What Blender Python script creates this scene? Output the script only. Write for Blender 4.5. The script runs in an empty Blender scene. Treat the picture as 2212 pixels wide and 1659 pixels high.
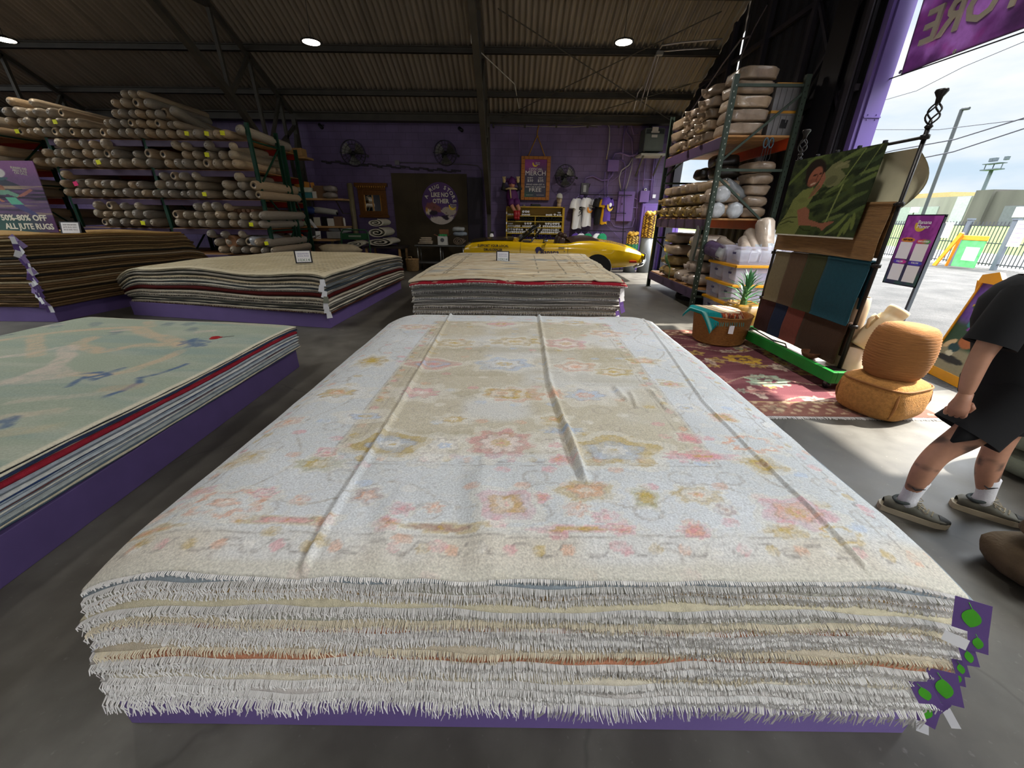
import bpy, bmesh, math, random
import numpy as np
from mathutils import Vector, Matrix
SC = bpy.context.scene
COL = SC.collection
RD = random.Random(11)
NP = np.random.default_rng(5)
PI = math.pi

# ---------------------------------------------------------------- camera
CAM_H = 1.62
F_PX, CX, CY = 831.0, 1106.0, 829.5
_p, _r = math.radians(23.4), math.radians(0.7)
FW = np.array([0, math.cos(_p), -math.sin(_p)])
_up0 = np.cross(np.array([1.0, 0, 0]), FW)
RT = np.array([1.0, 0, 0]) * math.cos(_r) + _up0 * math.sin(_r)
UP = np.cross(RT, FW)
cam_d = bpy.data.cameras.new('camera')
cam_d.sensor_width = 36.0
cam_d.lens = F_PX / 2212 * 36.0
cam_d.clip_start, cam_d.clip_end = 0.05, 600
cam = bpy.data.objects.new('camera', cam_d)
COL.objects.link(cam)
cam.matrix_world = Matrix(((RT[0], UP[0], -FW[0], 0), (RT[1], UP[1], -FW[1], 0), (RT[2], UP[2], -FW[2], CAM_H), (0, 0, 0, 1)))
SC.camera = cam

def _ray(x, y): return FW + RT * ((x - CX) / F_PX) - UP * ((y - CY) / F_PX)
def at_z(x, y, Z=0.0):
 d = _ray(x, y); t = (Z - CAM_H) / d[2]; return Vector((d[0] * t, d[1] * t, Z))
def at_y(x, y, Y):
 d = _ray(x, y); t = Y / d[1]; return Vector((d[0] * t, Y, CAM_H + d[2] * t))
def at_x(x, y, X):
 d = _ray(x, y); t = X / d[0]; return Vector((X, d[1] * t, CAM_H + d[2] * t))

# ---------------------------------------------------------------- colour and materials
def lin(c):
 c = np.asarray(c, float)
 return np.where(c <= 0.04045, c / 12.92, ((c + 0.055) / 1.055) ** 2.4)
def hx(s):
 s = s.lstrip('#'); return tuple(lin([int(s[i:i + 2], 16) / 255 for i in (0, 2, 4)]))
MATS = {}
def mat(name, col, rough=0.75, metal=0.0, var=0.12, scale=6.0, bump=0.0, bscale=60.0, coat=0.0, spec=0.4, alpha=1.0, stretch=None, emit=0.0):
 if name in MATS: return MATS[name]
 m = bpy.data.materials.new(name); m.use_nodes = True
 nt = m.node_tree; b = nt.nodes['Principled BSDF']
 if isinstance(col, str): col = hx(col)
 tc = nt.nodes.new('ShaderNodeTexCoord')
 mp = nt.nodes.new('ShaderNodeMapping'); nt.links.new(tc.outputs['Object'], mp.inputs[0])
 if stretch: mp.inputs['Scale'].default_value = stretch
 n = nt.nodes.new('ShaderNodeTexNoise'); n.inputs['Scale'].default_value = scale; n.inputs['Detail'].default_value = 5
 nt.links.new(mp.outputs[0], n.inputs['Vector'])
 mx = nt.nodes.new('ShaderNodeMix'); mx.data_type = 'RGBA'
 nt.links.new(n.outputs['Fac'], mx.inputs[0])
 mx.inputs[6].default_value = (*[max(0, c * (1 - 2 * var)) for c in col], 1)
 mx.inputs[7].default_value = (*[min(1, c * (1 + 2 * var)) for c in col], 1)
 nt.links.new(mx.outputs[2], b.inputs['Base Color'])
 b.inputs['Roughness'].default_value = rough; b.inputs['Metallic'].default_value = metal
 b.inputs['Specular IOR Level'].default_value = spec
 b.inputs['Coat Weight'].default_value = coat; b.inputs['Coat Roughness'].default_value = 0.08
 b.inputs['Alpha'].default_value = alpha
 if emit:
  b.inputs['Emission Color'].default_value = (*col, 1); b.inputs['Emission Strength'].default_value = emit
 if bump:
  n2 = nt.nodes.new('ShaderNodeTexNoise'); n2.inputs['Scale'].default_value = bscale; n2.inputs['Detail'].default_value = 4
  nt.links.new(mp.outputs[0], n2.inputs['Vector'])
  bp = nt.nodes.new('ShaderNodeBump'); bp.inputs['Strength'].default_value = bump; bp.inputs['Distance'].default_value = 0.01
  nt.links.new(n2.outputs['Fac'], bp.inputs['Height']); nt.links.new(bp.outputs[0], b.inputs['Normal'])
 MATS[name] = m
 return m
def mat_attr(name, rough=0.85, bump=0.0, bscale=200.0, var=0.1, scale=150.0, stretch=None, spec=0.3, coat=0.0, emit=0.0, wave=0.0):
 """the colours painted on the mesh (its own pattern), broken up by fine noise"""
 if name in MATS: return MATS[name]
 m = bpy.data.materials.new(name); m.use_nodes = True
 nt = m.node_tree; b = nt.nodes['Principled BSDF']
 at = nt.nodes.new('ShaderNodeAttribute'); at.attribute_name = 'Col'
 tc = nt.nodes.new('ShaderNodeTexCoord'); mp = nt.nodes.new('ShaderNodeMapping')
 nt.links.new(tc.outputs['Object'], mp.inputs[0])
 if stretch: mp.inputs['Scale'].default_value = stretch
 n = nt.nodes.new('ShaderNodeTexNoise'); n.inputs['Scale'].default_value = scale; n.inputs['Detail'].default_value = 3
 nt.links.new(mp.outputs[0], n.inputs['Vector'])
 mr = nt.nodes.new('ShaderNodeMapRange'); mr.inputs[1].default_value = 0.3; mr.inputs[2].default_value = 0.7
 mr.inputs[3].default_value = 1 - var; mr.inputs[4].default_value = 1 + var
 nt.links.new(n.outputs['Fac'], mr.inputs[0])
 mx = nt.nodes.new('ShaderNodeVectorMath'); mx.operation = 'SCALE'
 nt.links.new(at.outputs['Color'], mx.inputs[0]); nt.links.new(mr.outputs[0], mx.inputs['Scale'])
 nt.links.new(mx.outputs[0], b.inputs['Base Color'])
 b.inputs['Roughness'].default_value = rough; b.inputs['Specular IOR Level'].default_value = spec
 b.inputs['Coat Weight'].default_value = coat
 if bump:
  n2 = nt.nodes.new('ShaderNodeTexNoise'); n2.inputs['Scale'].default_value = bscale; n2.inputs['Detail'].default_value = 2
  nt.links.new(mp.outputs[0], n2.inputs['Vector'])
  bp = nt.nodes.new('ShaderNodeBump'); bp.inputs['Strength'].default_value = bump; bp.inputs['Distance'].default_value = 0.006
  nt.links.new(n2.outputs['Fac'], bp.inputs['Height']); nt.links.new(bp.outputs[0], b.inputs['Normal'])
 MATS[name] = m
 return m
def mat_see(name, col, alpha=0.35, rough=0.15):
 if name in MATS: return MATS[name]
 m = mat(name, col, rough=rough, var=0.04, spec=0.6)
 m.node_tree.nodes['Principled BSDF'].inputs['Alpha'].default_value = alpha
 return m

# ---------------------------------------------------------------- mesh building
_bev = {}
def _bevbox(d, b):
 key = (round(d[0], 4), round(d[1], 4), round(d[2], 4), round(b, 4))
 if key not in _bev:
  bm = bmesh.new(); bmesh.ops.create_cube(bm, size=1)
  for v in bm.verts: v.co = Vector((v.co.x * d[0], v.co.y * d[1], v.co.z * d[2]))
  bmesh.ops.bevel(bm, geom=bm.edges[:], offset=b, segments=2, profile=0.5, affect='EDGES')
  bm.verts.index_update()
  _bev[key] = ([tuple(v.co) for v in bm.verts], [tuple(v.index for v in f.verts) for f in bm.faces])
  bm.free()
 return _bev[key]
def RZ(a): return Matrix.Rotation(a, 3, 'Z')
def RX(a): return Matrix.Rotation(a, 3, 'X')
def RY(a): return Matrix.Rotation(a, 3, 'Y')
class MB:
 def __init__(s): s.v = []; s.f = []; s.mi = []
 def add(s, v, f, mi=0):
  n = len(s.v); s.v.extend(tuple(p) for p in v); s.f.extend(tuple(n + i for i in q) for q in f); s.mi.extend([mi] * len(f)); return s
 def box(s, c, d, bev=0.0, rot=None, mi=0):
  if bev > 0: v, f = _bevbox(d, min(bev, min(d) * 0.45))
  else:
   v = [(x * d[0] / 2, y * d[1] / 2, z * d[2] / 2) for x in (-1, 1) for y in (-1, 1) for z in (-1, 1)]
   f = [(0, 1, 3, 2), (4, 6, 7, 5), (0, 4, 5, 1), (2, 3, 7, 6), (0, 2, 6, 4), (1, 5, 7, 3)]
  c = Vector(c)
  s.add([(rot @ Vector(p) if rot else Vector(p)) + c for p in v], f, mi); return s
 def span(s, lo, hi, bev=0.0, mi=0):
  return s.box([(a + b) / 2 for a, b in zip(lo, hi)], [abs(b - a) for a, b in zip(lo, hi)], bev, None, mi)
 def bar(s, a, b, w, h, bev=0.0, mi=0, up=(0, 0, 1)):
  a, b = Vector(a), Vector(b); d = (b - a); L = d.length; y = d.normalized()
  x = y.cross(Vector(up))
  if x.length < 1e-4: x = y.cross(Vector((1, 0, 0)))
  x.normalize(); z = x.cross(y)
  M = Matrix((x, y, z)).transposed()
  return s.box((a + b) / 2, (w, L, h), bev, M, mi)
 def tube(s, pts, r, n=8, caps=True, mi=0):
  pts = [Vector(p) for p in pts]; rs = r if hasattr(r, '__len__') else [r] * len(pts)
  t0 = (pts[1] - pts[0]).normalized()
  a = t0.cross(Vector((0, 0, 1)))
  if a.length < 1e-3: a = t0.cross(Vector((1, 0, 0)))
  a.normalize(); v = []; f = []
  for i, p in enumerate(pts):
   t = (pts[min(i + 1, len(pts) - 1)] - pts[max(i - 1, 0)])
   t = t.normalized() if t.length > 1e-9 else t0
   a = (a - t * a.dot(t)); a.normalize(); b = t.cross(a)
   for k in range(n):
    w = 2 * PI * k / n; v.append(p + (a * math.cos(w) + b * math.sin(w)) * rs[i])
  for i in range(len(pts) - 1):
   for k in range(n):
    k2 = (k + 1) % n; f.append((i * n + k, i * n + k2, (i + 1) * n + k2, (i + 1) * n + k))
  if caps:
   f.append(tuple(range(n - 1, -1, -1))); f.append(tuple((len(pts) - 1) * n + k for k in range(n)))
  return s.add(v, f, mi)
 def lathe(s, prof, n=24, c=(0, 0, 0), rot=None, sx=1.0, sy=1.0, mi=0, wob=None):
  v = []; f = []; c = Vector(c)
  for i, (r, z) in enumerate(prof):
   for k in range(n):
    w = 2 * PI * k / n; q = r * (wob(w, z) if wob else 1)
    p = Vector((q * math.cos(w) * sx, q * math.sin(w) * sy, z))
    v.append((rot @ p if rot else p) + c)
  for i in range(len(prof) - 1):
   for k in range(n):
    k2 = (k + 1) % n; f.append((i * n + k, i * n + k2, (i + 1) * n + k2, (i + 1) * n + k))
  if prof[0][0] > 1e-6: f.append(tuple(range(n - 1, -1, -1)))
  if prof[-1][0] > 1e-6: f.append(tuple((len(prof) - 1) * n + k for k in range(n)))
  return s.add(v, f, mi)
 def prism(s, poly, h, M=None, o=(0, 0, 0), mi=0):
  """polygon in local xy, extruded 0..h along local z; M maps local axes to the world"""
  n = len(poly); o = Vector(o); v = []
  for z in (0, h):
   for x, y in poly:
    p = Vector((x, y, z)); v.append((M @ p if M else p) + o)
  f = [tuple(range(n - 1, -1, -1)), tuple(range(n, 2 * n))] + [(i, (i + 1) % n, n + (i + 1) % n, n + i) for i in range(n)]
  return s.add(v, f, mi)
 def grid(s, P, mi=0, close=False):
  P = np.asarray(P, float); nu, nv = P.shape[:2]
  f = [(i * nv + j, (i + 1) * nv + j, (i + 1) * nv + j + 1, i * nv + j + 1) for i in range(nu - 1) for j in range(nv - 1)]
  return s.add(P.reshape(-1, 3).tolist(), f, mi)
 def blob(s, c, rad, n=16, m=10, e=1.0, noise=0.0, rot=None, seed=0, mi=0):
  """superellipsoid, lumpy by NOISE; e < 1 is boxier"""
  rr = np.random.default_rng(seed); ph = rr.uniform(0, 6.28, 6)
  v = []; f = []; c = Vector(c)
  sg = lambda q: math.copysign(abs(q) ** e, q)
  for i in range(m + 1):
   la = -PI / 2 + PI * i / m
   for k in range(n):
    lo = 2 * PI * k / n
    p = Vector((sg(math.cos(la)) * sg(math.cos(lo)), sg(math.cos(la)) * sg(math.sin(lo)), sg(math.sin(la))))
    q = 1 + noise * (math.sin(3 * lo + ph[0] + 2 * la) + math.sin(5 * lo + ph[1]) * math.cos(2 * la + ph[2]) + 0.6 * math.sin(7 * la + ph[3] + lo)) / 2
    p = Vector((p.x * rad[0] * q, p.y * rad[1] * q, p.z * rad[2] * q))
    v.append((rot @ p if rot else p) + c)
  for i in range(m):
   for k in range(n):
    k2 = (k + 1) % n; f.append((i * n + k, i * n + k2, (i + 1) * n + k2, (i + 1) * n + k))
  return s.add(v, f, mi)
 def build(s, name, m, parent=None, smooth=False, weld=False):
  me = bpy.data.meshes.new(name); me.from_pydata([tuple(p) for p in s.v], [], s.f); me.update()
  ms = m if isinstance(m, (list, tuple)) else [m]
  for q in ms: me.materials.append(q)
  if len(ms) > 1: me.polygons.foreach_set('material_index', s.mi)
  if smooth: me.shade_smooth()
  if weld or len(s.f) < 30000:
   bm = bmesh.new(); bm.from_mesh(me)
   if weld: bmesh.ops.remove_doubles(bm, verts=bm.verts[:], dist=1e-5)
   bmesh.ops.recalc_face_normals(bm, faces=bm.faces[:]); bm.to_mesh(me); bm.free()
  o = bpy.data.objects.new(name, me); COL.objects.link(o)
  if parent is not None: o.parent = parent
  return o
def smooth_angle(o, a=40):
 """smooth shading that keeps edges sharper than A degrees"""
 me = o.data; me.shade_smooth()
 bm = bmesh.new(); bm.from_mesh(me)
 for e in bm.edges:
  if len(e.link_faces) == 2 and e.calc_face_angle(0) > math.radians(a): e.smooth = False
 bm.to_mesh(me); bm.free(); return o
def colors(o, rgb):
 """per-vertex pattern colours (linear)"""
 at = o.data.color_attributes.new('Col', 'FLOAT_COLOR', 'POINT')
 a = np.ones((len(o.data.vertices), 4)); a[:, :3] = np.clip(np.asarray(rgb).reshape(-1, 3), 0, 1)
 at.data.foreach_set('color', a.ravel()); return o
def tag(o, label, cat, group=None):
 o['label'] = label; o['category'] = cat
 if group: o['group'] = group
 return o
def thing(name, label, cat, loc=(0, 0, 0), rz=0.0, group=None):
 o = bpy.data.objects.new(name, None); COL.objects.link(o)
 o.location = loc; o.rotation_euler = (0, 0, rz); o.empty_display_size = 0.1
 return tag(o, label, cat, group)
def struct(o): o['kind'] = 'structure'; return o
def dup(root, loc=None, rz=None, label=None, group=None):
 r = root.copy(); COL.objects.link(r)
 if loc is not None: r.location = loc
 if rz is not None: r.rotation_euler = (0, 0, rz)
 if label: r['label'] = label
 if group: r['group'] = group
 for ch in list(root.children):
  c = ch.copy(); COL.objects.link(c); c.parent = r
  for g in list(ch.children):
   d = g.copy(); COL.objects.link(d); d.parent = c
 return r
def letters(name, s, size, m, parent, M, o, depth=0.0015, align='CENTER', bold=0.0, width=None):
 """lettering as a mesh: local x right, local y up, M (3x3) and O place it"""
 cu = bpy.data.curves.new(name, 'FONT'); cu.body = s; cu.size = size; cu.extrude = depth; cu.align_x = align
 cu.offset = bold; cu.resolution_u = 2
 t = bpy.data.objects.new(name, cu); COL.objects.link(t)
 dg = bpy.context.evaluated_depsgraph_get(); dg.update()
 me = bpy.data.meshes.new_from_object(t.evaluated_get(dg))
 bpy.data.objects.remove(t); bpy.data.curves.remove(cu)
 k = 1.0
 if width and len(me.vertices):
  xs = [v.co.x for v in me.vertices]; k = width / max(1e-6, max(xs) - min(xs))
 for v in me.vertices: v.co = M @ Vector((v.co.x * k, v.co.y, v.co.z)) + Vector(o)
 me.materials.clear(); me.materials.append(m)
 ob = bpy.data.objects.new(name, me); COL.objects.link(ob)
 if parent is not None: ob.parent = parent
 return ob
ORD = ['zeroth', 'first', 'second', 'third', 'fourth', 'fifth', 'sixth', 'seventh', 'eighth', 'ninth', 'tenth', 'eleventh', 'twelfth', 'thirteenth', 'fourteenth',
    'fifteenth', 'sixteenth', 'seventeenth', 'eighteenth', 'nineteenth', 'twentieth'] + ['twenty-' + w for w in 'first second third fourth fifth sixth seventh eighth ninth'.split()] + ['thirtieth'] + ['thirty-' + w for w in 'first second third fourth fifth sixth'.split()]
# the basis of a panel: local x to the right, local y up, local z out of the panel towards us
def face_to(ang, tilt=0.0):
 """panel facing direction ANG (0 = towards -y, the camera side; positive turns it to +x), leaning back by TILT"""
 return RZ(ang) @ RX(PI / 2 - tilt)

# ---------------------------------------------------------------- painting in numpy
def vnoise(u, v, s, seed=0):
 r = np.random.default_rng(seed); G = r.random((256, 256))
 x, y = u * s + 1000.13, v * s + 1000.37
 xi, yi = np.floor(x).astype(int), np.floor(y).astype(int); fx, fy = x - xi, y - yi
 fx, fy = fx * fx * (3 - 2 * fx), fy * fy * (3 - 2 * fy)
 g = lambda a, b: G[a % 256, b % 256]
 return (g(xi, yi) * (1 - fx) + g(xi + 1, yi) * fx) * (1 - fy) + (g(xi, yi + 1) * (1 - fx) + g(xi + 1, yi + 1) * fx) * fy
def fbm(u, v, s, seed=0, o=3):
 return sum(vnoise(u, v, s * 2 ** k, seed + k) / 2 ** k for k in range(o)) / sum(1 / 2 ** k for k in range(o))
def ss(a, b, x): t = np.clip((x - a) / (b - a + 1e-12), 0, 1); return t * t * (3 - 2 * t)
def mixc(C, c, m):
 m = np.clip(m, 0, 1)[..., None]; return C * (1 - m) + np.asarray(c if not isinstance(c, str) else hx(c)) * m
def inpoly(u, v, P):
 r = np.zeros(u.shape, bool); n = len(P)
 for i in range(n):
  (x1, y1), (x2, y2) = P[i], P[(i + 1) % n]
  if y1 == y2: continue
  c = ((y1 > v) != (y2 > v)) & (u < (x2 - x1) * (v - y1) / (y2 - y1) + x1); r ^= c
 return r.astype(float)
def ell(u, v, cx, cy, rx, ry, a=0.0, soft=0.08):
 ca, sa = math.cos(a), math.sin(a); x, y = (u - cx) * ca + (v - cy) * sa, -(u - cx) * sa + (v - cy) * ca
 return 1 - ss(1 - soft, 1 + soft, np.sqrt((x / rx) ** 2 + (y / ry) ** 2))
def seg(u, v, x1, y1, x2, y2, w):
 dx, dy = x2 - x1, y2 - y1; t = np.clip(((u - x1) * dx + (v - y1) * dy) / (dx * dx + dy * dy + 1e-12), 0, 1)
 d = np.hypot(u - x1 - t * dx, v - y1 - t * dy); return 1 - ss(w * 0.7, w * 1.3, d)
def polyl(u, v, pts, w):
 m = np.zeros(u.shape)
 for (a, b), (c, d) in zip(pts[:-1], pts[1:]): m = np.maximum(m, seg(u, v, a, b, c, d, w))
 return m
def panel(name, w, h, nu, nv, paint, m, parent, M, o, thick=0.004, curve=None):
 """painted panel: local x right 0..w, local y up 0..h, a real sheet with thickness; paint(u, v) in 0..1 gives linear rgb"""
 U, V = np.meshgrid(np.linspace(0, 1, nu), np.linspace(0, 1, nv), indexing='ij')
 Z = curve(U, V) if curve else np.zeros_like(U)
 Mn = np.array(M); o = np.array(o)
 front = np.stack([U * w, V * h, Z + thick], -1) @ Mn.T + o
 back = np.stack([U * w, V * h, Z], -1) @ Mn.T + o
 b = MB(); b.grid(front); n0 = nu * nv
 b.grid(back[::-1])
 idx = lambda i, j: i * nv + j
 bk = lambda i, j: n0 + (nu - 1 - i) * nv + j
 for i in range(nu - 1):
  b.f.append((idx(i, 0), idx(i + 1, 0), bk(i + 1, 0), bk(i, 0))); b.f.append((idx(i, nv - 1), bk(i, nv - 1), bk(i + 1, nv - 1), idx(i + 1, nv - 1)))
 for j in range(nv - 1):
  b.f.append((idx(0, j), bk(0, j), bk(0, j + 1), idx(0, j + 1))); b.f.append((idx(nu - 1, j), idx(nu - 1, j + 1), bk(nu - 1, j + 1), bk(nu - 1, j)))
 b.mi = [0] * len(b.f)
 ob = b.build(name, m, parent, smooth=False)
 C = paint(U, V); colors(ob, np.concatenate([C.reshape(-1, 3), C[::-1].reshape(-1, 3)])); return ob
# ================================================================ the setting
XW, YB = 5.0, 14.0                      # right wall, back wall
KB = YB / 13.4; ZE = 1.62 + 2.63 * KB   # eave height
SL = math.tan(math.radians(26)); YR = 2.0; ZR = ZE + (YB - YR) * SL
XL, YF = -16.0, -9.4
def roof_z(y): return ZE + (YB - y) * SL if y > YR else ZR - (YR - y) * SL
# ---- floor: worn dark concrete slab
def floor_mat():
 m = bpy.data.materials.new('worn_concrete'); m.use_nodes = True; nt = m.node_tree; b = nt.nodes['Principled BSDF']
 tc = nt.nodes.new('ShaderNodeTexCoord'); L = nt.links.new
 def noise(s, d=6, st=None):
  n = nt.nodes.new('ShaderNodeTexNoise'); n.inputs['Scale'].default_value = s; n.inputs['Detail'].default_value = d
  if st:
   mp = nt.nodes.new('ShaderNodeMapping'); mp.inputs['Scale'].default_value = st; L(tc.outputs['Object'], mp.inputs[0]); L(mp.outputs[0], n.inputs['Vector'])
  else: L(tc.outputs['Object'], n.inputs['Vector'])
  return n
 n1 = noise(0.55); n2 = noise(5.0, 8); n3 = noise(38.0, 3)
 r = nt.nodes.new('ShaderNodeValToRGB'); r.color_ramp.elements[0].position = 0.30; r.color_ramp.elements[1].position = 0.72
 r.color_ramp.elements[0].color = (*hx('#39352f'), 1); r.color_ramp.elements[1].color = (*hx('#757269'), 1); L(n1.outputs['Fac'], r.inputs[0])
 r2 = nt.nodes.new('ShaderNodeValToRGB'); r2.color_ramp.elements[0].position = 0.35; r2.color_ramp.elements[1].position = 0.66
 r2.color_ramp.elements[0].color = (0.62, 0.6, 0.58, 1); r2.color_ramp.elements[1].color = (1, 1, 1, 1); L(n2.outputs['Fac'], r2.inputs[0])
 mx = nt.nodes.new('ShaderNodeMix'); mx.data_type = 'RGBA'; mx.blend_type = 'MULTIPLY'; mx.inputs[0].default_value = 1
 L(r.outputs[0], mx.inputs[6]); L(r2.outputs[0], mx.inputs[7])
 r3 = nt.nodes.new('ShaderNodeValToRGB'); r3.color_ramp.elements[0].position = 0.66; r3.color_ramp.elements[1].position = 0.8
 r3.color_ramp.elements[0].color = (0, 0, 0, 1); r3.color_ramp.elements[1].color = (0.35, 0.34, 0.32, 1); L(n3.outputs['Fac'], r3.inputs[0])
 ad = nt.nodes.new('ShaderNodeMix'); ad.data_type = 'RGBA'; ad.blend_type = 'ADD'; ad.inputs[0].default_value = 0.18
 L(mx.outputs[2], ad.inputs[6]); L(r3.outputs[0], ad.inputs[7])
 # hairline cracks and saw-cut joints
 vo = nt.nodes.new('ShaderNodeTexVoronoi'); vo.feature = 'DISTANCE_TO_EDGE'; vo.inputs['Scale'].default_value = 0.42
 nd = noise(1.6, 4); va = nt.nodes.new('ShaderNodeVectorMath'); va.operation = 'MULTIPLY_ADD'
 L(nd.outputs['Color'], va.inputs[0]); va.inputs[1].default_value = (0.5, 0.5, 0); L(tc.outputs['Object'], va.inputs[2]); L(va.outputs[0], vo.inputs['Vector'])
 cr = nt.nodes.new('ShaderNodeMapRange'); cr.inputs[1].default_value = 0.0; cr.inputs[2].default_value = 0.006; cr.inputs[3].default_value = 0.72; cr.inputs[4].default_value = 1
 L(vo.outputs['Distance'], cr.inputs[0])
 fin = nt.nodes.new('ShaderNodeVectorMath'); fin.operation = 'SCALE'; L(ad.outputs[2], fin.inputs[0]); L(cr.outputs[0], fin.inputs['Scale'])
 L(fin.outputs[0], b.inputs['Base Color'])
 rr = nt.nodes.new('ShaderNodeMapRange'); rr.inputs[3].default_value = 0.42; rr.inputs[4].default_value = 0.75; L(n2.outputs['Fac'], rr.inputs[0]); L(rr.outputs[0], b.inputs['Roughness'])
 bp = nt.nodes.new('ShaderNodeBump'); bp.inputs['Strength'].default_value = 0.12; bp.inputs['Distance'].default_value = 0.01
 L(n2.outputs['Fac'], bp.inputs['Height']); L(bp.outputs[0], b.inputs['Normal'])
 return m
M_floor = floor_mat()
b = MB(); b.span((XL, YF, -0.15), (4.62, YB, 0)); b.span((4.62, 6.66, -0.15), (XW + 0.25, 10.8, -0.0)); b.span((4.62, 10.8, -0.15), (6.5, YB, 0))
struct(b.build('floor', M_floor))

# ---- painted block back wall
def block_mat(name, col, sc=1.0):
 m = bpy.data.materials.new(name); m.use_nodes = True; nt = m.node_tree; b = nt.nodes['Principled BSDF']; L = nt.links.new
 tc = nt.nodes.new('ShaderNodeTexCoord'); mp = nt.nodes.new('ShaderNodeMapping'); L(tc.outputs['Object'], mp.inputs[0])
 mp.inputs['Rotation'].default_value = (PI / 2, 0, 0)
 br = nt.nodes.new('ShaderNodeTexBrick'); L(mp.outputs[0], br.inputs['Vector'])
 br.inputs['Scale'].default_value = 1.0; br.inputs['Brick Width'].default_value = 0.4; br.inputs['Row Height'].default_value = 0.2; br.inputs['Mortar Size'].default_value = 0.006
 c = hx(col)
 br.inputs['Color1'].default_value = (*c, 1); br.inputs['Color2'].default_value = (*[x * 0.9 for x in c], 1); br.inputs['Mortar'].default_value = (*[x * 0.62 for x in c], 1)
 n = nt.nodes.new('ShaderNodeTexNoise'); n.inputs['Scale'].default_value = 2.2; n.inputs['Detail'].default_value = 8; L(tc.outputs['Object'], n.inputs['Vector'])
 mr = nt.nodes.new('ShaderNodeMapRange'); mr.inputs[1].default_value = 0.3; mr.inputs[2].default_value = 0.7; mr.inputs[3].default_value = 0.8; mr.inputs[4].default_value = 1.12; L(n.outputs['Fac'], mr.inputs[0])
 vm = nt.nodes.new('ShaderNodeVectorMath'); vm.operation = 'SCALE'; L(br.outputs['Color'], vm.inputs[0]); L(mr.outputs[0], vm.inputs['Scale']); L(vm.outputs[0], b.inputs['Base Color'])
 b.inputs['Roughness'].default_value = 0.6
 bp = nt.nodes.new('ShaderNodeBump'); bp.inputs['Strength'].default_value = 0.5; bp.inputs['Distance'].default_value = 0.008
 iv = nt.nodes.new('ShaderNodeMath'); iv.operation = 'SUBTRACT'; iv.inputs[0].default_value = 1; L(br.outputs['Fac'], iv.inputs[1]); L(iv.outputs[0], bp.inputs['Height']); L(bp.outputs[0], b.inputs['Normal'])
 return m
M_block = block_mat('purple_painted_block', '#63527c')
M_dark = mat('dark_steel_siding', '#1d1b22', rough=0.7, var=0.2, scale=1.5)
M_purp = mat('purple_paint', '#5b4a76', rough=0.45, var=0.06, scale=3)
M_lilac = mat('lilac_painted_steel', '#6f57a0', rough=0.4, var=0.05, scale=3)
b = MB(); b.span((XL, YB, 0), (XW + 0.25, YB + 0.2, ZE + 0.05))
struct(b.build('wall_back', M_block))
b = MB(); b.span((XL - 0.2, YF, 0), (XL, YB, ZE))
struct(b.build('wall_left', M_dark))
# right wall: dark ribbed siding with two large openings (y -7..6.66 in front, 10.8..12.9 at the back)
b = MB()
ZO, ZO2 = 5.6, 3.8
def ribbed(x, y0, y1, z0, z1):
 ys = np.arange(y0, y1 + 1e-6, 0.075); 
 top = lambda y: min(z1, roof_z(y) - 0.02)
 P = [[(x - (0.0 if (k // 2) % 2 else 0.025), y, z) for z in (z0, max(z0 + 0.01, top(y)))] for k, y in enumerate(ys)]
 b.grid(P)
ribbed(XW, 6.66, 10.8, 0, 99); ribbed(XW, 10.8, 13.75, ZO2, 99); ribbed(XW, 13.75, YB, 0, 99)
ribbed(XW, -7.0, 6.66, ZO, 99); ribbed(XW, YF, -7.0, 0, 99); ribbed(XW, -.3, 2.42, 0, 99)
b.span((XW + 0.02, 6.66, 0), (XW + 0.25, 10.8, 5.2)); b.span((XW + 0.02, 13.75, 0), (XW + 0.25, YB, 4.2))
b.span((XW + 0.02, -.3, 0), (XW + 0.25, 2.42, ZO)); b.span((XW + 0.02, -7, ZO), (XW + 0.25, 6.66, 7.2)); b.span((XW + 0.02, 10.8, ZO2), (XW + 0.25, 13.75, 4.2))
struct(b.build('wall_right', M_dark))
b = MB(); b.span((XL, YF - 0.2, 0), (-2.0, YF, ZE + 0.1)); b.span((-2.0, YF - 0.2, 4.0), (XW, YF, ZE + .1))
struct(b.build('wall_front', M_dark))
# purple jamb of the big doorway with its bolted steel channel and the door track
b = MB(); b.span((XW + 0.0, 6.62, 0), (XW + 0.24, 6.655, 5.6), 0.004)
for z in (2.97, 3.03):
 for x in (0.06, 0.18): b.tube([(XW + x, 6.62, z), (XW + x, 6.61, z)], 0.009, 8)
b.span((XW + 0.0, 6.605, 2.99), (XW + 0.24, 6.62, 3.005))
b.span((XW - 0.05, 6.65, 0), (XW + 0.0, 6.75, 5.6), 0.004)
struct(b.build('trim_1', mat('jamb_purple', '#5f4c8a', rough=0.4, var=0.05)))
b = MB(); b.span((XW - 0.14, 6.83, 0), (XW - 0.10, 6.87, 5.4)); b.span((XW - 0.14, 6.97, 0), (XW - 0.08, 7.05, 5.4)); b.span((XW - 0.2, 7.1, 0), (XW - 0.18, 7.55, 5.2))
struct(b.build('trim_2', mat('dark_door_track', '#15131a', rough=0.5, metal=0.3)))
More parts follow.
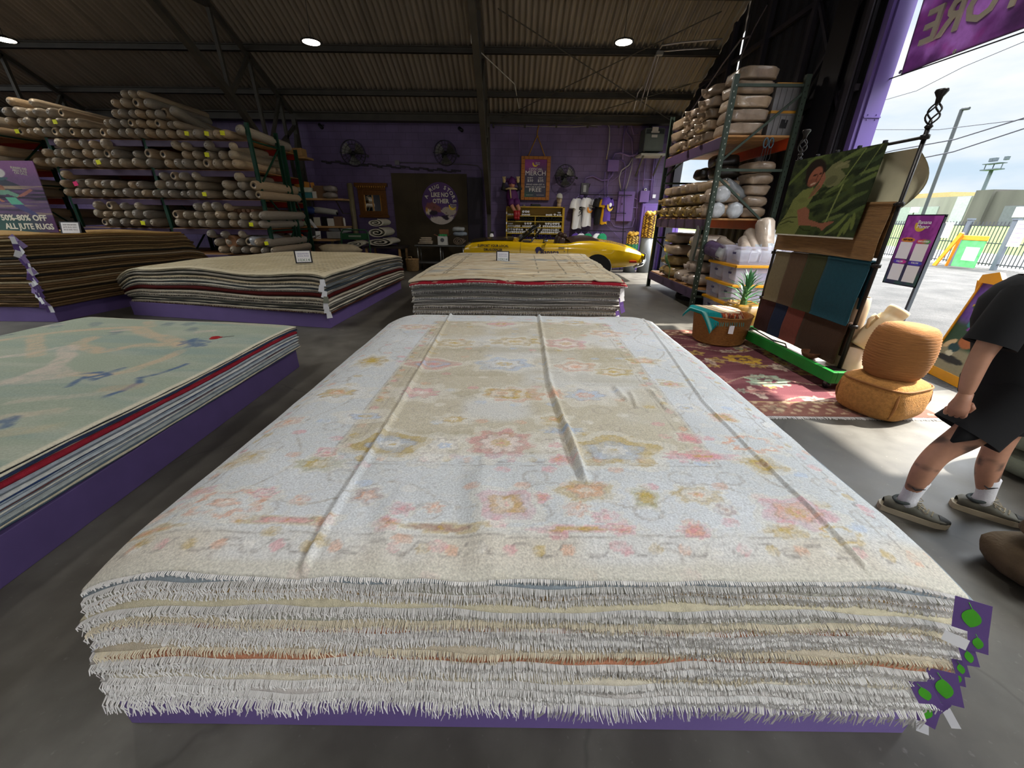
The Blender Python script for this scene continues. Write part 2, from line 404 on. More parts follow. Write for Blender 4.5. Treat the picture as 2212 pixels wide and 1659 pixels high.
# ---- corrugated roof
def corr_mat():
 m = mat('corrugated_roof', '#7d7367', rough=0.72, var=0.25, scale=1.2, stretch=(4.0, 0.35, 0.35))
 return m
M_roof = corr_mat()
xs = np.arange(XL - 0.2, XW + 0.3, 0.0175)
b = MB()
def sheet(y0, y1, dz):
 z0, z1 = roof_z(y0) + dz, roof_z(y1) + dz
 P = np.zeros((len(xs), 2, 3)); P[:, 0, 0] = xs; P[:, 1, 0] = xs
 w = 0.036 * np.sin(xs * 2 * PI / 0.14)
 P[:, 0, 1] = y0; P[:, 1, 1] = y1; P[:, 0, 2] = z0 + w; P[:, 1, 2] = z1 + w
 b.grid(P)
for k, (y0, y1) in enumerate([(14.2, 11.5), (11.65, 8.4), (8.55, 5.4), (5.55, YR)]): sheet(y0, y1, 0.03 + 0.012 * (k % 2))
sheet(YR, YF - 0.2, 0.03)
o = struct(b.build('ceiling', M_roof, smooth=True))
# purlins and eave beam run along the building
M_steel = mat('old_painted_steel', '#45413a', rough=0.6, var=0.25, scale=3, metal=0.2)
def purlin(y, drop=0.09, h=0.13):
 b = MB(); z = roof_z(y) - drop; b.span((XL, y - 0.02, z - h / 2), (XW - 0.06, y + 0.02, z + h / 2)); b.span((XL, y - 0.06, z - h / 2), (XW - 0.06, y + 0.06, z - h / 2 + 0.015)); b.span((XL, y - 0.06, z + h / 2 - 0.015), (XW - 0.06, y + 0.06, z + h / 2))
 struct(b.build('roof_purlin_beam', M_steel))
for y in (12.46, 11.31, 10.16, 9.0, 7.85, 6.7): purlin(y * KB)
b = MB(); b.span((XL, YB - .28, ZE - 0.1), (XW - 0.06, YB - .14, ZE + 0.05)); b.span((XL, YB - .35, ZE - 0.13), (XW - 0.06, YB - .06, ZE - 0.1)); b.span((XL, YB - .35, ZE + 0.05), (XW - 0.06, YB - .06, ZE + 0.08))
struct(b.build('eave_beam', M_steel))
# steel frames: leg at the back wall, haunch, rafter truss
def frame(X):
 X = X * KB; b = MB(); w = 0.07; K = lambda y, z: (X, y * KB, 1.62 + (z - 1.62) * KB)
 top = lambda y: (X, y, roof_z(y) - 0.17)
 b.bar(top(13.0 * KB), top(YR + 0.1), w, 0.11)
 b.bar(top(YR - 0.1), top(YF + 0.1), w, 0.11)
 b.bar((X, 13.1 * KB, 0), (X, 13.1 * KB, ZE - 0.1), 0.12, 0.12)
 lo = [(13.02, 1.75), (10.4, 4.05), (8.3, 5.3), (6.0, 6.55), (3.0, 8.2)]
 for (y1, z1), (y2, z2) in zip(lo[:-1], lo[1:]): b.bar(K(y1, z1), K(y2, z2), 0.13, 0.13)
 web = [((13.05, 3.75), (12.55, 2.2)), ((12.55, 2.2), (12.5, 4.5)), ((12.5, 4.5), (11.5, 3.1)), ((11.5, 3.1), (11.4, 5.05)), ((11.4, 5.05), (10.4, 4.05)), ((10.4, 4.05), (10.3, 5.55)),
     ((10.3, 5.55), (8.3, 5.3)), ((8.3, 5.3), (8.1, 6.65)), ((13.05, 2.9), (12.7, 2.05)), ((11.6, 3.05), (13.05, 3.95))]
 for (y1, z1), (y2, z2) in web: b.bar(K(y1, z1), K(y2, z2), 0.075, 0.075)
 struct(b.build('roof_frame_beam', M_steel))
for X in (-0.78, -6.34, -12.2): frame(X)
# bracing rods under the roof and along the right wall
def rod(name, pts, r=0.012, m=None): return struct(MB().tube(pts, r, 6).build(name, m or M_steel))
kb = lambda L: [(x, y * KB, 1.62 + (z - 1.62) * KB) for x, y, z in L]
rod('bracing_beam', kb([(-0.4, 10.3, 5.55), (4.6, 13.0, 4.2)])); rod('bracing_beam', kb([(-0.4, 13.0, 4.2), (4.4, 10.3, 5.55)]))
rod('bracing_beam', kb([(-0.4, 12.9, 4.35), (2.5, 13.2, 4.05)])); rod('bracing_beam', kb([(1.0, 13.1, 4.05), (4.6, 11.9, 4.75)]))
b = MB()
for y in (6.9, 8.2, 9.6, 11.0): b.bar((XW - 0.12, y, 0.0 if y < 8 else 3.0), (XW - 0.12, y, min(roof_z(y) - 0.2, 7)), 0.09, 0.09)
for z in (3.4, 4.9, 6.2): b.bar((XW - 0.08, 6.8, z), (XW - 0.08, min(13, YB - (z - ZE) / SL) - 0.3, z), 0.06, 0.08)
b.bar((XW - 0.1, 6.9, 3.0), (XW - 0.1, 8.2, 4.9), 0.05, 0.05); b.bar((XW - 0.1, 8.2, 3.4), (XW - 0.1, 6.9, 4.9), 0.05, 0.05)
struct(b.build('wall_right_framing_beam', mat('dark_wall_steel', '#2b2730', rough=0.6, var=0.2)))

# ---- lights: sky and sun through the openings, the hanging lamps and unseen ones added for fill
w = bpy.data.worlds.new('sky_world'); SC.world = w; w.use_nodes = True; nt = w.node_tree; L = nt.links.new
bg = nt.nodes['Background']
tc = nt.nodes.new('ShaderNodeTexCoord'); sp = nt.nodes.new('ShaderNodeSeparateXYZ'); L(tc.outputs['Generated'], sp.inputs[0])
mp = nt.nodes.new('ShaderNodeMapping'); mp.inputs['Scale'].default_value = (1.0, 1.0, 3.2); L(tc.outputs['Generated'], mp.inputs[0])
n = nt.nodes.new('ShaderNodeTexNoise'); n.inputs['Scale'].default_value = 2.1; n.inputs['Detail'].default_value = 7; n.inputs['Roughness'].default_value = 0.5; L(mp.outputs[0], n.inputs['Vector'])
mp.inputs['Location'].default_value = (0.35, 0.1, 0.62)
r = nt.nodes.new('ShaderNodeValToRGB'); e = r.color_ramp.elements
e[0].position = 0.36; e[0].color = (0.66, 0.82, 0.97, 1); e[1].position = 0.52; e[1].color = (1.1, 1.1, 1.1, 1)
L(n.outputs['Fac'], r.inputs[0])
# the cloud cover is far brighter overhead (thin cloud near the sun) than towards the horizon
mr = nt.nodes.new('ShaderNodeMapRange'); mr.interpolation_type = 'SMOOTHSTEP'; mr.inputs[1].default_value = 0.30; mr.inputs[2].default_value = 0.62; mr.inputs[3].default_value = 1.0; mr.inputs[4].default_value = 13.0
L(sp.outputs['Z'], mr.inputs[0]); L(r.outputs[0], bg.inputs['Color']); L(mr.outputs[0], bg.inputs['Strength'])
sun_d = bpy.data.lights.new('sun', 'SUN'); sun_d.energy = 15.0; sun_d.angle = math.radians(1.2); sun_d.color = (1, 0.95, 0.87)
sun = bpy.data.objects.new('sun', sun_d); COL.objects.link(sun)
SUN_DIR = Vector((0.594, 0.05, 0.80)).normalized()
sun.rotation_euler = SUN_DIR.to_track_quat('Z', 'Y').to_euler(); sun.location = (12, 10, 20)
M_lamp = mat('lamp_glow', (1.0, 0.86, 0.66), emit=28.0)
M_lampbody = mat('lamp_black', '#1a1a1a', rough=0.5)
LAMPS = [(-10.5, 10.0, 4.85, 'ceiling lamp hanging above the far left pallet racks, partly cut off'), (-4.2, 10.0, 4.87, 'round ceiling lamp hanging above the shelf end by the left racks'), (2.2, 10.0, 4.93, 'round ceiling lamp hanging above the merchandise corner and yellow car')]
LAMPS += [(x, y, 5.2, 'added fill lamp out of view, hanging high over the %s of the room' % w) for x, y, w in ((2.2, 3.6, 'front pile side'), (-4.2, 3.6, 'green pile side'), (2.2, -2.8, 'right entrance end'), (-4.2, -2.8, 'left entrance end'))]  # unseen lamps added to brighten the piles and floor at the front
for X, Y, Z, lb in LAMPS:
 t = thing('pendant_lamp', lb, 'lamp', (X, Y, Z), 0, 'hanging warehouse lamps')
 b = MB(); b.lathe([(0.0, 0.075), (0.06, 0.07), (0.08, 0.03), (0.2, 0.018), (0.205, 0.0), (0.17, 0.0)], 28); b.build('housing', M_lampbody, t, True)
 b = MB(); b.lathe([(0.0, -0.004), (0.165, -0.004), (0.165, 0.004), (0, 0.004)], 28); b.build('light_disc', M_lamp, t)
 MB().tube([(0, 0, 0.07), (0.01, 0, 0.5), (0, 0, roof_z(Y) - Z - 0.02)], 0.006, 5).build('cord', M_lampbody, t)
 ld = bpy.data.lights.new('lamp_light', 'SPOT'); ld.energy = (430 if X > 0 else 32) if Y > 9 else (330 if X > 0 else 130); ld.spot_size = math.radians(150); ld.spot_blend = 0.6; ld.shadow_soft_size = 0.16; ld.color = ((1, 0.93, 0.86) if X > 0 else (1, 0.87, 0.7)) if Y > 9 else (1, 0.975, 0.96)
 lo = bpy.data.objects.new('lamp_light', ld); COL.objects.link(lo); lo.location = (X, Y, Z - 0.03)
SC.view_settings.view_transform = 'Standard'; SC.view_settings.look = 'None'; SC.view_settings.gamma = 1.0; SC.view_settings.use_curve_mapping = False
SC.view_settings.exposure = 0.0
# ================================================================ rug piles
class Pile:
 """rugs lying on one another; s runs along the front edge, t to the back, both in metres"""
 def __init__(s, FL, FR, BR, BL, z0, sag, wave=0.0, wl=1.3, seed=0):
  s.q = [np.array(p, float) for p in (FL, FR, BR, BL)]; s.z0 = z0; s.sagp = sag; s.wave = wave; s.wl = wl; s.seed = seed
  s.H = 1.0; s.W = np.linalg.norm(s.q[1] - s.q[0]); s.D = np.linalg.norm(s.q[3] - s.q[0]); s.z = z0
 def xy(s, S, T):
  u, v = (S / s.W)[..., None], (T / s.D)[..., None]; a, b, c, d = s.q
  return (a * (1 - u) + b * u) * (1 - v) + (d * (1 - u) + c * u) * v
 def sag(s, S, T):
  p = s.sagp; f = lambda e: np.maximum(0, e) ** 2; r = 0
  for k, x in (('L', S), ('R', s.W - S), ('F', T), ('B', s.D - T)):
   if k in p: c, m = p[k]; r = r - c * f(m - x)
  return r
 def zz(s, S, T, base):
  k = base - s.z0
  wv = 1 + s.wave * (np.sin(S * 2 * PI / s.wl + s.seed) * np.exp(-np.maximum(0, T) / 0.9) + 0.6 * np.sin(T * 2 * PI / (s.wl * 1.3) + 2 + s.seed) * np.exp(-np.maximum(0, s.W - S) / 0.9) + 0.5 * np.sin((S + T) * 3.1 + s.seed))
  return s.z0 + k * wv + s.sag(S, T) * min(1.0, .04 + 1.25 * k / s.H)
 def rug(s, th, m, label, off=(0, 0, 0, 0), wob=0.012, nu=60, nv=40, seed=0, top=None, group=None, fringe=None, extra=None, name='area_rug', even=False):
  """off = overhang beyond the nominal outline at left, right, front, back"""
  oL, oR, oF, oB = off; z1 = s.z + th
  if even: U = np.linspace(0, 1, nu); V = np.linspace(0, 1, nv)
  else:
   U = np.linspace(0, 1, nu); V = 0.5 - 0.5 * np.cos(np.linspace(0, 1, nv) * PI); V = 0.35 * V + 0.65 * np.linspace(0, 1, nv)
  r = np.random.default_rng(seed + 100 * s.seed)
  p1, p2, p3 = r.uniform(0, 6.28, 3)
  e = lambda x, k: wob * (np.sin(x * 5.3 + p1 * k) + 0.6 * np.sin(x * 11.7 + p2) + 0.5 * np.sin(x * 23.0 + p3 * k)) / 2
  UU, VV = np.meshgrid(U, V, indexing='ij')
  S = -oL + (s.W + oL + oR) * UU; T = -oF + (s.D + oF + oB) * VV
  S = S + (1 - UU) * e(VV * s.D, 1.3) * ss(0.3, 0, UU) + e(VV * s.D, 2.1) * ss(0.7, 1, UU)
  T = T + e(UU * s.W, 1.7) * ss(0.25, 0, VV) + e(UU * s.W, 2.7) * ss(0.75, 1, VV)
  Z = s.zz(S, T, z1); XY = s.xy(S, T)
  if extra is not None: Z = Z + extra(XY[..., 0], XY[..., 1], S, T)
  P = np.concatenate([XY, Z[..., None]], -1)
  b = MB(); b.grid(P); n0 = nu * nv
  ring = [(i, 0) for i in range(nu)] + [(nu - 1, j) for j in range(1, nv)] + [(i, nv - 1) for i in range(nu - 2, -1, -1)] + [(0, j) for j in range(nv - 2, 0, -1)]
  cen = P.reshape(-1, 3).mean(0)
  rows = [[], [], []]
  for i, j in ring:
   p = P[i, j]; nx = np.zeros(2)
   if j == 0: nx = nx + (P[i, 0] - P[i, 1])[:2] / (np.linalg.norm((P[i, 0] - P[i, 1])[:2]) + 1e-9)
   if j == nv - 1: nx = nx + (P[i, -1] - P[i, -2])[:2] / (np.linalg.norm((P[i, -1] - P[i, -2])[:2]) + 1e-9)
   if i == 0: nx = nx + (P[0, j] - P[1, j])[:2] / (np.linalg.norm((P[0, j] - P[1, j])[:2]) + 1e-9)
   if i == nu - 1: nx = nx + (P[-1, j] - P[-2, j])[:2] / (np.linalg.norm((P[-1, j] - P[-2, j])[:2]) + 1e-9)
   nx = nx / (np.linalg.norm(nx) + 1e-9)
   rows[0].append((p[0] + nx[0] * th * 0.35, p[1] + nx[1] * th * 0.35, p[2] - th * 0.45))
   rows[1].append((p[0], p[1], p[2] - th * 0.93))
   Sx, Tx = S[i, j] + .1 * ((i == 0) - (i == nu - 1)), T[i, j] + .1 * ((j == 0) - (j == nv - 1)); q_ = s.xy(np.array(Sx), np.array(Tx))
   rows[2].append((q_[0], q_[1], float(s.zz(np.array(Sx), np.array(Tx), z1)) - th * 0.9))
  nr = len(ring)
  b.v += [tuple(map(float, q)) for row in rows for q in row]
  for k in range(3):
   for a in range(nr):
    a2 = (a + 1) % nr
    u1 = ring[a][0] * nv + ring[a][1] if k == 0 else n0 + (k - 1) * nr + a
    u2 = ring[a2][0] * nv + ring[a2][1] if k == 0 else n0 + (k - 1) * nr + a2
    b.f.append((u1, n0 + k * nr + a, n0 + k * nr + a2, u2))
  b.mi = [0] * len(b.f)
  o = b.build(name, m, None, smooth=True); tag(o, label, 'rug', group)
  if top is not None:
   C = top(XY[..., 0], XY[..., 1], S, T)
   rim = np.array([C[i, j] for i, j in ring]); colors(o, np.concatenate([C.reshape(-1, 3), rim, rim, rim]))
  if fringe: s.fringe(o, P, th, seed, **fringe)
  s.last = P; s.z = z1 + 0.0006
  return o
 def fringe(s, o, P, th, seed, m, n=340, L=0.045, w=0.0035, out=0.016, side='F', jit=0.5):
  """knotted warp ends along the front edge: one mesh of many strands"""
  r = np.random.default_rng(seed + 31); b = MB()
  E = P[:, 0] if side == 'F' else P[-1, :]; I = P[:, 1] if side == 'F' else P[-2, :]
  x = np.linspace(0.002, 0.998, n); idx = x * (len(E) - 1); i0 = np.floor(idx).astype(int); f = (idx - i0)[:, None]
  p = E[i0] * (1 - f) + E[np.minimum(i0 + 1, len(E) - 1)] * f; q = I[i0] * (1 - f) + I[np.minimum(i0 + 1, len(E) - 1)] * f
  d = p - q; d[:, 2] = 0; d /= np.linalg.norm(d, axis=1, keepdims=True) + 1e-9
  tx = np.stack([-d[:, 1], d[:, 0], 0 * d[:, 0]], -1)
  lean = (fbm(x, x * 0, 14, seed) - 0.5) * 1.0
  vs = []; fs = []
  for k in range(n):
   l = L * r.uniform(1 - jit * 0.5, 1 + jit * 0.4); c = p[k] + d[k] * th * 0.3 - np.array([0, 0, th * 0.45])
   sx = (lean[k] + r.normal(0, 0.16)) * l
   ww = w * r.uniform(0.7, 1.3)
   a1 = c + d[k] * out * r.uniform(0.7, 1.2) + tx[k] * sx * 0.3 - np.array([0, 0, l * 0.25])
   a2 = c + d[k] * out * r.uniform(0.5, 1.3) + tx[k] * sx - np.array([0, 0, l])
   n0 = len(vs)
   for pt, q_ in ((c, 1.1), (a1, 1.0), (a2, 0.6)):
    vs += [pt - tx[k] * ww * q_ / 2, pt + tx[k] * ww * q_ / 2, pt + d[k] * ww * 0.7 * q_]
   for z in (0, 3):
    for g in range(3): fs.append((n0 + z + g, n0 + z + (g + 1) % 3, n0 + z + 3 + (g + 1) % 3, n0 + z + 3 + g))
  b.add(vs, fs); b.build('fringe', m, o)
def platform(label, poly, h, m, group='purple rug platforms', seam=None):
 """low wooden platform: four boards and a deck"""
 P = [Vector((x, y, 0)) for x, y in poly]
 t = thing('display_platform', label, 'platform', P[0], 0, group); n = len(P)
 for k in range(4):
  a, c = P[k] - P[0], P[(k + 1) % 4] - P[0]; d = (c - a).normalized(); inn = Vector((-d.y, d.x, 0)) * 0.019
  b = MB(); b.bar(a + inn + Vector((0, 0, h / 2)), c + inn + Vector((0, 0, h / 2)), 0.038, h - 0.003, 0.004)
  if seam and k == 0: pass
  b.build('front_board' if k == 0 else ('back_board' if k == 2 else 'side_board'), m, t)
 b = MB(); cen = sum(P, Vector()) / 4
 b.prism([((p - P[0]) + (cen - p).normalized() * 0.06)[:2] for p in P], 0.018, None, (0, 0, h - 0.022)); b.build('deck', mat('plywood', '#8d7650', var=0.15), t)
 return t
M_plat = mat('platform_purple', '#69568c', rough=0.5, var=0.08, scale=4, bump=0.08, bscale=30)
M_fr = mat('fringe_cotton', '#d9d6d2', rough=0.9, var=0.1, scale=40)
M_fr2 = mat('fringe_cream', '#d8ccb2', rough=0.9, var=0.12, scale=40)
_rugm = {}
def rugm(col, k=0):
 key = (col, k)
 if key not in _rugm: _rugm[key] = mat('rug_' + col.strip('#') + '_%d' % k, col, rough=0.92, var=0.16, scale=26 + 9 * k, bump=0.5, bscale=260, spec=0.15)
 return _rugm[key]
M_knot = mat_attr('knotted_wool', rough=0.95, bump=0.55, bscale=150, var=0.2, scale=140, spec=0.12)
M_flat = mat_attr('flat_woven_wool', rough=0.95, bump=0.3, bscale=220, var=0.12, scale=90, spec=0.12)

# ---- the large front pile ------------------------------------------------------
platform('low purple platform under the large cream pile at the very front', [(-1.30, 0.748), (1.363, 0.746), (1.40, 4.22), (-1.24, 4.22)], 0.235, M_plat)
main = Pile((-1.345, 0.85), (1.425, 0.845), (1.525, 4.40), (-1.335, 4.36), 0.237, {'L': (1.0, 0.30), 'R': (0.55, 0.30), 'F': (0.35, 0.30), 'B': (1.3, 0.30)}, wave=0.012, wl=1.9, seed=1); main.H = .40
def wmask(p): return Vector(p)
CRE = [((at_z(978, 672, .64), at_z(862, 880, .64), at_z(655, 1212, .64)), 0.022, 0.012), ((at_z(1163, 672, .64), at_z(1188, 830, .64), at_z(1262, 1035, .64)), 0.026, 0.014),
    ((at_z(1385, 676, .64), at_z(1520, 870, .64), at_z(1870, 1215, .64)), 0.011, 0.009), ((at_z(1225, 930, .64), at_z(1250, 1000, .64)), 0.016, 0.02),
    ((at_z(1362, 850, .64), at_z(1376, 880, .64)), 0.009, 0.014), ((at_z(1405, 845, .64), at_z(1440, 885, .64)), 0.008, 0.014), ((at_z(1040, 1030, .64), at_z(1052, 1190, .64)), 0.016, 0.06),
    ((at_z(850, 1090, .64), at_z(820, 1215, .64)), 0.012, 0.05), ((at_z(905, 800, .64), at_z(800, 960, .64)), 0.006, 0.04), ((at_z(1330, 840, .64), at_z(1350, 862, .64)), 0.012, 0.02)]
def creases(X, Y, S, T):
 z = np.zeros_like(X)
 for pts, A, w_ in CRE:
  best = np.full(X.shape, 9.0); sg = np.zeros_like(X)
  for a, c in zip(pts[:-1], pts[1:]):
   dx, dy = c.x - a.x, c.y - a.y; L2 = dx * dx + dy * dy; t = ((X - a.x) * dx + (Y - a.y) * dy) / L2; tc_ = np.clip(t, 0, 1)
   d = np.hypot(X - a.x - tc_ * dx, Y - a.y - tc_ * dy); si = np.sign((X - a.x) * dy - (Y - a.y) * dx)
   m_ = d < best; best = np.where(m_, d, best); sg = np.where(m_, si, sg)
  q = best * sg
  z += A * (np.exp(-(q / w_) ** 2) * 0.9 - 0.35 * np.exp(-((q - 1.6 * w_) / w_) ** 2))
 z += 0.007 * (fbm(X, Y, 2.2, 3) - 0.5) * 2 + 0.003 * (fbm(X, Y, 8, 8) - 0.5)
 # the front edge lifts in two small waves by the left crease
 z += 0.012 * np.exp(-(T / 0.12) ** 2) * (np.exp(-((X + 0.53) / 0.09) ** 2) + 0.7 * np.exp(-((X + 0.28) / 0.06) ** 2))
 return z + 0.004
PK, PE, GO, LB, WH, BR, GR = [hx(c) for c in ('#dd9ba2', '#dca888', '#c4a74c', '#b4c6de', '#ebe8e0', '#a8877c', '#b3ad72')]
MOT = [(1082, 955, .15, .12, PK, WH, GO), (1326, 974, .21, .12, GO, LB, WH), (1516, 985, .17, .04, PK, PK, GO), (1490, 945, .06, .05, PK, PK, PK), (1627, 956, .13, .07, PE, None, None), (1651, 1001, .09, .07, GO, GO, BR),
    (1267, 1060, .11, .06, GO, PE, WH), (1170, 1072, .035, .03, PK, PE, PK), (1247, 1097, .045, .035, PE, WH, PE), (1312, 1115, .05, .03, PK, WH, PK), (1394, 1074, .05, .06, GR, GO, GO), (1507, 1070, .09, .05, GO, WH, PE),
    (1722, 1105, .13, .08, PK, PE, GO), (1697, 1146, .07, .03, GO, GO, GO), (1819, 1151, .07, .04, GO, None, None), (1344, 1139, .05, .03, PK, PE, PK), (1502, 1146, .055, .03, PK, PE, PK), (1566, 1103, .04, .03, BR, WH, BR), (1242, 1139, .17, .018, PK, GO, GO),
    (1263, 852, .18, .12, WH, LB, PE), (1114, 852, .17, .1, PE, GO, WH), (1245, 791, .14, .1, PE, WH, PE), (1222, 742, .17, .13, PK, WH, GO), (1113, 737, .2, .12, GO, WH, GO), (1326, 803, .13, .07, GO, WH, GO), (1310, 720, .14, .12, PE, WH, LB), (1390, 780, .12, .07, GO, PE, WH),
    (1450, 830, .08, .05, GO, PK, GO), (1560, 900, .07, .05, PE, GO, PE), (1480, 880, .07, .04, WH, LB, GO), (486, 1085, .15, .07, PE, None, None), (486, 1085, .09, .04, WH, PE, WH), (794, 1069, .055, .045, BR, PE, WH), (649, 1078, .035, .03, PE, WH, PE), (570, 1063, .05, .03, PK, WH, PK),
    (936, 1092, .03, .025, PE, WH, PE), (868, 1099, .045, .03, PK, BR, PK), (834, 1130, .045, .03, PK, PE, BR), (1094, 1087, .11, .085, PK, GO, WH), (701, 1124, .035, .03, PK, PK, PE), (954, 1133, .17, .02, GO, BR, BR), (615, 1121, .17, .022, GO, PK, PK), (312, 1128, .13, .02, GO, PE, PE),
    (846, 956, .17, .1, GO, LB, WH), (520, 983, .11, .06, GO, GO, WH), (706, 975, .05, .04, PK, WH, PK), (728, 848, .17, .1, WH, GO, PE), (803, 780, .11, .11, GO, GO, GO), (909, 848, .17, .1, WH, PK, WH), (981, 739, .16, .1, GO, WH, GO), (936, 785, .18, .1, PK, LB, PE), (1090, 785, .2, .13, LB, WH, GO),
    (1085, 850, .12, .07, GO, WH, PE), (1200, 850, .05, .07, PE, PE, PE), (981, 904, .09, .05, WH, GO, WH), (1194, 904, .09, .05, WH, GO, PE), (789, 898, .13, .06, WH, LB, GO), (1082, 700, .2, .12, WH, PK, GO), (900, 705, .16, .09, PE, WH, GO), (1240, 695, .2, .1, WH, GO, LB), (620, 905, .08, .05, PE, WH, PE),
    (1215, 930, .1, .03, LB, LB, LB), (960, 960, .1, .09, WH, WH, LB), (1200, 960, .1, .09, WH, WH, PK), (1215, 992, .06, .04, PK, PE, PK), (925, 985, .08, .06, WH, WH, WH), (690, 1000, .1, .05, GR, GO, WH), (420, 1050, .08, .03, PK, PE, PK), (330, 1090, .07, .03, PE, WH, PE)]
GUARD = [263, 405, 556, 699, 771, 841, 910, 985, 1055, 1121, 1190, 1258, 1330, 1398, 1470, 1552, 1625, 1697, 1765, 1835, 1909, 1977]
def flower(X, Y, c, rx, ry, k, ph):
 x, y = (X - c.x) / rx, (Y - c.y) / ry; rr = np.hypot(x, y); th = np.arctan2(y, x); return rr / (1 + 0.16 * np.cos(k * th + ph))
def paint_main(X, Y, S, T):
 C = np.zeros(X.shape + (3,)) + np.array(hx('#d3cdbf'))
 q = lambda Z, st: np.round(Z / st) * st
 Xq, Yq = q(X + 0.002 * np.sin(Y * 300), 0.009), q(Y, 0.009)
 inner = ss(0.52, 0.56, S) * ss(0.52, 0.56, main.W - S) * ss(0.60, 0.64, T) * ss(0.5, 0.54, main.D - T)
 C = mixc(C, '#cfd4d6', (1 - inner) * ss(.12, .2, T) * 0.9); C = mixc(C, '#c4bca4', inner * 0.75)
 C = mixc(C, '#dde1e4', ss(0.45, 0.7, fbm(X, Y, 2.4, 21)) * 0.55); C = mixc(C, '#b0a88c', ss(0.5, 0.75, fbm(X * 0.5, Y * 3, 2.0, 22)) * 0.5 * inner)
 wear = ss(0.30, 0.62, fbm(Xq, Yq, 26, 5)) * 0.6 + 0.4 * ss(0.25, 0.6, fbm(Xq, Yq, 90, 6))
 # guard bands with a running meander
 def band(D_, d0, w_):
  return (np.abs(D_ - d0) < w_).astype(float)
 edge = np.minimum(np.minimum(S, main.W - S), np.minimum(T, main.D - T))
 run = np.where(np.minimum(S, main.W - S) < np.minimum(T, main.D - T), Y, X)
 for d0 in (0.14, 0.53, 0.62): C = mixc(C, '#8f877d', band(edge, d0, 0.004) * wear * 0.55)
 for d0 in (0.09, 0.575):
  me = np.abs(edge - d0 - 0.022 * np.sign(np.sin(run * 2 * PI / 0.16)) * np.minimum(1, 2 * np.abs(np.sin(run * 2 * PI / 0.16))))
  C = mixc(C, '#857d78', (me < 0.006) * wear * 0.6)
 vine = np.abs(edge - 0.34 - 0.07 * np.sin(run * 2 * PI / 0.62)); C = mixc(C, '#a59d90', (vine < 0.006) * wear * 0.6)
 rk = np.round(run / 0.095); lx = run - rk * 0.095
 for d0 in (0.09, 0.575):
  f_ = np.hypot(lx, edge - d0) / 0.022; ck = (rk % 4)
  for i_, c_ in enumerate((PK, GO, PE, WH)): C = mixc(C, c_, (f_ < 1) * (ck == i_) * wear * 0.6)
 # lattice of small leaves in the field
 gx, gy = np.round(X / 0.2), np.round(Y / 0.2); hsh = np.sin(gx * 12.9898 + gy * 78.233) * 43758.5453; hsh = hsh - np.floor(hsh)
 lx, ly = X - gx * 0.2 - (hsh - .5) * 0.1, Y - gy * 0.2 - (np.sin(hsh * 40)) * 0.05; f_ = np.hypot(lx / 0.035, ly / 0.022)
 for i_, c_ in enumerate((PK, GO, WH, LB, PE)): C = mixc(C, c_, (f_ < 1) * (np.floor(hsh * 5) == i_) * wear * 0.55)
 gx, gy = np.round((X + .1) / 0.2), np.round((Y + .1) / 0.2); h2 = np.sin(gx * 39.3 + gy * 11.1) * 9758.5; h2 = h2 - np.floor(h2)
 ring = np.abs(np.hypot((X + .1 - gx * .2) / 0.05, (Y + .1 - gy * .2) / 0.04) - 1); C = mixc(C, '#9a9085', (ring < 0.14) * (h2 > 0.45) * wear * 0.4)
 rr = np.random.default_rng(2)
 for (px, py, rx, ry, c1, c2, c3) in MOT:
  c = at_z(px, py, 0.645); k = int(rr.integers(4, 9)); ph = rr.uniform(0, 6); f_ = flower(Xq, Yq, c, rx, ry, k, ph)
  halo = (f_ < 1.3) & (f_ >= 1.0); C = mixc(C, '#e0ddd2', halo * 0.5)
  if c2 is None: C = mixc(C, c1, ((f_ > 0.72) & (f_ < 1.0)) * wear * 0.8); continue
  C = mixc(C, c1, (f_ < 1.0) * (0.25 + 0.75 * wear) * 0.55); C = mixc(C, c2, (f_ < 0.62) * (0.25 + 0.75 * wear) * 0.7)
  C = mixc(C, '#9c9187', (np.abs(f_ - 0.62) < 0.05) * wear * 0.5)
  f2 = flower(Xq, Yq, c, rx * 0.5, ry * 0.5, k + 2, ph + 1); C = mixc(C, c3, (f2 < 0.6) * (0.25 + 0.75 * wear) * 0.7); C = mixc(C, c1, (f2 < 0.2) * wear * 0.8)
 C = mixc(C, '#dcd8cc', ss(0.5, 0.8, fbm(Xq, Yq, 45, 77)) * 0.3)
 C = mixc(C, '#cfcbbd', ss(0.055, 0.02, T) * 0.8)
 return C
MAIN_COL = ['#c9c4bc', '#d3cfc6', '#bcb6b0', '#cdc9c4', '#d0c7b2', '#c4c2c8', '#cec9be', '#b9b1a8', '#d0ced2', '#c6c4ca', '#bcb09a', '#cdc9be', '#cbc7c4', '#b0795c', '#c7c0ac', '#a9a89c', '#bcb9bd', '#c9c0a4', '#a1947c', '#9aa0a6', '#b4b0a4', '#a9adb2']
NM = 21; th_m = (0.640 - 0.237) / (NM + 1)
LAYR = []
cols_m = (MAIN_COL * 2)[:NM]
cols_m[8] = '#b97f62'; cols_m[NM - 3] = '#b89a6c'; cols_m[NM - 1] = '#8f999f'; cols_m[NM - 2] = '#a9a698'
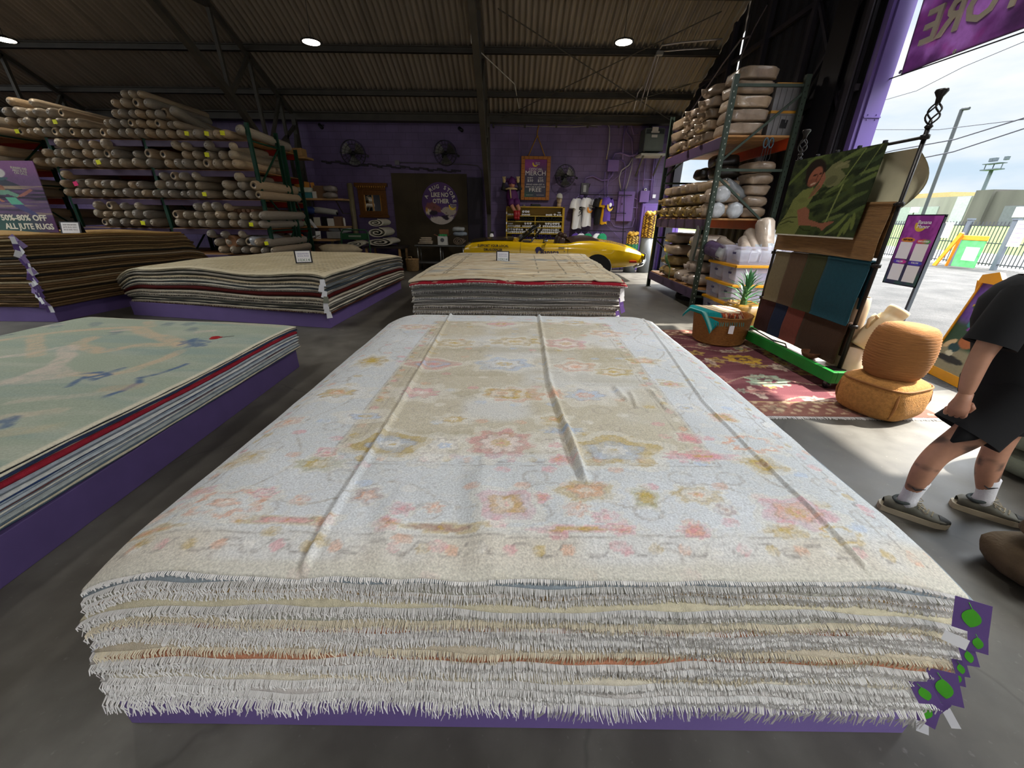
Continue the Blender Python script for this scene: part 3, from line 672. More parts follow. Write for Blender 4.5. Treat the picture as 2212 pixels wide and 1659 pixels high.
for k in range(NM):
 r_ = k / NM; w_ = RD.uniform(-0.012, 0.012)
 big = k in (0, 3); below = NM + 1 - k
 fr = dict(m=M_fr2 if k in (5, 10, 15) else M_fr, n=620 if big else 560, L=(0.052 if k == 0 else 0.045 if big else RD.uniform(0.020, 0.032)), w=0.0034, out=0.012 + RD.uniform(0, 0.012))
 o = main.rug(th_m - 0.0006, rugm(cols_m[k], k % 3), 'hand-knotted %s rug, %s from the top of the large front pile' % ('rust edged' if k == 8 else 'straw coloured' if k == NM - 3 else 'white fringed' if k % 2 else 'pale fringed', ORD[below]),
     off=(-0.10 + 0.13 * r_ + RD.uniform(-.02, .02), -0.13 + 0.17 * min(1, r_ * 1.35) + RD.uniform(-.012, .012), 0.135 - 0.135 * r_ + w_, -0.02), wob=0.010, nu=70, nv=44, seed=k, group='rugs in the large front pile', fringe=fr)
 LAYR.append((o, main.last))
top_rug = main.rug(th_m - 0.0006, M_knot, 'faded cream floral rug with pink and gold motifs topping the large front pile', off=(0.0, 0.0, 0.0, 0.0), wob=0.008, nu=340, nv=430, seed=99, top=paint_main, group='rugs in the large front pile',
       fringe=dict(m=M_fr, n=420, L=0.014, w=0.005, out=0.010), extra=creases, even=True)
# hang tags with a green leaf at the right front corner
M_tag = mat('tag_purple', '#6b5290', rough=0.35, var=0.1); M_leaf = mat('tag_leaf_green', '#4fae2e', rough=0.35, var=0.2, scale=12); M_white = mat('white_card', '#eeeef0', rough=0.5, var=0.03); M_ink = mat('black_ink', '#17161a', rough=0.6)
TAGS = [(2103, 1298, 52, 76, -3, 16, 0.80), (2112, 1366, 26, 45, 2, 13, 0.80), (2086, 1395, 18, 42, 14, 12, 0.80), (2070, 1425, 18, 34, 14, 11, 0.795), (2066, 1445, 16, 34, 8, 8, 0.79), (2032, 1448, 50, 66, 10, 6, 0.775), (1984, 1472, 44, 42, 26, 5, 0.765), (2048, 1490, 30, 40, -20, 4, 0.775), (2008, 1508, 40, 56, -10, 3, 0.755), (2040, 1512, 10, 52, -30, 2, 0.765)]
for (px, py, w, h, ang, lay, Y) in TAGS:
 o = LAYR[max(0, min(NM - 1, lay))][0]
 c = at_y(px, py, Y - 0.045); c2 = at_y(px + w, py + h, Y - 0.045); W_ = abs(c2.x - c.x) * .48; H_ = abs(c2.z - c.z) * .60
 M = face_to(-.75, .35) @ RZ(math.radians(ang + 14)); b = MB(); org = Vector((c.x, c.y, c.z))
 b.prism([(-W_ / 2, 0), (W_ / 2, 0), (W_ / 2, -H_), (-W_ / 2, -H_)], 0.0012, M, org); tg = b.build('hang_tag', M_tag, o)
 tg['label'] = 'purple hang tag with a green leaf'
 lf = [(W_ * 0.27 * math.sin(PI * k / 10) ** 0.8, -H_ * (0.25 + 0.6 * k / 10)) for k in range(11)]; lf = lf + [(-x, y) for x, y in lf[::-1][1:-1]]
 b = MB(); b.prism(lf, 0.0008, M, org + M @ Vector((0, 0, 0.0012))); b.bar(org + M @ Vector((-W_ * 0.12, -H_ * 0.08, 0.0016)), org + M @ Vector((0, -H_ * 0.28, 0.0016)), W_ * 0.03, 0.001); b.build('leaf_print', M_leaf, tg)
for (px, py, w, h, ang) in [(2068, 1372, 34, 22, -20), (1992, 1545, 20, 40, -4), (2042, 1530, 16, 40, 20)]:
 c = at_y(px, py, 0.745); W_ = w / 680; H_ = h / 680; M = face_to(-.7, .3) @ RZ(math.radians(ang + 20)); b = MB(); b.prism([(-W_ / 2, 0), (W_ / 2, 0), (W_ / 2, -H_), (-W_ / 2, -H_)], 0.001, M, c); b.build('price_tag', M_white, LAYR[2][0])

# ---- green floral pile at the left --------------------------------------------
platform('long dark purple platform under the low sage green pile beside the front pile', [(-5.2, 0.9), (-2.36, 0.9), (-2.47, 4.17), (-5.1, 4.35)], 0.235, mat('platform_purple_dark', '#4b3c66', rough=0.55, var=0.1))
green = Pile((-5.45, 0.75), (-2.40, 0.75), (-2.42, 4.17), (-5.15, 4.46), 0.237, {'L': (0.9, 0.25), 'R': (0.25, 0.2), 'F': (0.3, 0.3), 'B': (0.25, 0.2)}, wave=0.03, wl=1.6, seed=2); green.H = .25
GC = ['#3b4a58', '#b9b19a', '#53626c', '#9aa09d', '#7d8790', '#c4c2b8', '#8b949b', '#5f4040', '#a9b0b4', '#88939c', '#2c4068', '#c9c9c4', '#7f8991', '#9aa1a8', '#8e2230', '#c9b7a4', '#2b3550', '#d8cfb8', '#1f2227']
GT = [.012, .013, .012, .013, .016, .01, .015, .010, .014, .014, .011, .01, .016, .018, .030, .013, .012, .014, .006]
GN = ['slate', 'cream', 'slate grey', 'pale grey', 'grey', 'off white', 'grey', 'dark brown', 'light grey', 'blue grey', 'navy blue', 'white edged', 'grey', 'blue grey', 'deep red', 'pinkish cream', 'navy', 'ivory', 'thin black']
_s = sum(GT); GT = [t * (0.49 - 0.237 - 0.012) / _s for t in GT]
for k, (c_, t_) in enumerate(zip(GC, GT)):
 green.rug(t_, rugm(c_), '%s flat-woven rug, %s from the top of the low sage green pile' % (GN[k], ORD[len(GC) + 1 - k]), off=(RD.uniform(-.03, .02), RD.uniform(-.012, .014), RD.uniform(-.02, .02), RD.uniform(-.015, .015)), wob=0.006, nu=30, nv=40, seed=k, group='rugs in the low green pile')
BEI, SLB = hx('#c9b699'), hx('#5d7391')
def paint_green(X, Y, S, T):
 C = np.zeros(X.shape + (3,)) + np.array(hx('#a4ae9b')); W, D = green.W, green.D
 C = mixc(C, '#8fa39d', ss(.4, .75, fbm(X * 0.4, Y * 4, 1.6, 4)) * .7); C = mixc(C, '#b7bbaa', ss(.45, .7, fbm(X * .7, Y * 3, 3, 9)) * .5)
 wear = 0.45 + 0.55 * ss(.3, .6, fbm(X, Y, 20, 12))
 def V(pts, w, c, a=.8):
  nonlocal C
  P = [at_z(x, y, .5) for x, y in pts]; m = np.zeros(X.shape)
  Xw, Yw = X + .03 * (vnoise(X, Y, 9, 3) - .5), Y + .03 * (vnoise(X, Y, 9, 4) - .5)
  for p, q in zip(P[:-1], P[1:]): m = np.maximum(m, seg(Xw, Yw, p.x, p.y, q.x, q.y, w))
  C = mixc(C, c, m * wear * a)
 V([(0, 735), (90, 722), (200, 712), (295, 707)], .05, BEI); V([(290, 708), (330, 725), (380, 735), (390, 745)], .07, BEI); V([(390, 742), (300, 745), (220, 760), (165, 745), (200, 730)], .06, BEI)
 V([(390, 758), (350, 775), (280, 800), (240, 808), (140, 810)], .05, BEI); V([(0, 772), (60, 765), (125, 752)], .035, '#d0c6b8'); V([(0, 830), (60, 812), (110, 795), (145, 770), (150, 750)], .06, '#d0c3b4'); V([(110, 800), (135, 812), (60, 822)], .08, '#c9bfb0')
 V([(75, 725), (80, 768)], .06, BEI); V([(30, 870), (90, 862), (230, 850)], .04, '#c7c1ae', .6); V([(0, 905), (130, 890)], .05, '#cbbfa8', .6); V([(0, 940), (120, 925)], .05, '#bdb698', .6)
 V([(232, 858), (260, 845), (300, 825), (303, 815), (340, 805), (405, 785)], .022, SLB, .95); V([(235, 840), (245, 838), (290, 835)], .06, '#c2a98c', .5)
 V([(148, 835), (165, 822), (190, 815), (225, 808), (270, 793)], .022, SLB, .95); V([(180, 808), (220, 803), (235, 810), (205, 820), (182, 815)], .022, SLB, .95)
 V([(385, 745), (430, 735), (450, 740)], .02, SLB); V([(395, 738), (425, 748)], .02, SLB); V([(405, 750), (420, 733)], .03, SLB); V([(440, 746), (410, 736)], .03, SLB); V([(0, 915), (30, 905), (10, 925)], .03, SLB); V([(0, 725), (20, 723)], .03, '#6d7c82')
 for (x, y) in [(118, 704), (110, 693), (205, 701), (250, 718), (362, 700), (408, 700), (415, 712)]: V([(x - 10, y + 1), (x + 10, y - 1)], .03, '#7d8b8c', .8); V([(x, y + 3), (x + 3, y - 3)], .05, '#7d8b8c', .6)
 for (x, y) in [(445, 718), (260, 716), (115, 705)]: V([(x - 14, y), (x + 14, y - 3)], .035, '#cdbfb0', .8)
 V([(470, 697), (560, 703), (600, 705)], .04, '#bdb49c', .7); V([(320, 695), (325, 705)], .05, BEI, .6)
 C = mixc(C, '#d5cfb8', ss(.03, .012, W - S)); C = mixc(C, '#c9c6b0', ss(.05, .02, D - T) * .7)
 return C
green.rug(0.011, M_flat, 'sage green floral rug with blue and beige motifs topping the low pile', off=(0, 0.004, 0, 0), wob=0.006, nu=200, nv=220, seed=77, top=paint_green, group='rugs in the low green pile', even=True,
    extra=lambda X, Y, S, T: 0.006 * (fbm(X, Y, 1.5, 6) - .5) + 0.001)
# red-handled scissors lying on it
p = at_z(478, 731, 0.497); t = thing('scissors', 'small scissors with red handles lying on the sage green rug', 'scissors', (p.x, p.y, p.z + .006), math.radians(20))
for sg in (-1, 1):
 b = MB(); b.prism([(0, -.006), (.11, -.001), (.11, .001), (0, .006)], .003, RZ(sg * .07), (0, 0, .002 + .003 * (sg > 0))); b.build('blade', mat('steel_blade', '#9a9a98', rough=.3, metal=.9), t)
 b = MB(); b.tube([(-.05 + .035 * math.cos(a), sg * .022 + .018 * math.sin(a), .005) for a in np.linspace(0, 2 * PI, 17)], .006, 8); b.bar((-.018, sg * .014, .005), (.012, 0, .005), .01, .009); b.build('handle', mat('red_plastic', '#b5151f', rough=.35), t)

# ---- cream dashed pile (second row, left) ---------------------------------------
platform('dark purple platform under the cream dashed pile in the middle of the room', [(-6.55, 6.55), (-2.84, 5.84), (-2.72, 9.5), (-5.9, 9.4)], 0.235, M_plat)
cream = Pile((-6.62, 6.60), (-2.77, 5.76), (-2.62, 9.45), (-5.75, 9.25), 0.237, {'L': (0.75, 0.50), 'R': (0.35, 0.25), 'F': (0.25, 0.3), 'B': (0.5, 0.35)}, wave=0.035, wl=2.1, seed=3); cream.H = .6
CC = ['#4b2c22', '#a79e8c', '#2b2b2b', '#cfc6b2', '#45453f', '#8f8a7e', '#2b2d2e', '#d0c9b8', '#6e6a60', '#b5ab98', '#3a3634', '#4c120f', '#77706a', '#bdb8aa', '#3c4449', '#c9c2b0', '#6b6f70', '#b9a98c', '#4a4a45', '#8d8578', '#33342f', '#d6cdb6']
CT = [.02, .024, .014, .022, .026, .024, .016, .018, .028, .026, .018, .046, .026, .026, .02, .026, .028, .024, .024, .026, .016, .02]
CN = ['dark brown', 'tan', 'black', 'cream', 'charcoal', 'grey', 'black', 'ivory', 'dark taupe', 'sand', 'dark grey', 'thick dark red', 'taupe', 'pale grey', 'slate', 'ivory', 'grey', 'tan fringed', 'charcoal', 'grey brown', 'black', 'ivory']
_s = sum(CT); CT = [t * (0.84 - 0.237 - 0.02) / _s for t in CT]
for k, (c_, t_) in enumerate(zip(CC, CT)):
 fr = dict(m=M_fr2, n=150, L=.022, w=.007, out=.012) if k in (1, 7, 9, 13, 17) else None
 o = cream.rug(t_ - .0006, rugm(c_, 1), '%s rug, %s from the top of the cream dashed pile' % (CN[k], ORD[len(CC) + 1 - k]), off=(-.14 + .2 * (k / 22) ** 1.0 + RD.uniform(-.03, .03), RD.uniform(-.02, .02), RD.uniform(-.02, .02), RD.uniform(-.02, .02)), wob=0.012, nu=44, nv=40, seed=k, group='rugs in the cream dashed pile', fringe=fr)
 if k in (2, 5, 8, 11, 14, 17, 20):
  c = Vector(cream.last[-1, 0]); M = face_to(math.radians(25)) @ RZ(RD.uniform(-.3, .3)); b = MB(); b.prism([(-.03, 0), (.03, 0), (.04, -.10), (-.04, -.10)], .004, M, c + Vector((.0, -.05, .0)))
  b.build('hang_tag', [M_white, mat('tassel_grey', '#7d8070', var=.2), M_white][k % 3 if k != 11 else 1], o)
def paint_cream(X, Y, S, T):
 C = np.zeros(X.shape + (3,)) + np.array(hx('#d5c8a6')); C = mixc(C, '#c4b48e', ss(.4, .7, fbm(X, Y, 3, 3)) * .6)
 row = np.round(T / 0.085); ph = S + (row % 2) * 0.04 + T * .35; d = np.abs(ph / 0.085 - np.round(ph / 0.085)); lt = np.abs(T / 0.085 - row)
 zz_ = np.abs(((S + .5 * T) / 0.75) % 2 - 1); amp = ss(.25, .75, fbm(S, T, 1.4, 14)) * .6 + .35
 C = mixc(C, '#3b3428', (lt < .12) * (d < .30) * amp * 0.95)
 C = mixc(C, '#d9cdae', ss(.10, .05, np.minimum(np.minimum(S, cream.W - S), np.minimum(T, cream.D - T))))
 return C
cream.rug(0.02, M_flat, 'cream rug with rows of dark dashes topping the middle left pile', off=(.06, .0, .01, 0), wob=0.014, nu=150, nv=150, seed=78, top=paint_cream, group='rugs in the cream dashed pile', even=True,
    extra=lambda X, Y, S, T: 0.05 * np.exp(-((S - 1.9) / 1.1) ** 2 - ((T - 2.9) / 1.1) ** 2) + 0.012 * (fbm(X, Y, 1.2, 6) - .5) + .002)

# ---- beige pile in the middle of the second row --------------------------------
platform('purple platform under the beige pile in front of the yellow car', [(-1.42, 5.75), (1.48, 5.75), (1.6, 9.9), (-1.38, 9.9)], 0.235, M_plat)
beige = Pile((-1.50, 5.66), (1.60, 5.69), (1.74, 10.02), (-1.46, 10.08), 0.237, {'L': (0.6, 0.25), 'R': (0.3, 0.2), 'F': (0.25, 0.25), 'B': (0.25, 0.25)}, wave=0.02, wl=1.5, seed=4); beige.H = .58
BC = ['#8b8273', '#9c917f', '#6e6961', '#b5a78f', '#8e8a82', '#a39b8e', '#7d776e', '#b3ab9c', '#96928c', '#6f6c68', '#aaa69e', '#8f8f8f', '#b9b3a6', '#8a8781', '#a5a29c', '#777470', '#b8b4aa', '#9b9b9b', '#85837e', '#b0aca2', '#c9c0ab']
for k, c_ in enumerate(BC):
 t_ = (0.765 - 0.237) / len(BC)
 fr = dict(m=M_fr, n=130, L=.03, w=.008, out=.012) if k in (3, 4, 7, 12, 16, 20) else None
 o = beige.rug(t_ - .0006, rugm(c_, 2), 'greige flat rug, %s from the top of the beige pile before the car' % ORD[len(BC) + 2 - k], off=(-.03 + RD.uniform(-.03, .02), -.06 + .05 * k / 21 + RD.uniform(-.02, .015), RD.uniform(-.015, .02), 0), wob=0.012, nu=46, nv=44, seed=k, group='rugs in the beige pile', fringe=fr)
 if k in (1, 4, 8, 12, 15, 18):
  c = Vector(beige.last[-1, 0]); b = MB(); b.prism([(-.03, 0), (.03, 0), (.035, -.12), (-.035, -.12)], .004, face_to(.3) @ RZ(RD.uniform(-.4, .4)), c + Vector((.0, -.05, .02))); b.build('hang_tag', M_white if k % 4 else M_tag, o)
def paint_red(X, Y, S, T):
 C = np.zeros(X.shape + (3,)) + np.array(hx('#8f1626')); e = np.minimum(S, T + .05)
 z = (np.abs(((S / .11) % 2) - 1) * .05); C = mixc(C, '#2a1420', (np.abs(T - .01 + .0 - z) < .022)); C = mixc(C, '#b9a08a', (np.abs(T + .035) < .006) * .8); return C
beige.rug(0.030, M_flat, 'deep red geometric rug, second from the top of the beige pile', off=(-.02, .03, .075, 0), wob=0.012, nu=140, nv=90, seed=41, top=paint_red, group='rugs in the beige pile', fringe=dict(m=M_fr, n=150, L=.02, w=.009, out=.014))
def paint_beige(X, Y, S, T):
 W, D = beige.W, beige.D
 C = np.zeros(X.shape + (3,)) + np.array(hx('#cbbd9f')); st = fbm(X * .8, Y * 3.2, 3.2, 31)
 C = mixc(C, '#a98f6c', ss(.52, .75, st) * .75); C = mixc(C, '#8c9499', ss(.55, .8, fbm(X * .7, Y * 2.2, 2.4, 33)) * .85); C = mixc(C, '#ded6c0', ss(.5, .75, fbm(X, Y * 2, 5, 34)) * .6)
 e = np.minimum(np.minimum(S, W - S), np.minimum(T, D - T)); run = np.where(np.minimum(S, W - S) < np.minimum(T, D - T), T, S)
 for d0 in (.12, .42, .46): C = mixc(C, '#6e675c', (np.abs(e - d0) < .008) * .75)
 C = mixc(C, '#c6bda4', ss(.12, .1, e) * .8); f_ = np.hypot((run / .3 - np.round(run / .3)) * .3 / .035, (e - .27) / .03); C = mixc(C, '#3d3f44', (f_ < 1) * (np.sin(run * 40) > -.3) * .7)
 C = mixc(C, '#54524d', (np.abs(np.mod(S, .42) - .2) < .006) * (e > .46) * ss(.4, .6, fbm(X, Y, 4, 3)) * .7)
 return C
beige.rug(0.024, M_flat, 'beige and grey-blue rug topping the pile in front of the yellow car', off=(0.02, 0.0, -0.01, 0), wob=0.022, nu=150, nv=170, seed=79, top=paint_beige, group='rugs in the beige pile', even=True,
    extra=lambda X, Y, S, T: 0.012 * (fbm(X, Y, 2.2, 6) - .5) - .03 * np.exp(-((S - 1.42) / .07) ** 2) * np.exp(-(T / .1) ** 2) + .016 * np.exp(-((S - 2.55 + .06 * (T - 2)) / .03) ** 2) + .002)

# ---- tall jute pile at the far left --------------------------------------------
platform('dark purple platform under the tall brown jute pile', [(-10.6, 6.02), (-7.28, 6.02), (-7.05, 9.4), (-10.6, 9.4)], 0.24, M_plat)
jute = Pile((-10.7, 5.98), (-7.24, 5.98), (-6.98, 9.50), (-10.7, 9.5), 0.242, {'B': (0.55, 0.9), 'L': (.3, .3), 'F': (.10, .3)}, wave=0.03, wl=2.6, seed=5); jute.H = 1.25
JC = ['#6b543a', '#7d6446', '#4a3a28', '#8a7050', '#5b4630', '#75603f', '#3a3024', '#8f7a5a', '#6a5236', '#7b6244', '#9a8a6c', '#5e4a32', '#846a48', '#2f2b26', '#8b7352', '#6f573a', '#54422e', '#7a6242', '#a09078', '#5b4832', '#262624', '#8c7654', '#6e5a3e', '#7f6848', '#4e3e2c', '#88704e', '#6b5438', '#94805e', '#7a5f40']
JN = ['brown', 'tan', 'dark brown', 'light tan']
for k, c_ in enumerate(JC):
 t_ = (1.26 - 0.242) / len(JC); r_ = k / len(JC)
 o = jute.rug(t_ - .0006, rugm(c_, 1), '%s braided jute rug, %s from the top of the tall jute pile' % (JN[k % 4], ORD[len(JC) + 1 - k]), off=(0, RD.uniform(-.025, .02), RD.uniform(-.02, .02), -.75 * r_ ** 1.3 + RD.uniform(-.03, .03)), wob=0.014, nu=24, nv=40, seed=k, group='rugs in the tall jute pile')
 if k % 2 == 0:
  for q in range(2):
   c = Vector(jute.last[-1, 0]) + Vector((RD.uniform(-.05, .03), -.06, RD.uniform(-.02, .02))); b = MB(); w_ = RD.uniform(.03, .045); b.prism([(-w_, 0), (w_, 0), (w_, -.1), (-w_, -.1)], .004, face_to(RD.uniform(-.3, .7)) @ RZ(RD.uniform(-.6, .6)), c); b.build('hang_tag', [M_white, M_tag, mat('tag_lilac', '#9a84b8', rough=.4)][(k // 2 + q) % 3], o)
jute.rug(.03, rugm('#b8935a', 2), 'golden tan jute rug on top of the tall jute pile', off=(0, -.03, -.25, -.75), wob=.012, nu=24, nv=40, seed=90, group='rugs in the tall jute pile')

# ---- small table-tent signs on the piles ---------------------------------------
M_black = mat('black_plastic', '#131315', rough=.4)
def tent(label, loc, rz, w, h, lines):
 t = thing('price_sign', label, 'sign', loc, rz)
 b = MB(); M = face_to(0, .22); b.prism([(-w / 2, 0), (w / 2, 0), (w / 2, h), (-w / 2, h)], .006, M, (0, 0, 0)); b.prism([(-w / 2, 0), (w / 2, 0), (w / 2, h), (-w / 2, h)], .006, face_to(PI, .22), (0, 2 * h * math.sin(.22), 0)); b.build('holder', M_black, t)
 b = MB(); k = .84; b.prism([(-w / 2 * k, h * .08), (w / 2 * k, h * .08), (w / 2 * k, h * .93), (-w / 2 * k, h * .93)], .001, M, M @ Vector((0, 0, .006))); cd = b.build('card', M_white, t)
 for s_, y, sz, m_ in lines: letters('print', s_, sz, m_, cd, M, M @ Vector((0, y, .0075)), depth=.0004, width=w * .66)
 return t
M_green_ink = mat('green_ink', '#3f6b3c'); M_vio_ink = mat('violet_ink', '#5a4a9a')
p = at_z(1086, 565, .815); tent('small white 10X14 sign in a black holder on the beige pile', (p.x, p.y, .803), 0, .26, .21, [('10X14', .03, .07, M_green_ink), ('HANDWOVEN', .14, .03, M_vio_ink), ('WOOL RUGS', .105, .03, M_vio_ink)])
p = at_z(658, 570, .86); tent('small white tent sign standing on the cream dashed rug', (p.x, p.y, .872), .45, .26, .21, [('10X14', .03, .06, M_green_ink), ('HANDWOVEN', .14, .03, M_vio_ink), ('WOOL RUGS', .105, .03, M_vio_ink)])
tent('small lined white card in a black holder at the jute pile corner', (*at_y(150, 492, 7.0)[:2], 1.275), .1, .32, .20, [('SHOP OUR NATURAL', .14, .03, M_ink), ('JUTE RUG SIZES', .10, .03, M_ink), ('8X10 AND 9X12', .06, .03, M_ink)])
# ================================================================ pallet racks with wrapped rolls (left)
M_rgreen = mat('rack_green', '#15402f', rough=0.45, metal=0.2, var=0.2, scale=10); M_beam = mat('rack_beam_purple', '#4c3a55', rough=0.45, var=0.1); M_rbeam = mat('rack_beam_red', '#8c2015', rough=0.45, var=0.15)
M_deck = mat('rack_deck_wood', '#a5784a', rough=0.7, var=0.2, scale=4, stretch=(1, 8, 1)); M_hole = mat('dark_hole', '#0c0c0c', rough=0.9)
def post_mesh(b, x, y, h, sy=1, w=0.075):
 """punched C-section upright, open to the side away from the front"""
 b.span((x - w / 2, y - 0.002, 0), (x + w / 2, y + 0.002, h)); b.span((x - w / 2, y, 0), (x - w / 2 + 0.003, y + sy * 0.06, h)); b.span((x + w / 2 - 0.003, y, 0), (x + w / 2, y + sy * 0.06, h))
 b.span((x - w / 2 - 0.02, y - 0.03, 0), (x + w / 2 + 0.02, y + 0.09 * sy, 0.008))
def rack_left(label, posts_x, y0, y1, h, shelves, group):
 t = thing('pallet_rack', label, 'rack', (posts_x[0], y0, 0), 0, group); ox, oy = posts_x[0], y0
 for x in posts_x:
  for y, sy in ((0, 1), (y1 - y0, -1)):
   b = MB(); post_mesh(b, x - ox, y, h, sy); b.build('upright_post', M_rgreen, t)
  b = MB(); d = y1 - y0; zs = np.arange(0.3, h - 0.2, 0.95)
  for k, z in enumerate(zs):
   b.bar((x - ox, 0.02, z), (x - ox, d - 0.02, z), 0.03, 0.03)
   if k: b.bar((x - ox, 0.02 if k % 2 else d - 0.02, zs[k - 1]), (x - ox, d - 0.02 if k % 2 else 0.02, z), 0.03, 0.03)
  b.build('brace', M_rgreen, t)
 for z in shelves:
  for xa, xb in zip(posts_x[:-1], posts_x[1:]):
   b = MB(); b.span((xa - ox + 0.04, -0.03, z - 0.14), (xb - ox - 0.04, 0.02, z - 0.015), 0.008); b.build('front_beam', M_beam, t)
   b = MB(); b.span((xa - ox + 0.04, y1 - y0 - 0.02, z - 0.14), (xb - ox - 0.04, y1 - y0 + 0.03, z - 0.015), 0.008); b.build('back_beam', M_rbeam, t)
   b = MB(); b.span((xa - ox + 0.04, 0.0, z - 0.014), (xb - ox - 0.04, y1 - y0, z - 0.002)); b.build('shelf_deck', M_deck, t)
 return t
RY0, RY1 = 10.1, 11.3
PX = [at_y(102, 303, RY0).x, at_y(312, 306, RY0).x, at_y(538, 303, RY0).x]
ZS = [at_y(330, y, RY0).z for y in (301.5, 365.5, 429, 491.5, 547)]
rack_left('long green pallet rack of wrapped rug rolls against the back left', PX, RY0, RY1, ZS[0] + 0.35, ZS, 'green pallet racks')
rack_left('green pallet rack behind the long one, carrying the rear ends of the rolls', [PX[0] + .02, PX[1], PX[2] + .02], 11.42, 12.1, ZS[0] + 0.1, ZS, 'green pallet racks')
# wrapped rolls
M_wrap = [mat('roll_wrap_%s' % n, c, rough=0.32, var=0.22, scale=9, bump=0.35, bscale=24, coat=0.25) for n, c in (('sand', '#a89a86'), ('grey', '#999084'), ('tan', '#b09b80'))]
M_yel = mat('yellow_tag', '#e6e712', rough=0.6, var=0.03); M_pnk = mat('pink_tag', '#ef2f78', rough=0.6, var=0.05)
def roll_mesh(b, L, seed, core=False):
 r = np.random.default_rng(seed); n = 14; ph = r.uniform(0, 6, 3)
 wob = lambda w, z: 1 + 0.05 * math.sin(2 * w + ph[0]) + 0.03 * math.sin(3 * w + ph[1] + z)
 prof = [(0.0, 0.035), (0.30, 0.03), (0.34, 0.0)] if core else [(0.0, -.02), (0.22, -.03), (0.5, -0.022), (0.8, -.004)]
 prof = prof + [(0.9, 0.012), (1.0, 0.06), (1.0, L * 0.3), (0.97, L * 0.6), (1.0, L * 0.97), (0.8, L), (0, L)]
 b.lathe(prof, n, rot=RX(-PI / 2), wob=wob)      # axis along +y, unit radius across
ROLLS = []
for k in range(6):
 b = MB(); roll_mesh(b, 1.0, k, core=(k == 5)); o = b.build('rug_roll', M_wrap[k % 3], None, smooth=True)
 if k == 5:
  b = MB(); b.lathe([(0.0, -0.0), (0.33, -0.0), (0.33, 0.02)], 12, rot=RX(-PI / 2)); b.build('core_hole', M_hole, o)
 ROLLS.append(o)
_used = [False] * 6
ROWN = ['bottom', 'second', 'third', 'fourth', 'fifth']
def put_roll(x, y, z, r, L, label, group, k=None, pitch=0.0, yaw=0.0, tagm=None):
 if abs(x + 6.62) < .2: L = min(L, (13.02 - (max(1.75, 1.62 + (z + .1 - 1.62) / KB) - 1.75) * 1.139) * KB - .2 - y)
 k = RD.choice([0, 1, 2, 3, 4, 0, 1, 2, 3, 4, 5]) if k is None else k
 if _used[k]:
  o = ROLLS[k].copy(); COL.objects.link(o)
  for ch in ROLLS[k].children:
   if ch.name.startswith('core_hole'): q = ch.copy(); COL.objects.link(q); q.parent = o
 else: o = ROLLS[k]; _used[k] = True
 o.location = (x, y, z); o.scale = (r, L, r); o.rotation_euler = (pitch, 0, yaw); tag(o, label, 'rug roll', group)
 if tagm:
  b = MB(); s_ = 0.055 / r
  b.box((0.05, -0.04, -0.05), (1.0, 0.004, .9), rot=RY(RD.uniform(-.2, .2))); b.build('price_tag', tagm, o)
 return o
SHN = ['top shelf', 'second shelf', 'third shelf', 'fourth shelf', 'lowest shelf']
# for each shelf and bay: rows of (first px, last px, count); tags: {(row, index): material}
BAYS = {
 (0, 'left'): [[(106, 250, 9)], [(92, 232, 8)], [(96, 200, 6)], [(112, 150, 2)]],
 (0, 'right'): [[(270, 522, 14)], [(286, 392, 7), (412, 428, 2)], [(308, 398, 6)], [(318, 384, 4)], [(338, 372, 3)]],
 (1, 'left'): [[(116, 292, 10)], [(138, 282, 8)], [(178, 266, 5)]],
 (1, 'right'): [[(322, 352, 2), (384, 530, 8)], [(322, 380, 3), (424, 500, 4), (524, 524, 1)], [(412, 432, 2), (478, 478, 1), (528, 528, 1)]],
 (2, 'left'): [[(150, 318, 9)], [(150, 205, 3), (222, 260, 3), (294, 312, 2)], [(160, 160, 1)]],
 (2, 'right'): [[(342, 452, 7), (490, 562, 4)], [(352, 440, 5), (498, 556, 3)], [(370, 432, 4), (526, 526, 1)]],
 (3, 'left'): [[(205, 316, 6)], [(196, 308, 6)], [(206, 290, 4)]],
 (3, 'right'): [[(372, 556, 9)], [(372, 560, 9)], [(420, 484, 4)]],
 (4, 'right'): [[(452, 566, 6)], [(444, 560, 6)], [(430, 500, 3)]],
}
TAGAT = {(0, 'left', 0, 0): 1, (0, 'left', 1, 5): 1, (0, 'right', 0, 9): 1, (0, 'right', 0, 11): 1, (0, 'right', 0, 13): 1, (0, 'right', 1, 0): 0, (1, 'left', 0, 7): 1, (1, 'right', 1, 5): 1, (2, 'left', 1, 1): 2, (2, 'right', 0, 6): 1, (3, 'right', 0, 7): 1, (3, 'left', 0, 4): 1, (4, 'right', 1, 5): 1}
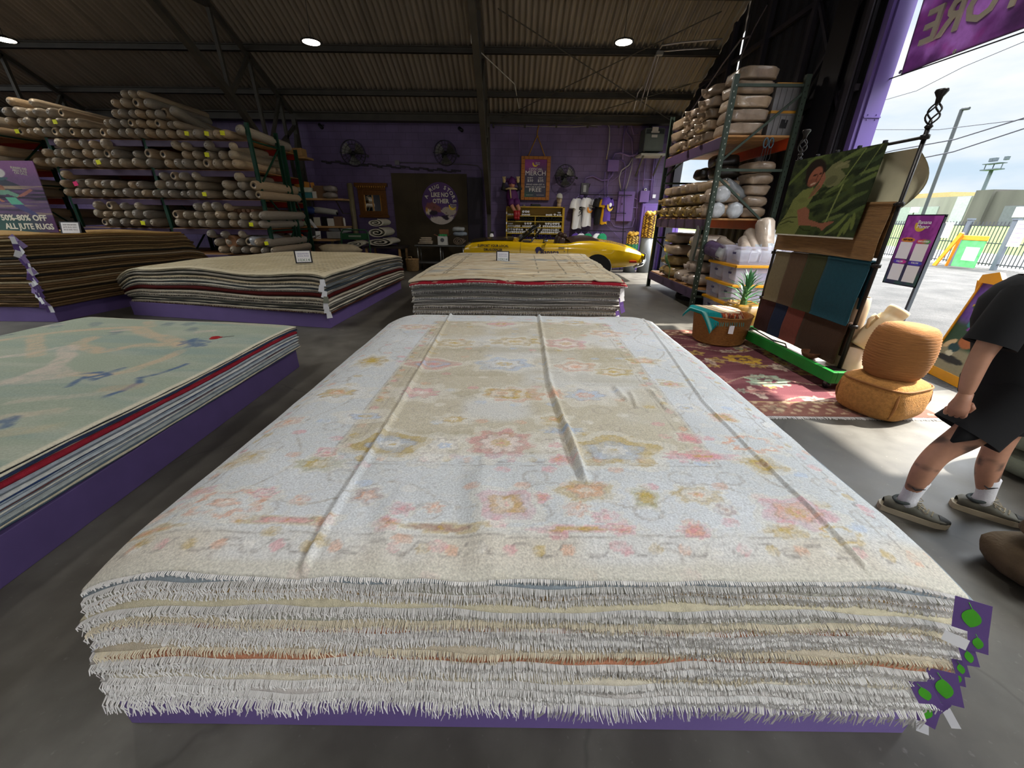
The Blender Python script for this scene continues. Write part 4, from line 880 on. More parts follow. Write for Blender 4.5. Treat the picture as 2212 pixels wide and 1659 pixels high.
for (sh, bay), rows in BAYS.items():
 z = ZS[sh]
 tilt = 0.0
 for ri, row in enumerate(rows):
  idx = 0; rmean = 0.104
  for (p0, p1, n) in row:
   for i in range(n):
    px = p0 + (p1 - p0) * (i / (n - 1) if n > 1 else 0); x = at_y(px, 400, RY0).x + RD.uniform(-.015, .015)
    r = RD.uniform(0.088, 0.108)
    if n > 1: r = min(r, abs(at_y(p1, 400, RY0).x - at_y(p0, 400, RY0).x) / (n - 1) * 0.46); r = max(r, 0.07)
    zz = z + r * 1.08 + .004 + ri * 0.18; idx += 1
    tg = TAGAT.get((sh, bay, ri, idx - 1), 0)
    lb = '%srug roll, %s from left, %s row, %s, %s bay of green rack' % ('yellow-tagged ' if tg == 1 else 'pink-tagged ' if tg == 2 else 'wrapped ', ORD[idx], ROWN[ri], SHN[sh], bay)
    put_roll(x, RY0 - 0.12 + RD.uniform(-.06, .05), zz, r, RD.uniform(1.75, 1.95), lb, 'wrapped rug rolls on the long green rack', tagm=M_yel if tg == 1 else M_pnk if tg == 2 else None, yaw=RD.uniform(-.012, .012))
for px, py, pit, lb in [(352, 238, -.06, 'wrapped rug roll with an open core on the peak of the top shelf heap'), (374, 234, -.16, 'long wrapped rug roll sloping down from the peak of the top shelf heap'), (516, 275, -.03, 'wrapped rug roll resting above the end of the top shelf')]:
 p = at_y(px, py, RY0 - .05); p.z -= .04; put_roll(p.x, p.y, p.z, .11, 2.0, lb, 'wrapped rug rolls on the long green rack', k=5 if px == 352 else 1, pitch=pit, yaw=0.1 if px == 374 else 0)
# bundle of bare cardboard tubes on the fourth shelf, a stray big one below
for k in range(12):
 px = 492 + (k % 6) * 10 + (k // 6) * 4; p = at_y(px, 468 - (k // 6) * 8, RY0)
 b = MB(); b.lathe([(0.028, 0.0), (0.042, 0.0), (0.042, 2.4), (0.028, 2.4)], 10, rot=RX(-PI / 2)); o = b.build('cardboard_tube', mat('tube_brown', '#6b4a33', var=.15), None, True)
 o.location = (p.x, RY0 + .02, p.z + .05); tag(o, 'bare cardboard tube above the fourth shelf rolls, %s in its %s row' % (ORD[k % 6 + 1], 'lower' if k < 6 else 'upper'), 'cardboard tube', 'bare cardboard tubes on the long green rack')
p = at_y(506, 522, RY0); b = MB(); b.lathe([(0.11, 0.0), (0.15, 0.0), (0.15, 2.2), (0.11, 2.2)], 20, rot=RX(-PI / 2)); o = b.build('cardboard_tube', mat('tube_tan', '#8a5f3e', var=.15), None, True); o.location = (p.x, RY0 - .1, p.z); tag(o, 'wide open brown tube lying on the lowest shelf of the green rack', 'cardboard tube')
b = MB(); p = at_y(552, 520, RY0); b.blob((p.x, RY0 + .5, p.z - .02), (.27, .6, .17), 18, 12, .8, .12, seed=4); o = b.build('plastic_bag', mat('cloudy_plastic', '#a7a9ab', rough=.2, var=.2, bump=.6, bscale=16, coat=.5), None, True); tag(o, 'bulging clear plastic bag on the lowest shelf at the rack end', 'plastic bag')
# cardboard box and boards at the rack end
p = at_y(556, 312, RY1 - .4); b = MB(); b.box((p.x, p.y, p.z + .12), (.34, .3, .22), .006); tag(b.build('cardboard_box', mat('cardboard', '#9a6a3c', var=.1)), 'brown cardboard box at the right end of the top rack shelf', 'cardboard box')
p = at_y(642, 330, 12.6); b = MB(); b.box((p.x, p.y, p.z), (.4, .3, .2), .006); b.span((p.x - .35, p.y - .2, p.z - .16), (p.x + .3, p.y + .3, p.z - .11)); tag(b.build('shelf_box', mat('cardboard2', '#a07c50', var=.1)), 'open cardboard box on a small shelf by the left roof frame', 'cardboard box')
# second rack, mostly outside the picture at the far left
X2 = at_x(26, 350, -11.3); rack_left('green pallet rack at the far left, cut off by the picture edge', [-14.0, -11.35], X2.y - .3, X2.y + .9, ZS[0] + .3, ZS[:4], 'green pallet racks')
for sh in range(4):
 for k in range(5):
  put_roll(-11.45 - (k % 3) * .24, X2.y - .6, ZS[sh] + .11 + (k // 3) * .19, .105, 3.2, 'wrapped rug roll, %s from the aisle, %s row, %s of the far left rack' % (ORD[k % 3 + 1], ROWN[k // 3], SHN[sh]), 'wrapped rug rolls on the far left rack')

# ---- big poster on the jute pile ---------------------------------------------------
M_print = mat_attr('printed_sheet', rough=0.5, var=0.06, scale=30, spec=0.3)
def paint_jute(u, v):
 C = np.zeros(u.shape + (3,)) + np.array(hx('#6a4f78')); n_ = fbm(u, v, 6, 2)
 C = mixc(C, '#8d5a90', ss(.7, .95, v) * .9); C = mixc(C, '#3a3d4c', inpoly(u, v, [(.0, .80), (.38, .82), (.72, .66), (.72, .60), (0, .60)]))
 band = fbm(u * .5, v * 9, 4, 7); C = mixc(C, '#a08d78', (v < .66) * (v > .24) * ss(.5, .7, band)); C = mixc(C, '#2d2a3a', (v < .66) * (v > .24) * ss(.5, .3, band)); C = mixc(C, '#554a6c', (v < .45) * (v > .24) * .4)
 C = mixc(C, '#c8c6c4', ell(u, v, .45, .84, .12, .07)); C = mixc(C, '#8f9494', ell(u, v, .45, .83, .05, .03)); C = mixc(C, '#3f5c63', ell(u, v, .45, .765, .13, .03) * (v < .775))
 # a running figure in green
 C = mixc(C, '#8a5a45', ell(u, v, .38, .635, .10, .045)); C = mixc(C, '#9a6a50', ell(u, v, .41, .60, .075, .035)); C = mixc(C, '#6d9a86', inpoly(u, v, [(.34, .60), (.52, .60), (.66, .53), (.60, .50), (.50, .54), (.36, .53)]))
 C = mixc(C, '#a26a60', inpoly(u, v, [(.60, .50), (.66, .54), (.82, .62), (.86, .60), (.72, .52)])); C = mixc(C, '#5fae93', inpoly(u, v, [(.44, .50), (.58, .50), (.66, .40), (.50, .38)])); C = mixc(C, '#4a4c7a', inpoly(u, v, [(.48, .40), (.64, .40), (.82, .25), (.74, .24), (.58, .33)]))
 C = mixc(C, '#a8705c', inpoly(u, v, [(.28, .58), (.34, .58), (.36, .48), (.42, .44), (.38, .43), (.31, .47)]))
 C = mixc(C, '#2f4a57', ss(.25, .2, v)); C = mixc(C, '#54315f', ss(.25, .2, v) * ss(.5, 1, u)); C = mixc(C, '#35624f', ss(.30, .22, v) * (1 - u) * .6)
 return C * (0.85 + 0.3 * n_)[..., None]
pl = at_y(104, 497, 7.4); pw = 1.35; ph_ = at_y(60, 357, 7.4).z - pl.z + .1
t = thing('sale_poster', 'purple poster reading 50%-80% OFF ALL JUTE RUGS standing on the jute pile', 'poster', (pl.x - pw + .27, 7.4, 1.285))
Mp = face_to(math.radians(-3), .05)
panel('printed_sheet', pw, ph_, 120, 120, paint_jute, M_print, t, Mp, (0, 0, 0), .012)
M_cream = mat('print_cream', '#d9d8c8', rough=.6)
letters('lettering', '50%-80% OFF', .13, M_cream, t, Mp, Mp @ Vector((pw * .585, .19, .0135)), bold=.004, width=.86); letters('lettering', 'ALL JUTE RUGS', .13, M_cream, t, Mp, Mp @ Vector((pw * .62, .05, .0135)), bold=.004, width=.92)
for k, s_ in enumerate(('RUNNERS AND', 'AREA RUGS', 'ON SALE')): letters('lettering', s_, .05, M_cream, t, Mp @ RZ(-.1), Mp @ Vector((pw * .78, ph_ * (.885 - .035 * k), .0135)), width=.28 - .03 * k)
b = MB(); b.bar((pw * .3, .02, 0), (pw * .3, .35, 0), .03, .02); b.bar((pw * .8, .02, 0), (pw * .8, .35, 0), .03, .02); b.build('foot', M_black, t)

# ================================================================ back left corner
WB = YB - 0.01
def pbox(name, x0, y0, x1, y1, Y, d, m, label, cat, group=None, bev=.006, parent=None, rz=0):
 """a box whose front face shows between those picture points on the plane y = Y"""
 a, c = at_y(x0, y1, Y), at_y(x1, y0, Y); cx, cz = (a.x + c.x) / 2, (a.z + c.z) / 2
 b = MB(); b.box((0, 0, 0), (abs(c.x - a.x), d, abs(c.z - a.z)), bev); o = b.build(name, m, parent); o.location = (cx, Y + d / 2, cz); o.rotation_euler = (0, 0, rz)
 if parent is None: tag(o, label, cat, group)
 return o
M_pine = mat('pine_board', '#b08a5c', rough=.6, var=.12, scale=3, stretch=(.5, 6, 6)); M_card = mat('brown_card', '#6e5440', var=.12); M_wht = mat('white_box', '#c9c9c4', var=.05)
SY = 12.6
def shelf(label, x0, y0, x1, y1):
 a, c = at_y(x0, y0, SY), at_y(x1, y1, SY); z = (a.z + c.z) / 2; t = thing('plank_shelf', label, 'shelf', (a.x, SY, z), 0, 'pine plank shelves'); w = c.x - a.x
 b = MB(); b.span((0, 0, -.05), (w, .5, 0), .004); b.build('plank', M_pine, t)
 for x in (.25, w - .25):
  b = MB(); b.bar((x, .48, -.06), (x, .05, -.06), .03, .02); b.bar((x, .47, -.4), (x, .1, -.07), .025, .02); b.span((x - .015, YB - SY - .03, -.42), (x + .015, YB - SY, 0)); b.bar((x, .46, -.06), (x, YB - SY, -.06), .03, .02); b.bar((x, .46, -.4), (x, YB - SY, -.4), .03, .02); b.build('bracket', M_steel, t)
 return z
z1_ = shelf('upper pine plank shelf with boxes beside the left rack', 608, 423, 741, 433); z2_ = shelf('lower pine plank shelf crowded with cans and small boxes', 617, 486, 747, 490)
S2 = SY + .06
def on(z, px, w, h, d=.18, Y=None):
 Y = Y or S2; p = at_y(px, 480, Y); return Vector((p.x, Y + d / 2, z))
def sbox(name, z, px, wpx, hpx, m, label, cat, d=.2, Y=None, rz=0):
 k = 0.0141; p = on(z, px, 0, 0, d, Y); b = MB(); b.box((0, 0, hpx * k / 2), (wpx * k, d, hpx * k), .004); o = b.build(name, m); o.location = p + Vector((0, 0, .001)); o.rotation_euler = (0, 0, rz); return tag(o, label, cat)
sbox('storage_box', z1_, 667, 32, 11, mat('teal_box', '#3f7f86'), 'teal box with white labels on the upper plank shelf', 'box')
sbox('storage_box', z1_ + .158, 664, 38, 9, mat('pale_box', '#cfd2c0'), 'white and green box on top of the teal box', 'box')
sbox('white_packet', z1_, 689, 8, 13, M_wht, 'narrow white packet next to the teal box', 'packet')
for q, (px, h_, a_) in enumerate([(655, 8, .5), (673, 11, .15), (684, 10, -.1)]):
 b = MB(); b.box((0, 0, h_ * .007), (.2 - .05 * q, .03, h_ * .0141), .004, RY(a_)); o = b.build('padded_envelope', mat('envelope', '#c98a3c')); o.location = on(z1_ + .285, px, 0, 0, .2 + .05 * q); tag(o, 'orange padded envelope sticking out of the white box, %s of three' % ORD[q + 1], 'envelope')
sbox('cardboard_box', z1_, 708, 38, 24, M_card, 'large brown box at the end of the upper plank shelf', 'cardboard box', .4, SY + .1)
for q, (px, z_) in enumerate([(722, .0), (724, .17)]):
 b = MB(); b.blob((0, 0, .085), (.2, .15, .085), 14, 8, .7, .14, seed=q); o = b.build('plastic_bag', mat('grey_plastic', '#807874', rough=.25, var=.2, bump=.5, coat=.4), None, True); o.location = on(z1_ + z_, px, 0, 0, .1, SY - .02); tag(o, '%s crumpled grey plastic bag in front of the large brown box' % ('lower' if q == 0 else 'upper'), 'plastic bag')
# lower plank: cans, bottles, papers
def can(z, px, r, h, m, capm, label, hcap=.03):
 p = on(z, px, 0, 0, .2); t = thing('can', label, 'can', p + Vector((0, 0, .001)))
 MB().lathe([(r * .95, 0), (r, .005), (r, h - .01), (r * .85, h)], 18).build('body', m, t, True); MB().lathe([(r * .8, h), (r * .8, h + hcap), (r * .7, h + hcap + .004), (0, h + hcap + .004)], 18).build('cap', capm, t, True)
sbox('bag_of_supplies', z2_, 625, 12, 12, mat('bright_green', '#4fc31f'), 'bright green tub at the end of the lower plank shelf', 'tub')
sbox('blue_bag', z2_ + .17, 627, 13, 7, mat('teal_bag', '#1d6f82'), 'teal blue bag on the bright green tub', 'bag')
can(z2_ + .272, 629, .08, .16, mat('orange_can', '#e8862f'), mat('hot_pink', '#f02fa0'), 'orange can with a hot pink cap above the teal bag', .1)
can(z2_, 637, .035, .2, mat('yellow_can', '#c8b62f'), mat('navy', '#1c3c6c'), 'slim yellow can beside the green tub'); can(z2_, 643, .065, .22, mat('cream_can', '#cfcab0'), M_wht, 'cream paint can with a dark printed band'); can(z2_, 654, .075, .13, mat('sage_can', '#9eb28e'), mat('coral_pink', '#ef7f8c'), 'wide can with a coral pink lid', .05)
can(z2_, 670, .055, .09, M_wht, M_wht, 'small white reel by the hanging receipt', .01)
sbox('card_sign', z2_, 685, 14, 17, mat('paper_card', '#b9b6a4'), 'printed card leaning on the lower plank shelf', 'card', .02); sbox('black_gadget', z2_, 701, 13, 18, M_black, 'black gadget beside the printed card', 'gadget', .12); sbox('white_box', z2_, 714, 14, 15, M_wht, 'white box with black print on the lower plank shelf', 'box')
sbox('cardboard_box', z2_, 729, 14, 19, M_card, 'small cardboard box at the end of the lower plank shelf', 'cardboard box'); can(z2_, 741, .03, .2, M_wht, M_wht, 'white bottle at the end of the lower plank shelf')
b = MB(); b.tube([(-.45, .05, 0), (0, 0, 0.0), (.55, -.02, -.06)], [.07, .09, .075], 14); b.lathe([(.03, .0), (.075, .0)], 14, (.55, -.02, -.06), RY(PI / 2)); o = b.build('fabric_roll', mat('grey_felt', '#8f8f8c', var=.1), None, True); o.location = on(z2_ + .44, 690, 0, 0, .2); tag(o, 'grey felt roll lying above the things on the lower plank shelf', 'roll')
b = MB(); b.blob((0, 0, 0), (.24, .12, .1), 14, 8, .8, .2, seed=9); o = b.build('blue_cloth', mat('blue_cloth', '#1a2f66', var=.2), None, True); o.location = on(z2_ + .42, 668, 0, 0, .1); tag(o, 'crumpled dark blue cloth above the cans', 'cloth')
b = MB(); p = at_y(668, 473, SY - .02); P_ = [[(p.x + (i - .5) * .1 + .03 * j, p.y - .01 * math.sin(j), p.z - .05 * j) for j in range(6)] for i in range(2)]; b.grid(P_); tag(b.build('receipt', M_white), 'white receipt strip hanging from the lower plank shelf', 'receipt')
# workbench with tools
zt = at_y(690, 517, 12.3).z; a, c = at_y(632, 520, 12.3), at_y(720, 520, 12.3); t = thing('workbench', 'pine topped workbench under the plank shelves', 'workbench', (a.x, 12.3, 0)); w = c.x - a.x
b = MB(); b.span((0, 0, zt - .05), (w, .6, zt), .004); b.build('bench_top', M_pine, t)
for x in (.06, w - .06):
 for y in (.06, .54): MB().span((x - .03, y - .03, 0), (x + .03, y + .03, zt - .05)).build('leg', M_steel, t)
def bench(px, Y=12.4): p = at_y(px, 517, Y); return Vector((p.x, Y, zt + .001))
t = thing('fire_extinguisher', 'red fire extinguisher standing on the workbench', 'fire extinguisher', bench(630)); M_fire = mat('fire_red', '#b3141c', rough=.25, coat=.4)
MB().lathe([(.07, 0), (.075, .01), (.075, .25), (.05, .29), (.025, .31), (.025, .33)], 18).build('cylinder', M_fire, t, True); MB().lathe([(.0765, .09), (.0765, .2)], 18).build('paper_label', M_white, t); b = MB(); b.box((.02, 0, .345), (.1, .025, .02), .004); b.tube([(.0, 0, .34), (-.06, 0, .33), (-.08, 0, .2)], .01, 6); b.build('valve', M_black, t)
b = MB(); b.blob((0, 0, .07), (.07, .07, .07)); o = b.build('ball', mat('orange_ball', '#e9551c'), None, True); o.location = bench(652, 12.36); tag(o, 'orange ball on the workbench', 'ball'); b = MB(); b.blob((0, 0, .05), (.05, .05, .05)); o = b.build('ball', mat('green_ball', '#1d4a24'), None, True); o.location = bench(644, 12.46); tag(o, 'small dark green ball behind the orange one', 'ball')
b = MB(); b.box((0, 0, .19), (.34, .02, .38), .004, RX(-.15)); o = b.build('metal_sheet', mat('sheet_grey', '#5f6166', rough=.4, metal=.5)); o.location = bench(672, 12.62); tag(o, 'grey metal sheet leaning upright on the workbench', 'sheet')
for q, (px, dz, a_) in enumerate([(664, 0, .4), (672, .02, -.5), (679, 0, 1.2), (686, .02, .2)]):
 t = thing('clamp', 'silver spring clamp in the heap on the workbench, %s of four' % ORD[q + 1], 'clamp', bench(px, 12.38 + .03 * (q % 2)) + Vector((0, 0, dz)), a_)
 b = MB(); b.tube([(-.12, 0, .03), (-.02, .02, .05), (.09, .03, .03)], .014, 6); b.tube([(-.12, .02, .06), (-.02, .03, .06), (.09, -.02, .09)], .014, 6); b.build('jaw', mat('silver', '#b9bbc0', rough=.25, metal=.8), t); MB().tube([(-.03, -.01, .05), (-.03, .05, .05)], .03, 8).build('spring', mat('silver', '#b9bbc0'), t, True)
b = MB(); b.lathe([(.03, 0), (.035, .05), (.015, .1), (.02, .16), (0, .2)], 12); o = b.build('gold_trophy', mat('gold_metal', '#c9a22c', rough=.25, metal=.8), None, True); o.location = bench(675, 12.48) + Vector((0, 0, .0)); tag(o, 'small gold figure among the clamps', 'ornament')
b = MB(); b.box((0, 0, .11), (.15, .01, .22), 0, RX(-.2)); o = b.build('paper_sheet', M_white); o.location = bench(689, 12.55); tag(o, 'white paper leaning on the workbench', 'paper')
pbox('printer', 707, 501, 731, 515, 12.5, .35, mat('printer_grey', '#8a8a88'), 'grey label printer at the end of the workbench', 'printer'); pbox('cardboard_tray', 689, 490, 708, 499, 12.85, .2, M_card, 'open cardboard tray behind the clamps', 'box')
b = MB(); p = at_y(732, 497, 12.9); b.blob((p.x, 12.95, p.z), (.36, .15, .09), 16, 8, .7, .15, seed=3); tag(b.build('plastic_bag', mat('cloudy_plastic', '#a7a9ab'), None, True), 'long silvery plastic bag above the label printer', 'plastic bag')
pbox('cardboard_box', 646, 527, 694, 560, 12.45, .4, M_card, 'brown cardboard box under the workbench', 'cardboard box')
t = thing('storage_bin', 'deep blue plastic bin beside the workbench', 'bin', (at_y(614, 540, 12.1).x, 12.1, .0)); b = MB(); b.lathe([(.26, 0), (.3, .62), (.32, .62), (.32, .66), (.27, .66), (.25, .05)], 4, rot=RZ(PI / 4), sx=1.15); b.build('tub', mat('bin_blue', '#15246e', rough=.35), t)
for x in (-.08, .12): MB().box((x, -.24, .71), (.13, .02, .1)).build('label_card', mat('label_green', '#c4cfb8'), t)
# rolled vertical rug, gilt mirror, green hand truck, folded felt pads
b = MB(); a, c = at_y(755, 397, YB - .25), at_y(767, 490, YB - .35); c2 = Vector((c.x + .05, c.y - .1, 0)); b.tube([c2, c, (a.x, a.y, a.z)], [.085, .085, .085], 18); b.tube([(a.x, a.y, a.z - .02), (a.x, a.y, a.z + .02)], [.087, .05], 18); tag(b.build('rug_roll', mat('olive_wrap', '#7c7358', rough=.35, var=.2, bump=.4, bscale=20), None, True), 'olive grey rug roll leaning upright against the purple wall beside the mirror', 'rug roll')
M_gilt = mat('gilt_wood', '#6b431a', rough=.4, metal=.35, var=.25, scale=20, bump=.3, bscale=50); M_gold = mat('gilt_bright', '#c08a3c', rough=.35, metal=.5, var=.2, scale=30)
a, c = at_y(781, 470, WB), at_y(832, 396, WB); t = thing('mirror', 'small mirror in a carved gilt frame on the purple wall', 'mirror', ((a.x + c.x) / 2, WB, a.z)); w, h = c.x - a.x, c.z - a.z
for nm, x0, x1, z0, z1, d in (('cornice', -.58, .58, .90, 1.0, .12), ('frieze', -.5, .5, .80, .90, .08), ('frame_side', -.5, -.30, .08, .80, .07), ('frame_side', .30, .5, .08, .80, .07), ('frame_rail', -.30, .30, .66, .80, .06), ('frame_rail', -.30, .30, .08, .20, .06), ('sill', -.54, .54, 0, .08, .1)):
 b = MB(); b.span((x0 * w, -d, z0 * h), (x1 * w, 0, z1 * h), .008); b.build(nm, M_gilt, t)
b = MB()
for k in range(14): b.blob(((-.5 + k / 13) * w, -.12, .89 * h), (.02, .018, .03), 8, 6)
b.build('bead_moulding', M_gold, t, True); MB().span((-.30 * w, -.035, .2 * h), (.30 * w, -.02, .66 * h)).build('mirror_glass', mat('mirror_glass', '#c9c8c2', rough=.03, metal=1.0, var=.0), t)
b = MB(); b.span((-.31 * w, -.045, .2 * h), (-.27 * w, -.03, .66 * h)); b.span((.27 * w, -.045, .2 * h), (.31 * w, -.03, .66 * h)); b.span((-.02 * w, -.045, .2 * h), (.02 * w, -.03, .66 * h)); b.build('inner_bead', M_gold, t)
M_dgreen = mat('green_tube', '#1c4a2c', rough=.4); a, c = at_y(741, 545, 12.0), at_y(793, 497, 12.0); t = thing('hand_truck', 'dark green steel hand truck standing before the felt pads', 'hand truck', ((a.x + c.x) / 2, 12.0, 0)); w = c.x - a.x; h = c.z
MB().tube([(-w / 2 - .03, -.05, .05), (-w / 2, .05, h - .1), (-w / 2 + .08, .06, h), (w / 2 - .08, .06, h), (w / 2, .05, h - .1), (w / 2 + .03, -.05, .05)], .02, 8).build('tube_frame', M_dgreen, t, True)
MB().box((0, .05, h - .18), (w - .02, .02, .17), .004).build('back_plate', M_dgreen, t); MB().box((0, .035, h - .17), (w * .45, .006, .05)).build('name_plate', mat('plate_grey', '#7d8a78'), t); MB().span((-w / 2, -.35, .02), (w / 2, .0, .05)).build('toe_plate', M_dgreen, t); b = MB(); b.bar((-w / 2, .0, h * .35), (w / 2, .0, h * .35), .03, .03); b.build('crossbar', M_dgreen, t)
for s_ in (-1, 1): MB().lathe([(.02, -.025), (.11, -.025), (.12, 0), (.11, .025), (.02, .025)], 18, (s_ * (w / 2 - .05), .12, .12), RY(PI / 2)).build('wheel', M_black, t, True)
M_felt = mat('pale_felt', '#c9c4b4', rough=.9, var=.08, bump=.3)
def spiral(label, px, py, w, h, Y, L, turns=2.2, cat='felt pad', m=None, name='folded_felt_pad'):
 """a folded, rolled pad: the end shows its spiral"""
 p = at_y(px, py, Y); n = 44; th_ = .022; b = MB(); O, I = [], []
 for k in range(n + 1):
  f = k / n; a_ = f * turns * 2 * PI; r_ = .18 + .82 * f; O.append((r_ * w / 2 * math.cos(a_), r_ * h / 2 * math.sin(a_))); q = max(.02, r_ - 2 * th_ / h); I.append((q * w / 2 * math.cos(a_), q * h / 2 * math.sin(a_)))
 G = [[(x, y, z) for (x, z) in O + I[::-1] + O[:1]] for y in (0, L)]
 b.grid(G)
 for yy in (0, L): b.grid([[(x, yy, z) for (x, z) in O], [(x, yy, z) for (x, z) in I]])
 o = b.build(name, m or M_felt, None, True); o.location = (p.x, Y, p.z); return tag(o, label, cat)
zt2 = at_y(820, 533, 12.9).z; t = thing('low_table', 'low dark table carrying the pale felt pads', 'table', (at_y(828, 533, 12.9).x, 12.85, 0)); MB().span((-.62, 0, zt2 - .05), (.62, .95, zt2)).build('table_top', mat('dark_wood', '#2c2522'), t)
for x in (-.55, .5):
 for y in (.06, .88): MB().span((x - .03, y - .03, 0), (x + .03, y + .03, zt2 - .05)).build('leg', M_pine, t)
o = spiral('large pale felt pad rolled flat, lowest of three on the low table', 818, 519, .95, .26, 12.9, .9); o.location.z = zt2 + .135; o = spiral('pale felt pad rolled up, middle of three on the low table', 814, 510, .66, .32, 12.88, .95); o.location.z = zt2 + .42; o = spiral('pale felt pad folded up, topmost of three on the low table', 812, 496, .56, .24, 12.86, .8); o.location.z = zt2 + .70
spiral('beige rolled pad seen through the green hand truck', 765, 527, .6, .2, 12.7, .5)
b = MB(); p = at_z(735, 545, .5); b.blob((at_y(735, 540, 11.6).x, 11.6, .72), (.55, .3, .14), 18, 8, .7, .16, seed=12); b.span((at_y(735, 540, 11.6).x - .5, 11.4, 0), (at_y(735, 540, 11.6).x + .5, 11.9, .62)); tag(b.build('rug_bundle', mat('cream_fringe_rug', '#b7a88c', var=.2, bump=.6, bscale=30), None, True), 'heap of folded cream rug behind the cream dashed pile', 'rug')
# dark plywood panel with the round sign
a, c = at_y(866, 585, WB), at_y(1008, 376, WB); b = MB(); b.span((a.x, WB - .04, .0), (c.x, WB, c.z), .004)
for k in (.33, .66): b.span((a.x + (c.x - a.x) * k - .006, WB - .046, 0), (a.x + (c.x - a.x) * k + .006, WB - .038, c.z))
tag(b.build('plywood_panel', mat('stained_plywood', '#3d3424', rough=.8, var=.35, scale=1.6)), 'tall stained plywood panel fixed to the wall behind the round sign', 'panel')
b = MB(); b.span((at_y(1010, 400, WB).x, WB - .06, 0), (at_y(1042, 400, WB).x, WB, c.z - .1), .004); struct(b.build('door_1', mat('dark_door', '#221c2a', rough=.6)))
def paint_round(u, v):
 C = np.zeros(u.shape + (3,)) + np.array(hx('#4a3568')); C = mixc(C, '#6b3f7c', fbm(u, v, 4, 5) * .5); C = mixc(C, '#3a2a5c', ell(u, v, .85, .6, .2, .2) * .7)
 C = mixc(C, '#7a4a4c', inpoly(u, v, [(.06, .38), (.14, .50), (.30, .54), (.52, .40), (.5, .3), (.2, .28)])); C = mixc(C, '#a89c90', inpoly(u, v, [(.50, .33), (.62, .42), (.95, .42), (.9, .24), (.68, .2)])); C = mixc(C, '#5e4436', (fbm(u, v, 9, 8) > .55) * (v < .44) * (v > .2) * .9)
 C = mixc(C, '#cbbfa8', ell(u, v, .18, .3, .1, .06)); C = mixc(C, '#2a2030', ell(u, v, .3, .28, .12, .06)); C = mixc(C, '#b98a3c', ell(u, v, .12, .35, .03, .05)); C = mixc(C, '#d8ccc4', inpoly(u, v, [(.2, .16), (.5, .2), (.85, .2), (.75, 0), (.25, 0)])); C = mixc(C, '#2a2030', inpoly(u, v, [(.5, .2), (.7, .24), (.72, .1), (.6, .12)]))
 return C
cc = at_y(951, 440, WB - .05); Rr = (at_y(990, 440, WB).x - at_y(912, 440, WB).x) / 2; t = thing('round_sign', 'round purple sign reading A RUG STORE LIKE NO OTHER', 'sign', (cc.x, WB - .045, cc.z)); Ms = face_to(0)
th2 = np.linspace(0, 2 * PI, 61); rr2 = np.linspace(0, 1, 26); A_, R_ = np.meshgrid(th2, rr2, indexing='ij'); b = MB(); b.grid(np.stack([Rr * R_ * np.cos(A_), 0 * R_ - .012, Rr * 1.06 * R_ * np.sin(A_)], -1)); b.lathe([(Rr, -.011), (Rr, 0.0), (0, 0)], 60, rot=RX(-PI / 2), sy=1.06); o = b.build('sign_disc', M_print, t)
C = paint_round(.5 + .5 * R_ * np.cos(A_), .5 + .5 * R_ * np.sin(A_)).reshape(-1, 3); colors(o, np.concatenate([C, np.tile(hx('#3b2c50'), (len(o.data.vertices) - len(C), 1))]))
M_let = mat('sign_letter', '#cfcabb', rough=.6)
for k, ch in enumerate('A RUG STORE'):
 an = math.radians(156 - k * 14.7)
 if ch != ' ': letters('lettering', ch, Rr * .26, M_let, t, Ms @ RZ(an - PI / 2), (Rr * .72 * math.cos(an), -.014, Rr * .76 * math.sin(an)), bold=.004)
letters('lettering', 'LIKE NO', Rr * .30, M_let, t, Ms, (0, -.014, Rr * .34), bold=.006, width=Rr * .95); letters('lettering', 'OTHER', Rr * .30, M_let, t, Ms, (0.02, -.014, Rr * .03), bold=.006, width=Rr * .9)
def crescent(b, M, o, R, h=.002):
 P = [(R * math.cos(a), R * math.sin(a)) for a in np.linspace(math.radians(160), math.radians(340), 22)] + [(R * .25 + R * .86 * math.cos(a), R * .28 + R * .80 * math.sin(a)) for a in np.linspace(math.radians(325), math.radians(178), 22)]
 return b.prism(P, h, M, o)
M_ban = mat('banana_yellow', '#d8b838', rough=.6)
b = MB(); crescent(b, Ms, (Rr * .66, -.013, -Rr * .12), Rr * .2); b.build('crescent_logo', M_ban, t); letters('lettering', 'Banana', Rr * .12, M_let, t, Ms, (Rr * .72, -.015, -Rr * .08)); letters('lettering', 'Manor', Rr * .12, M_let, t, Ms, (Rr * .74, -.015, -Rr * .19))
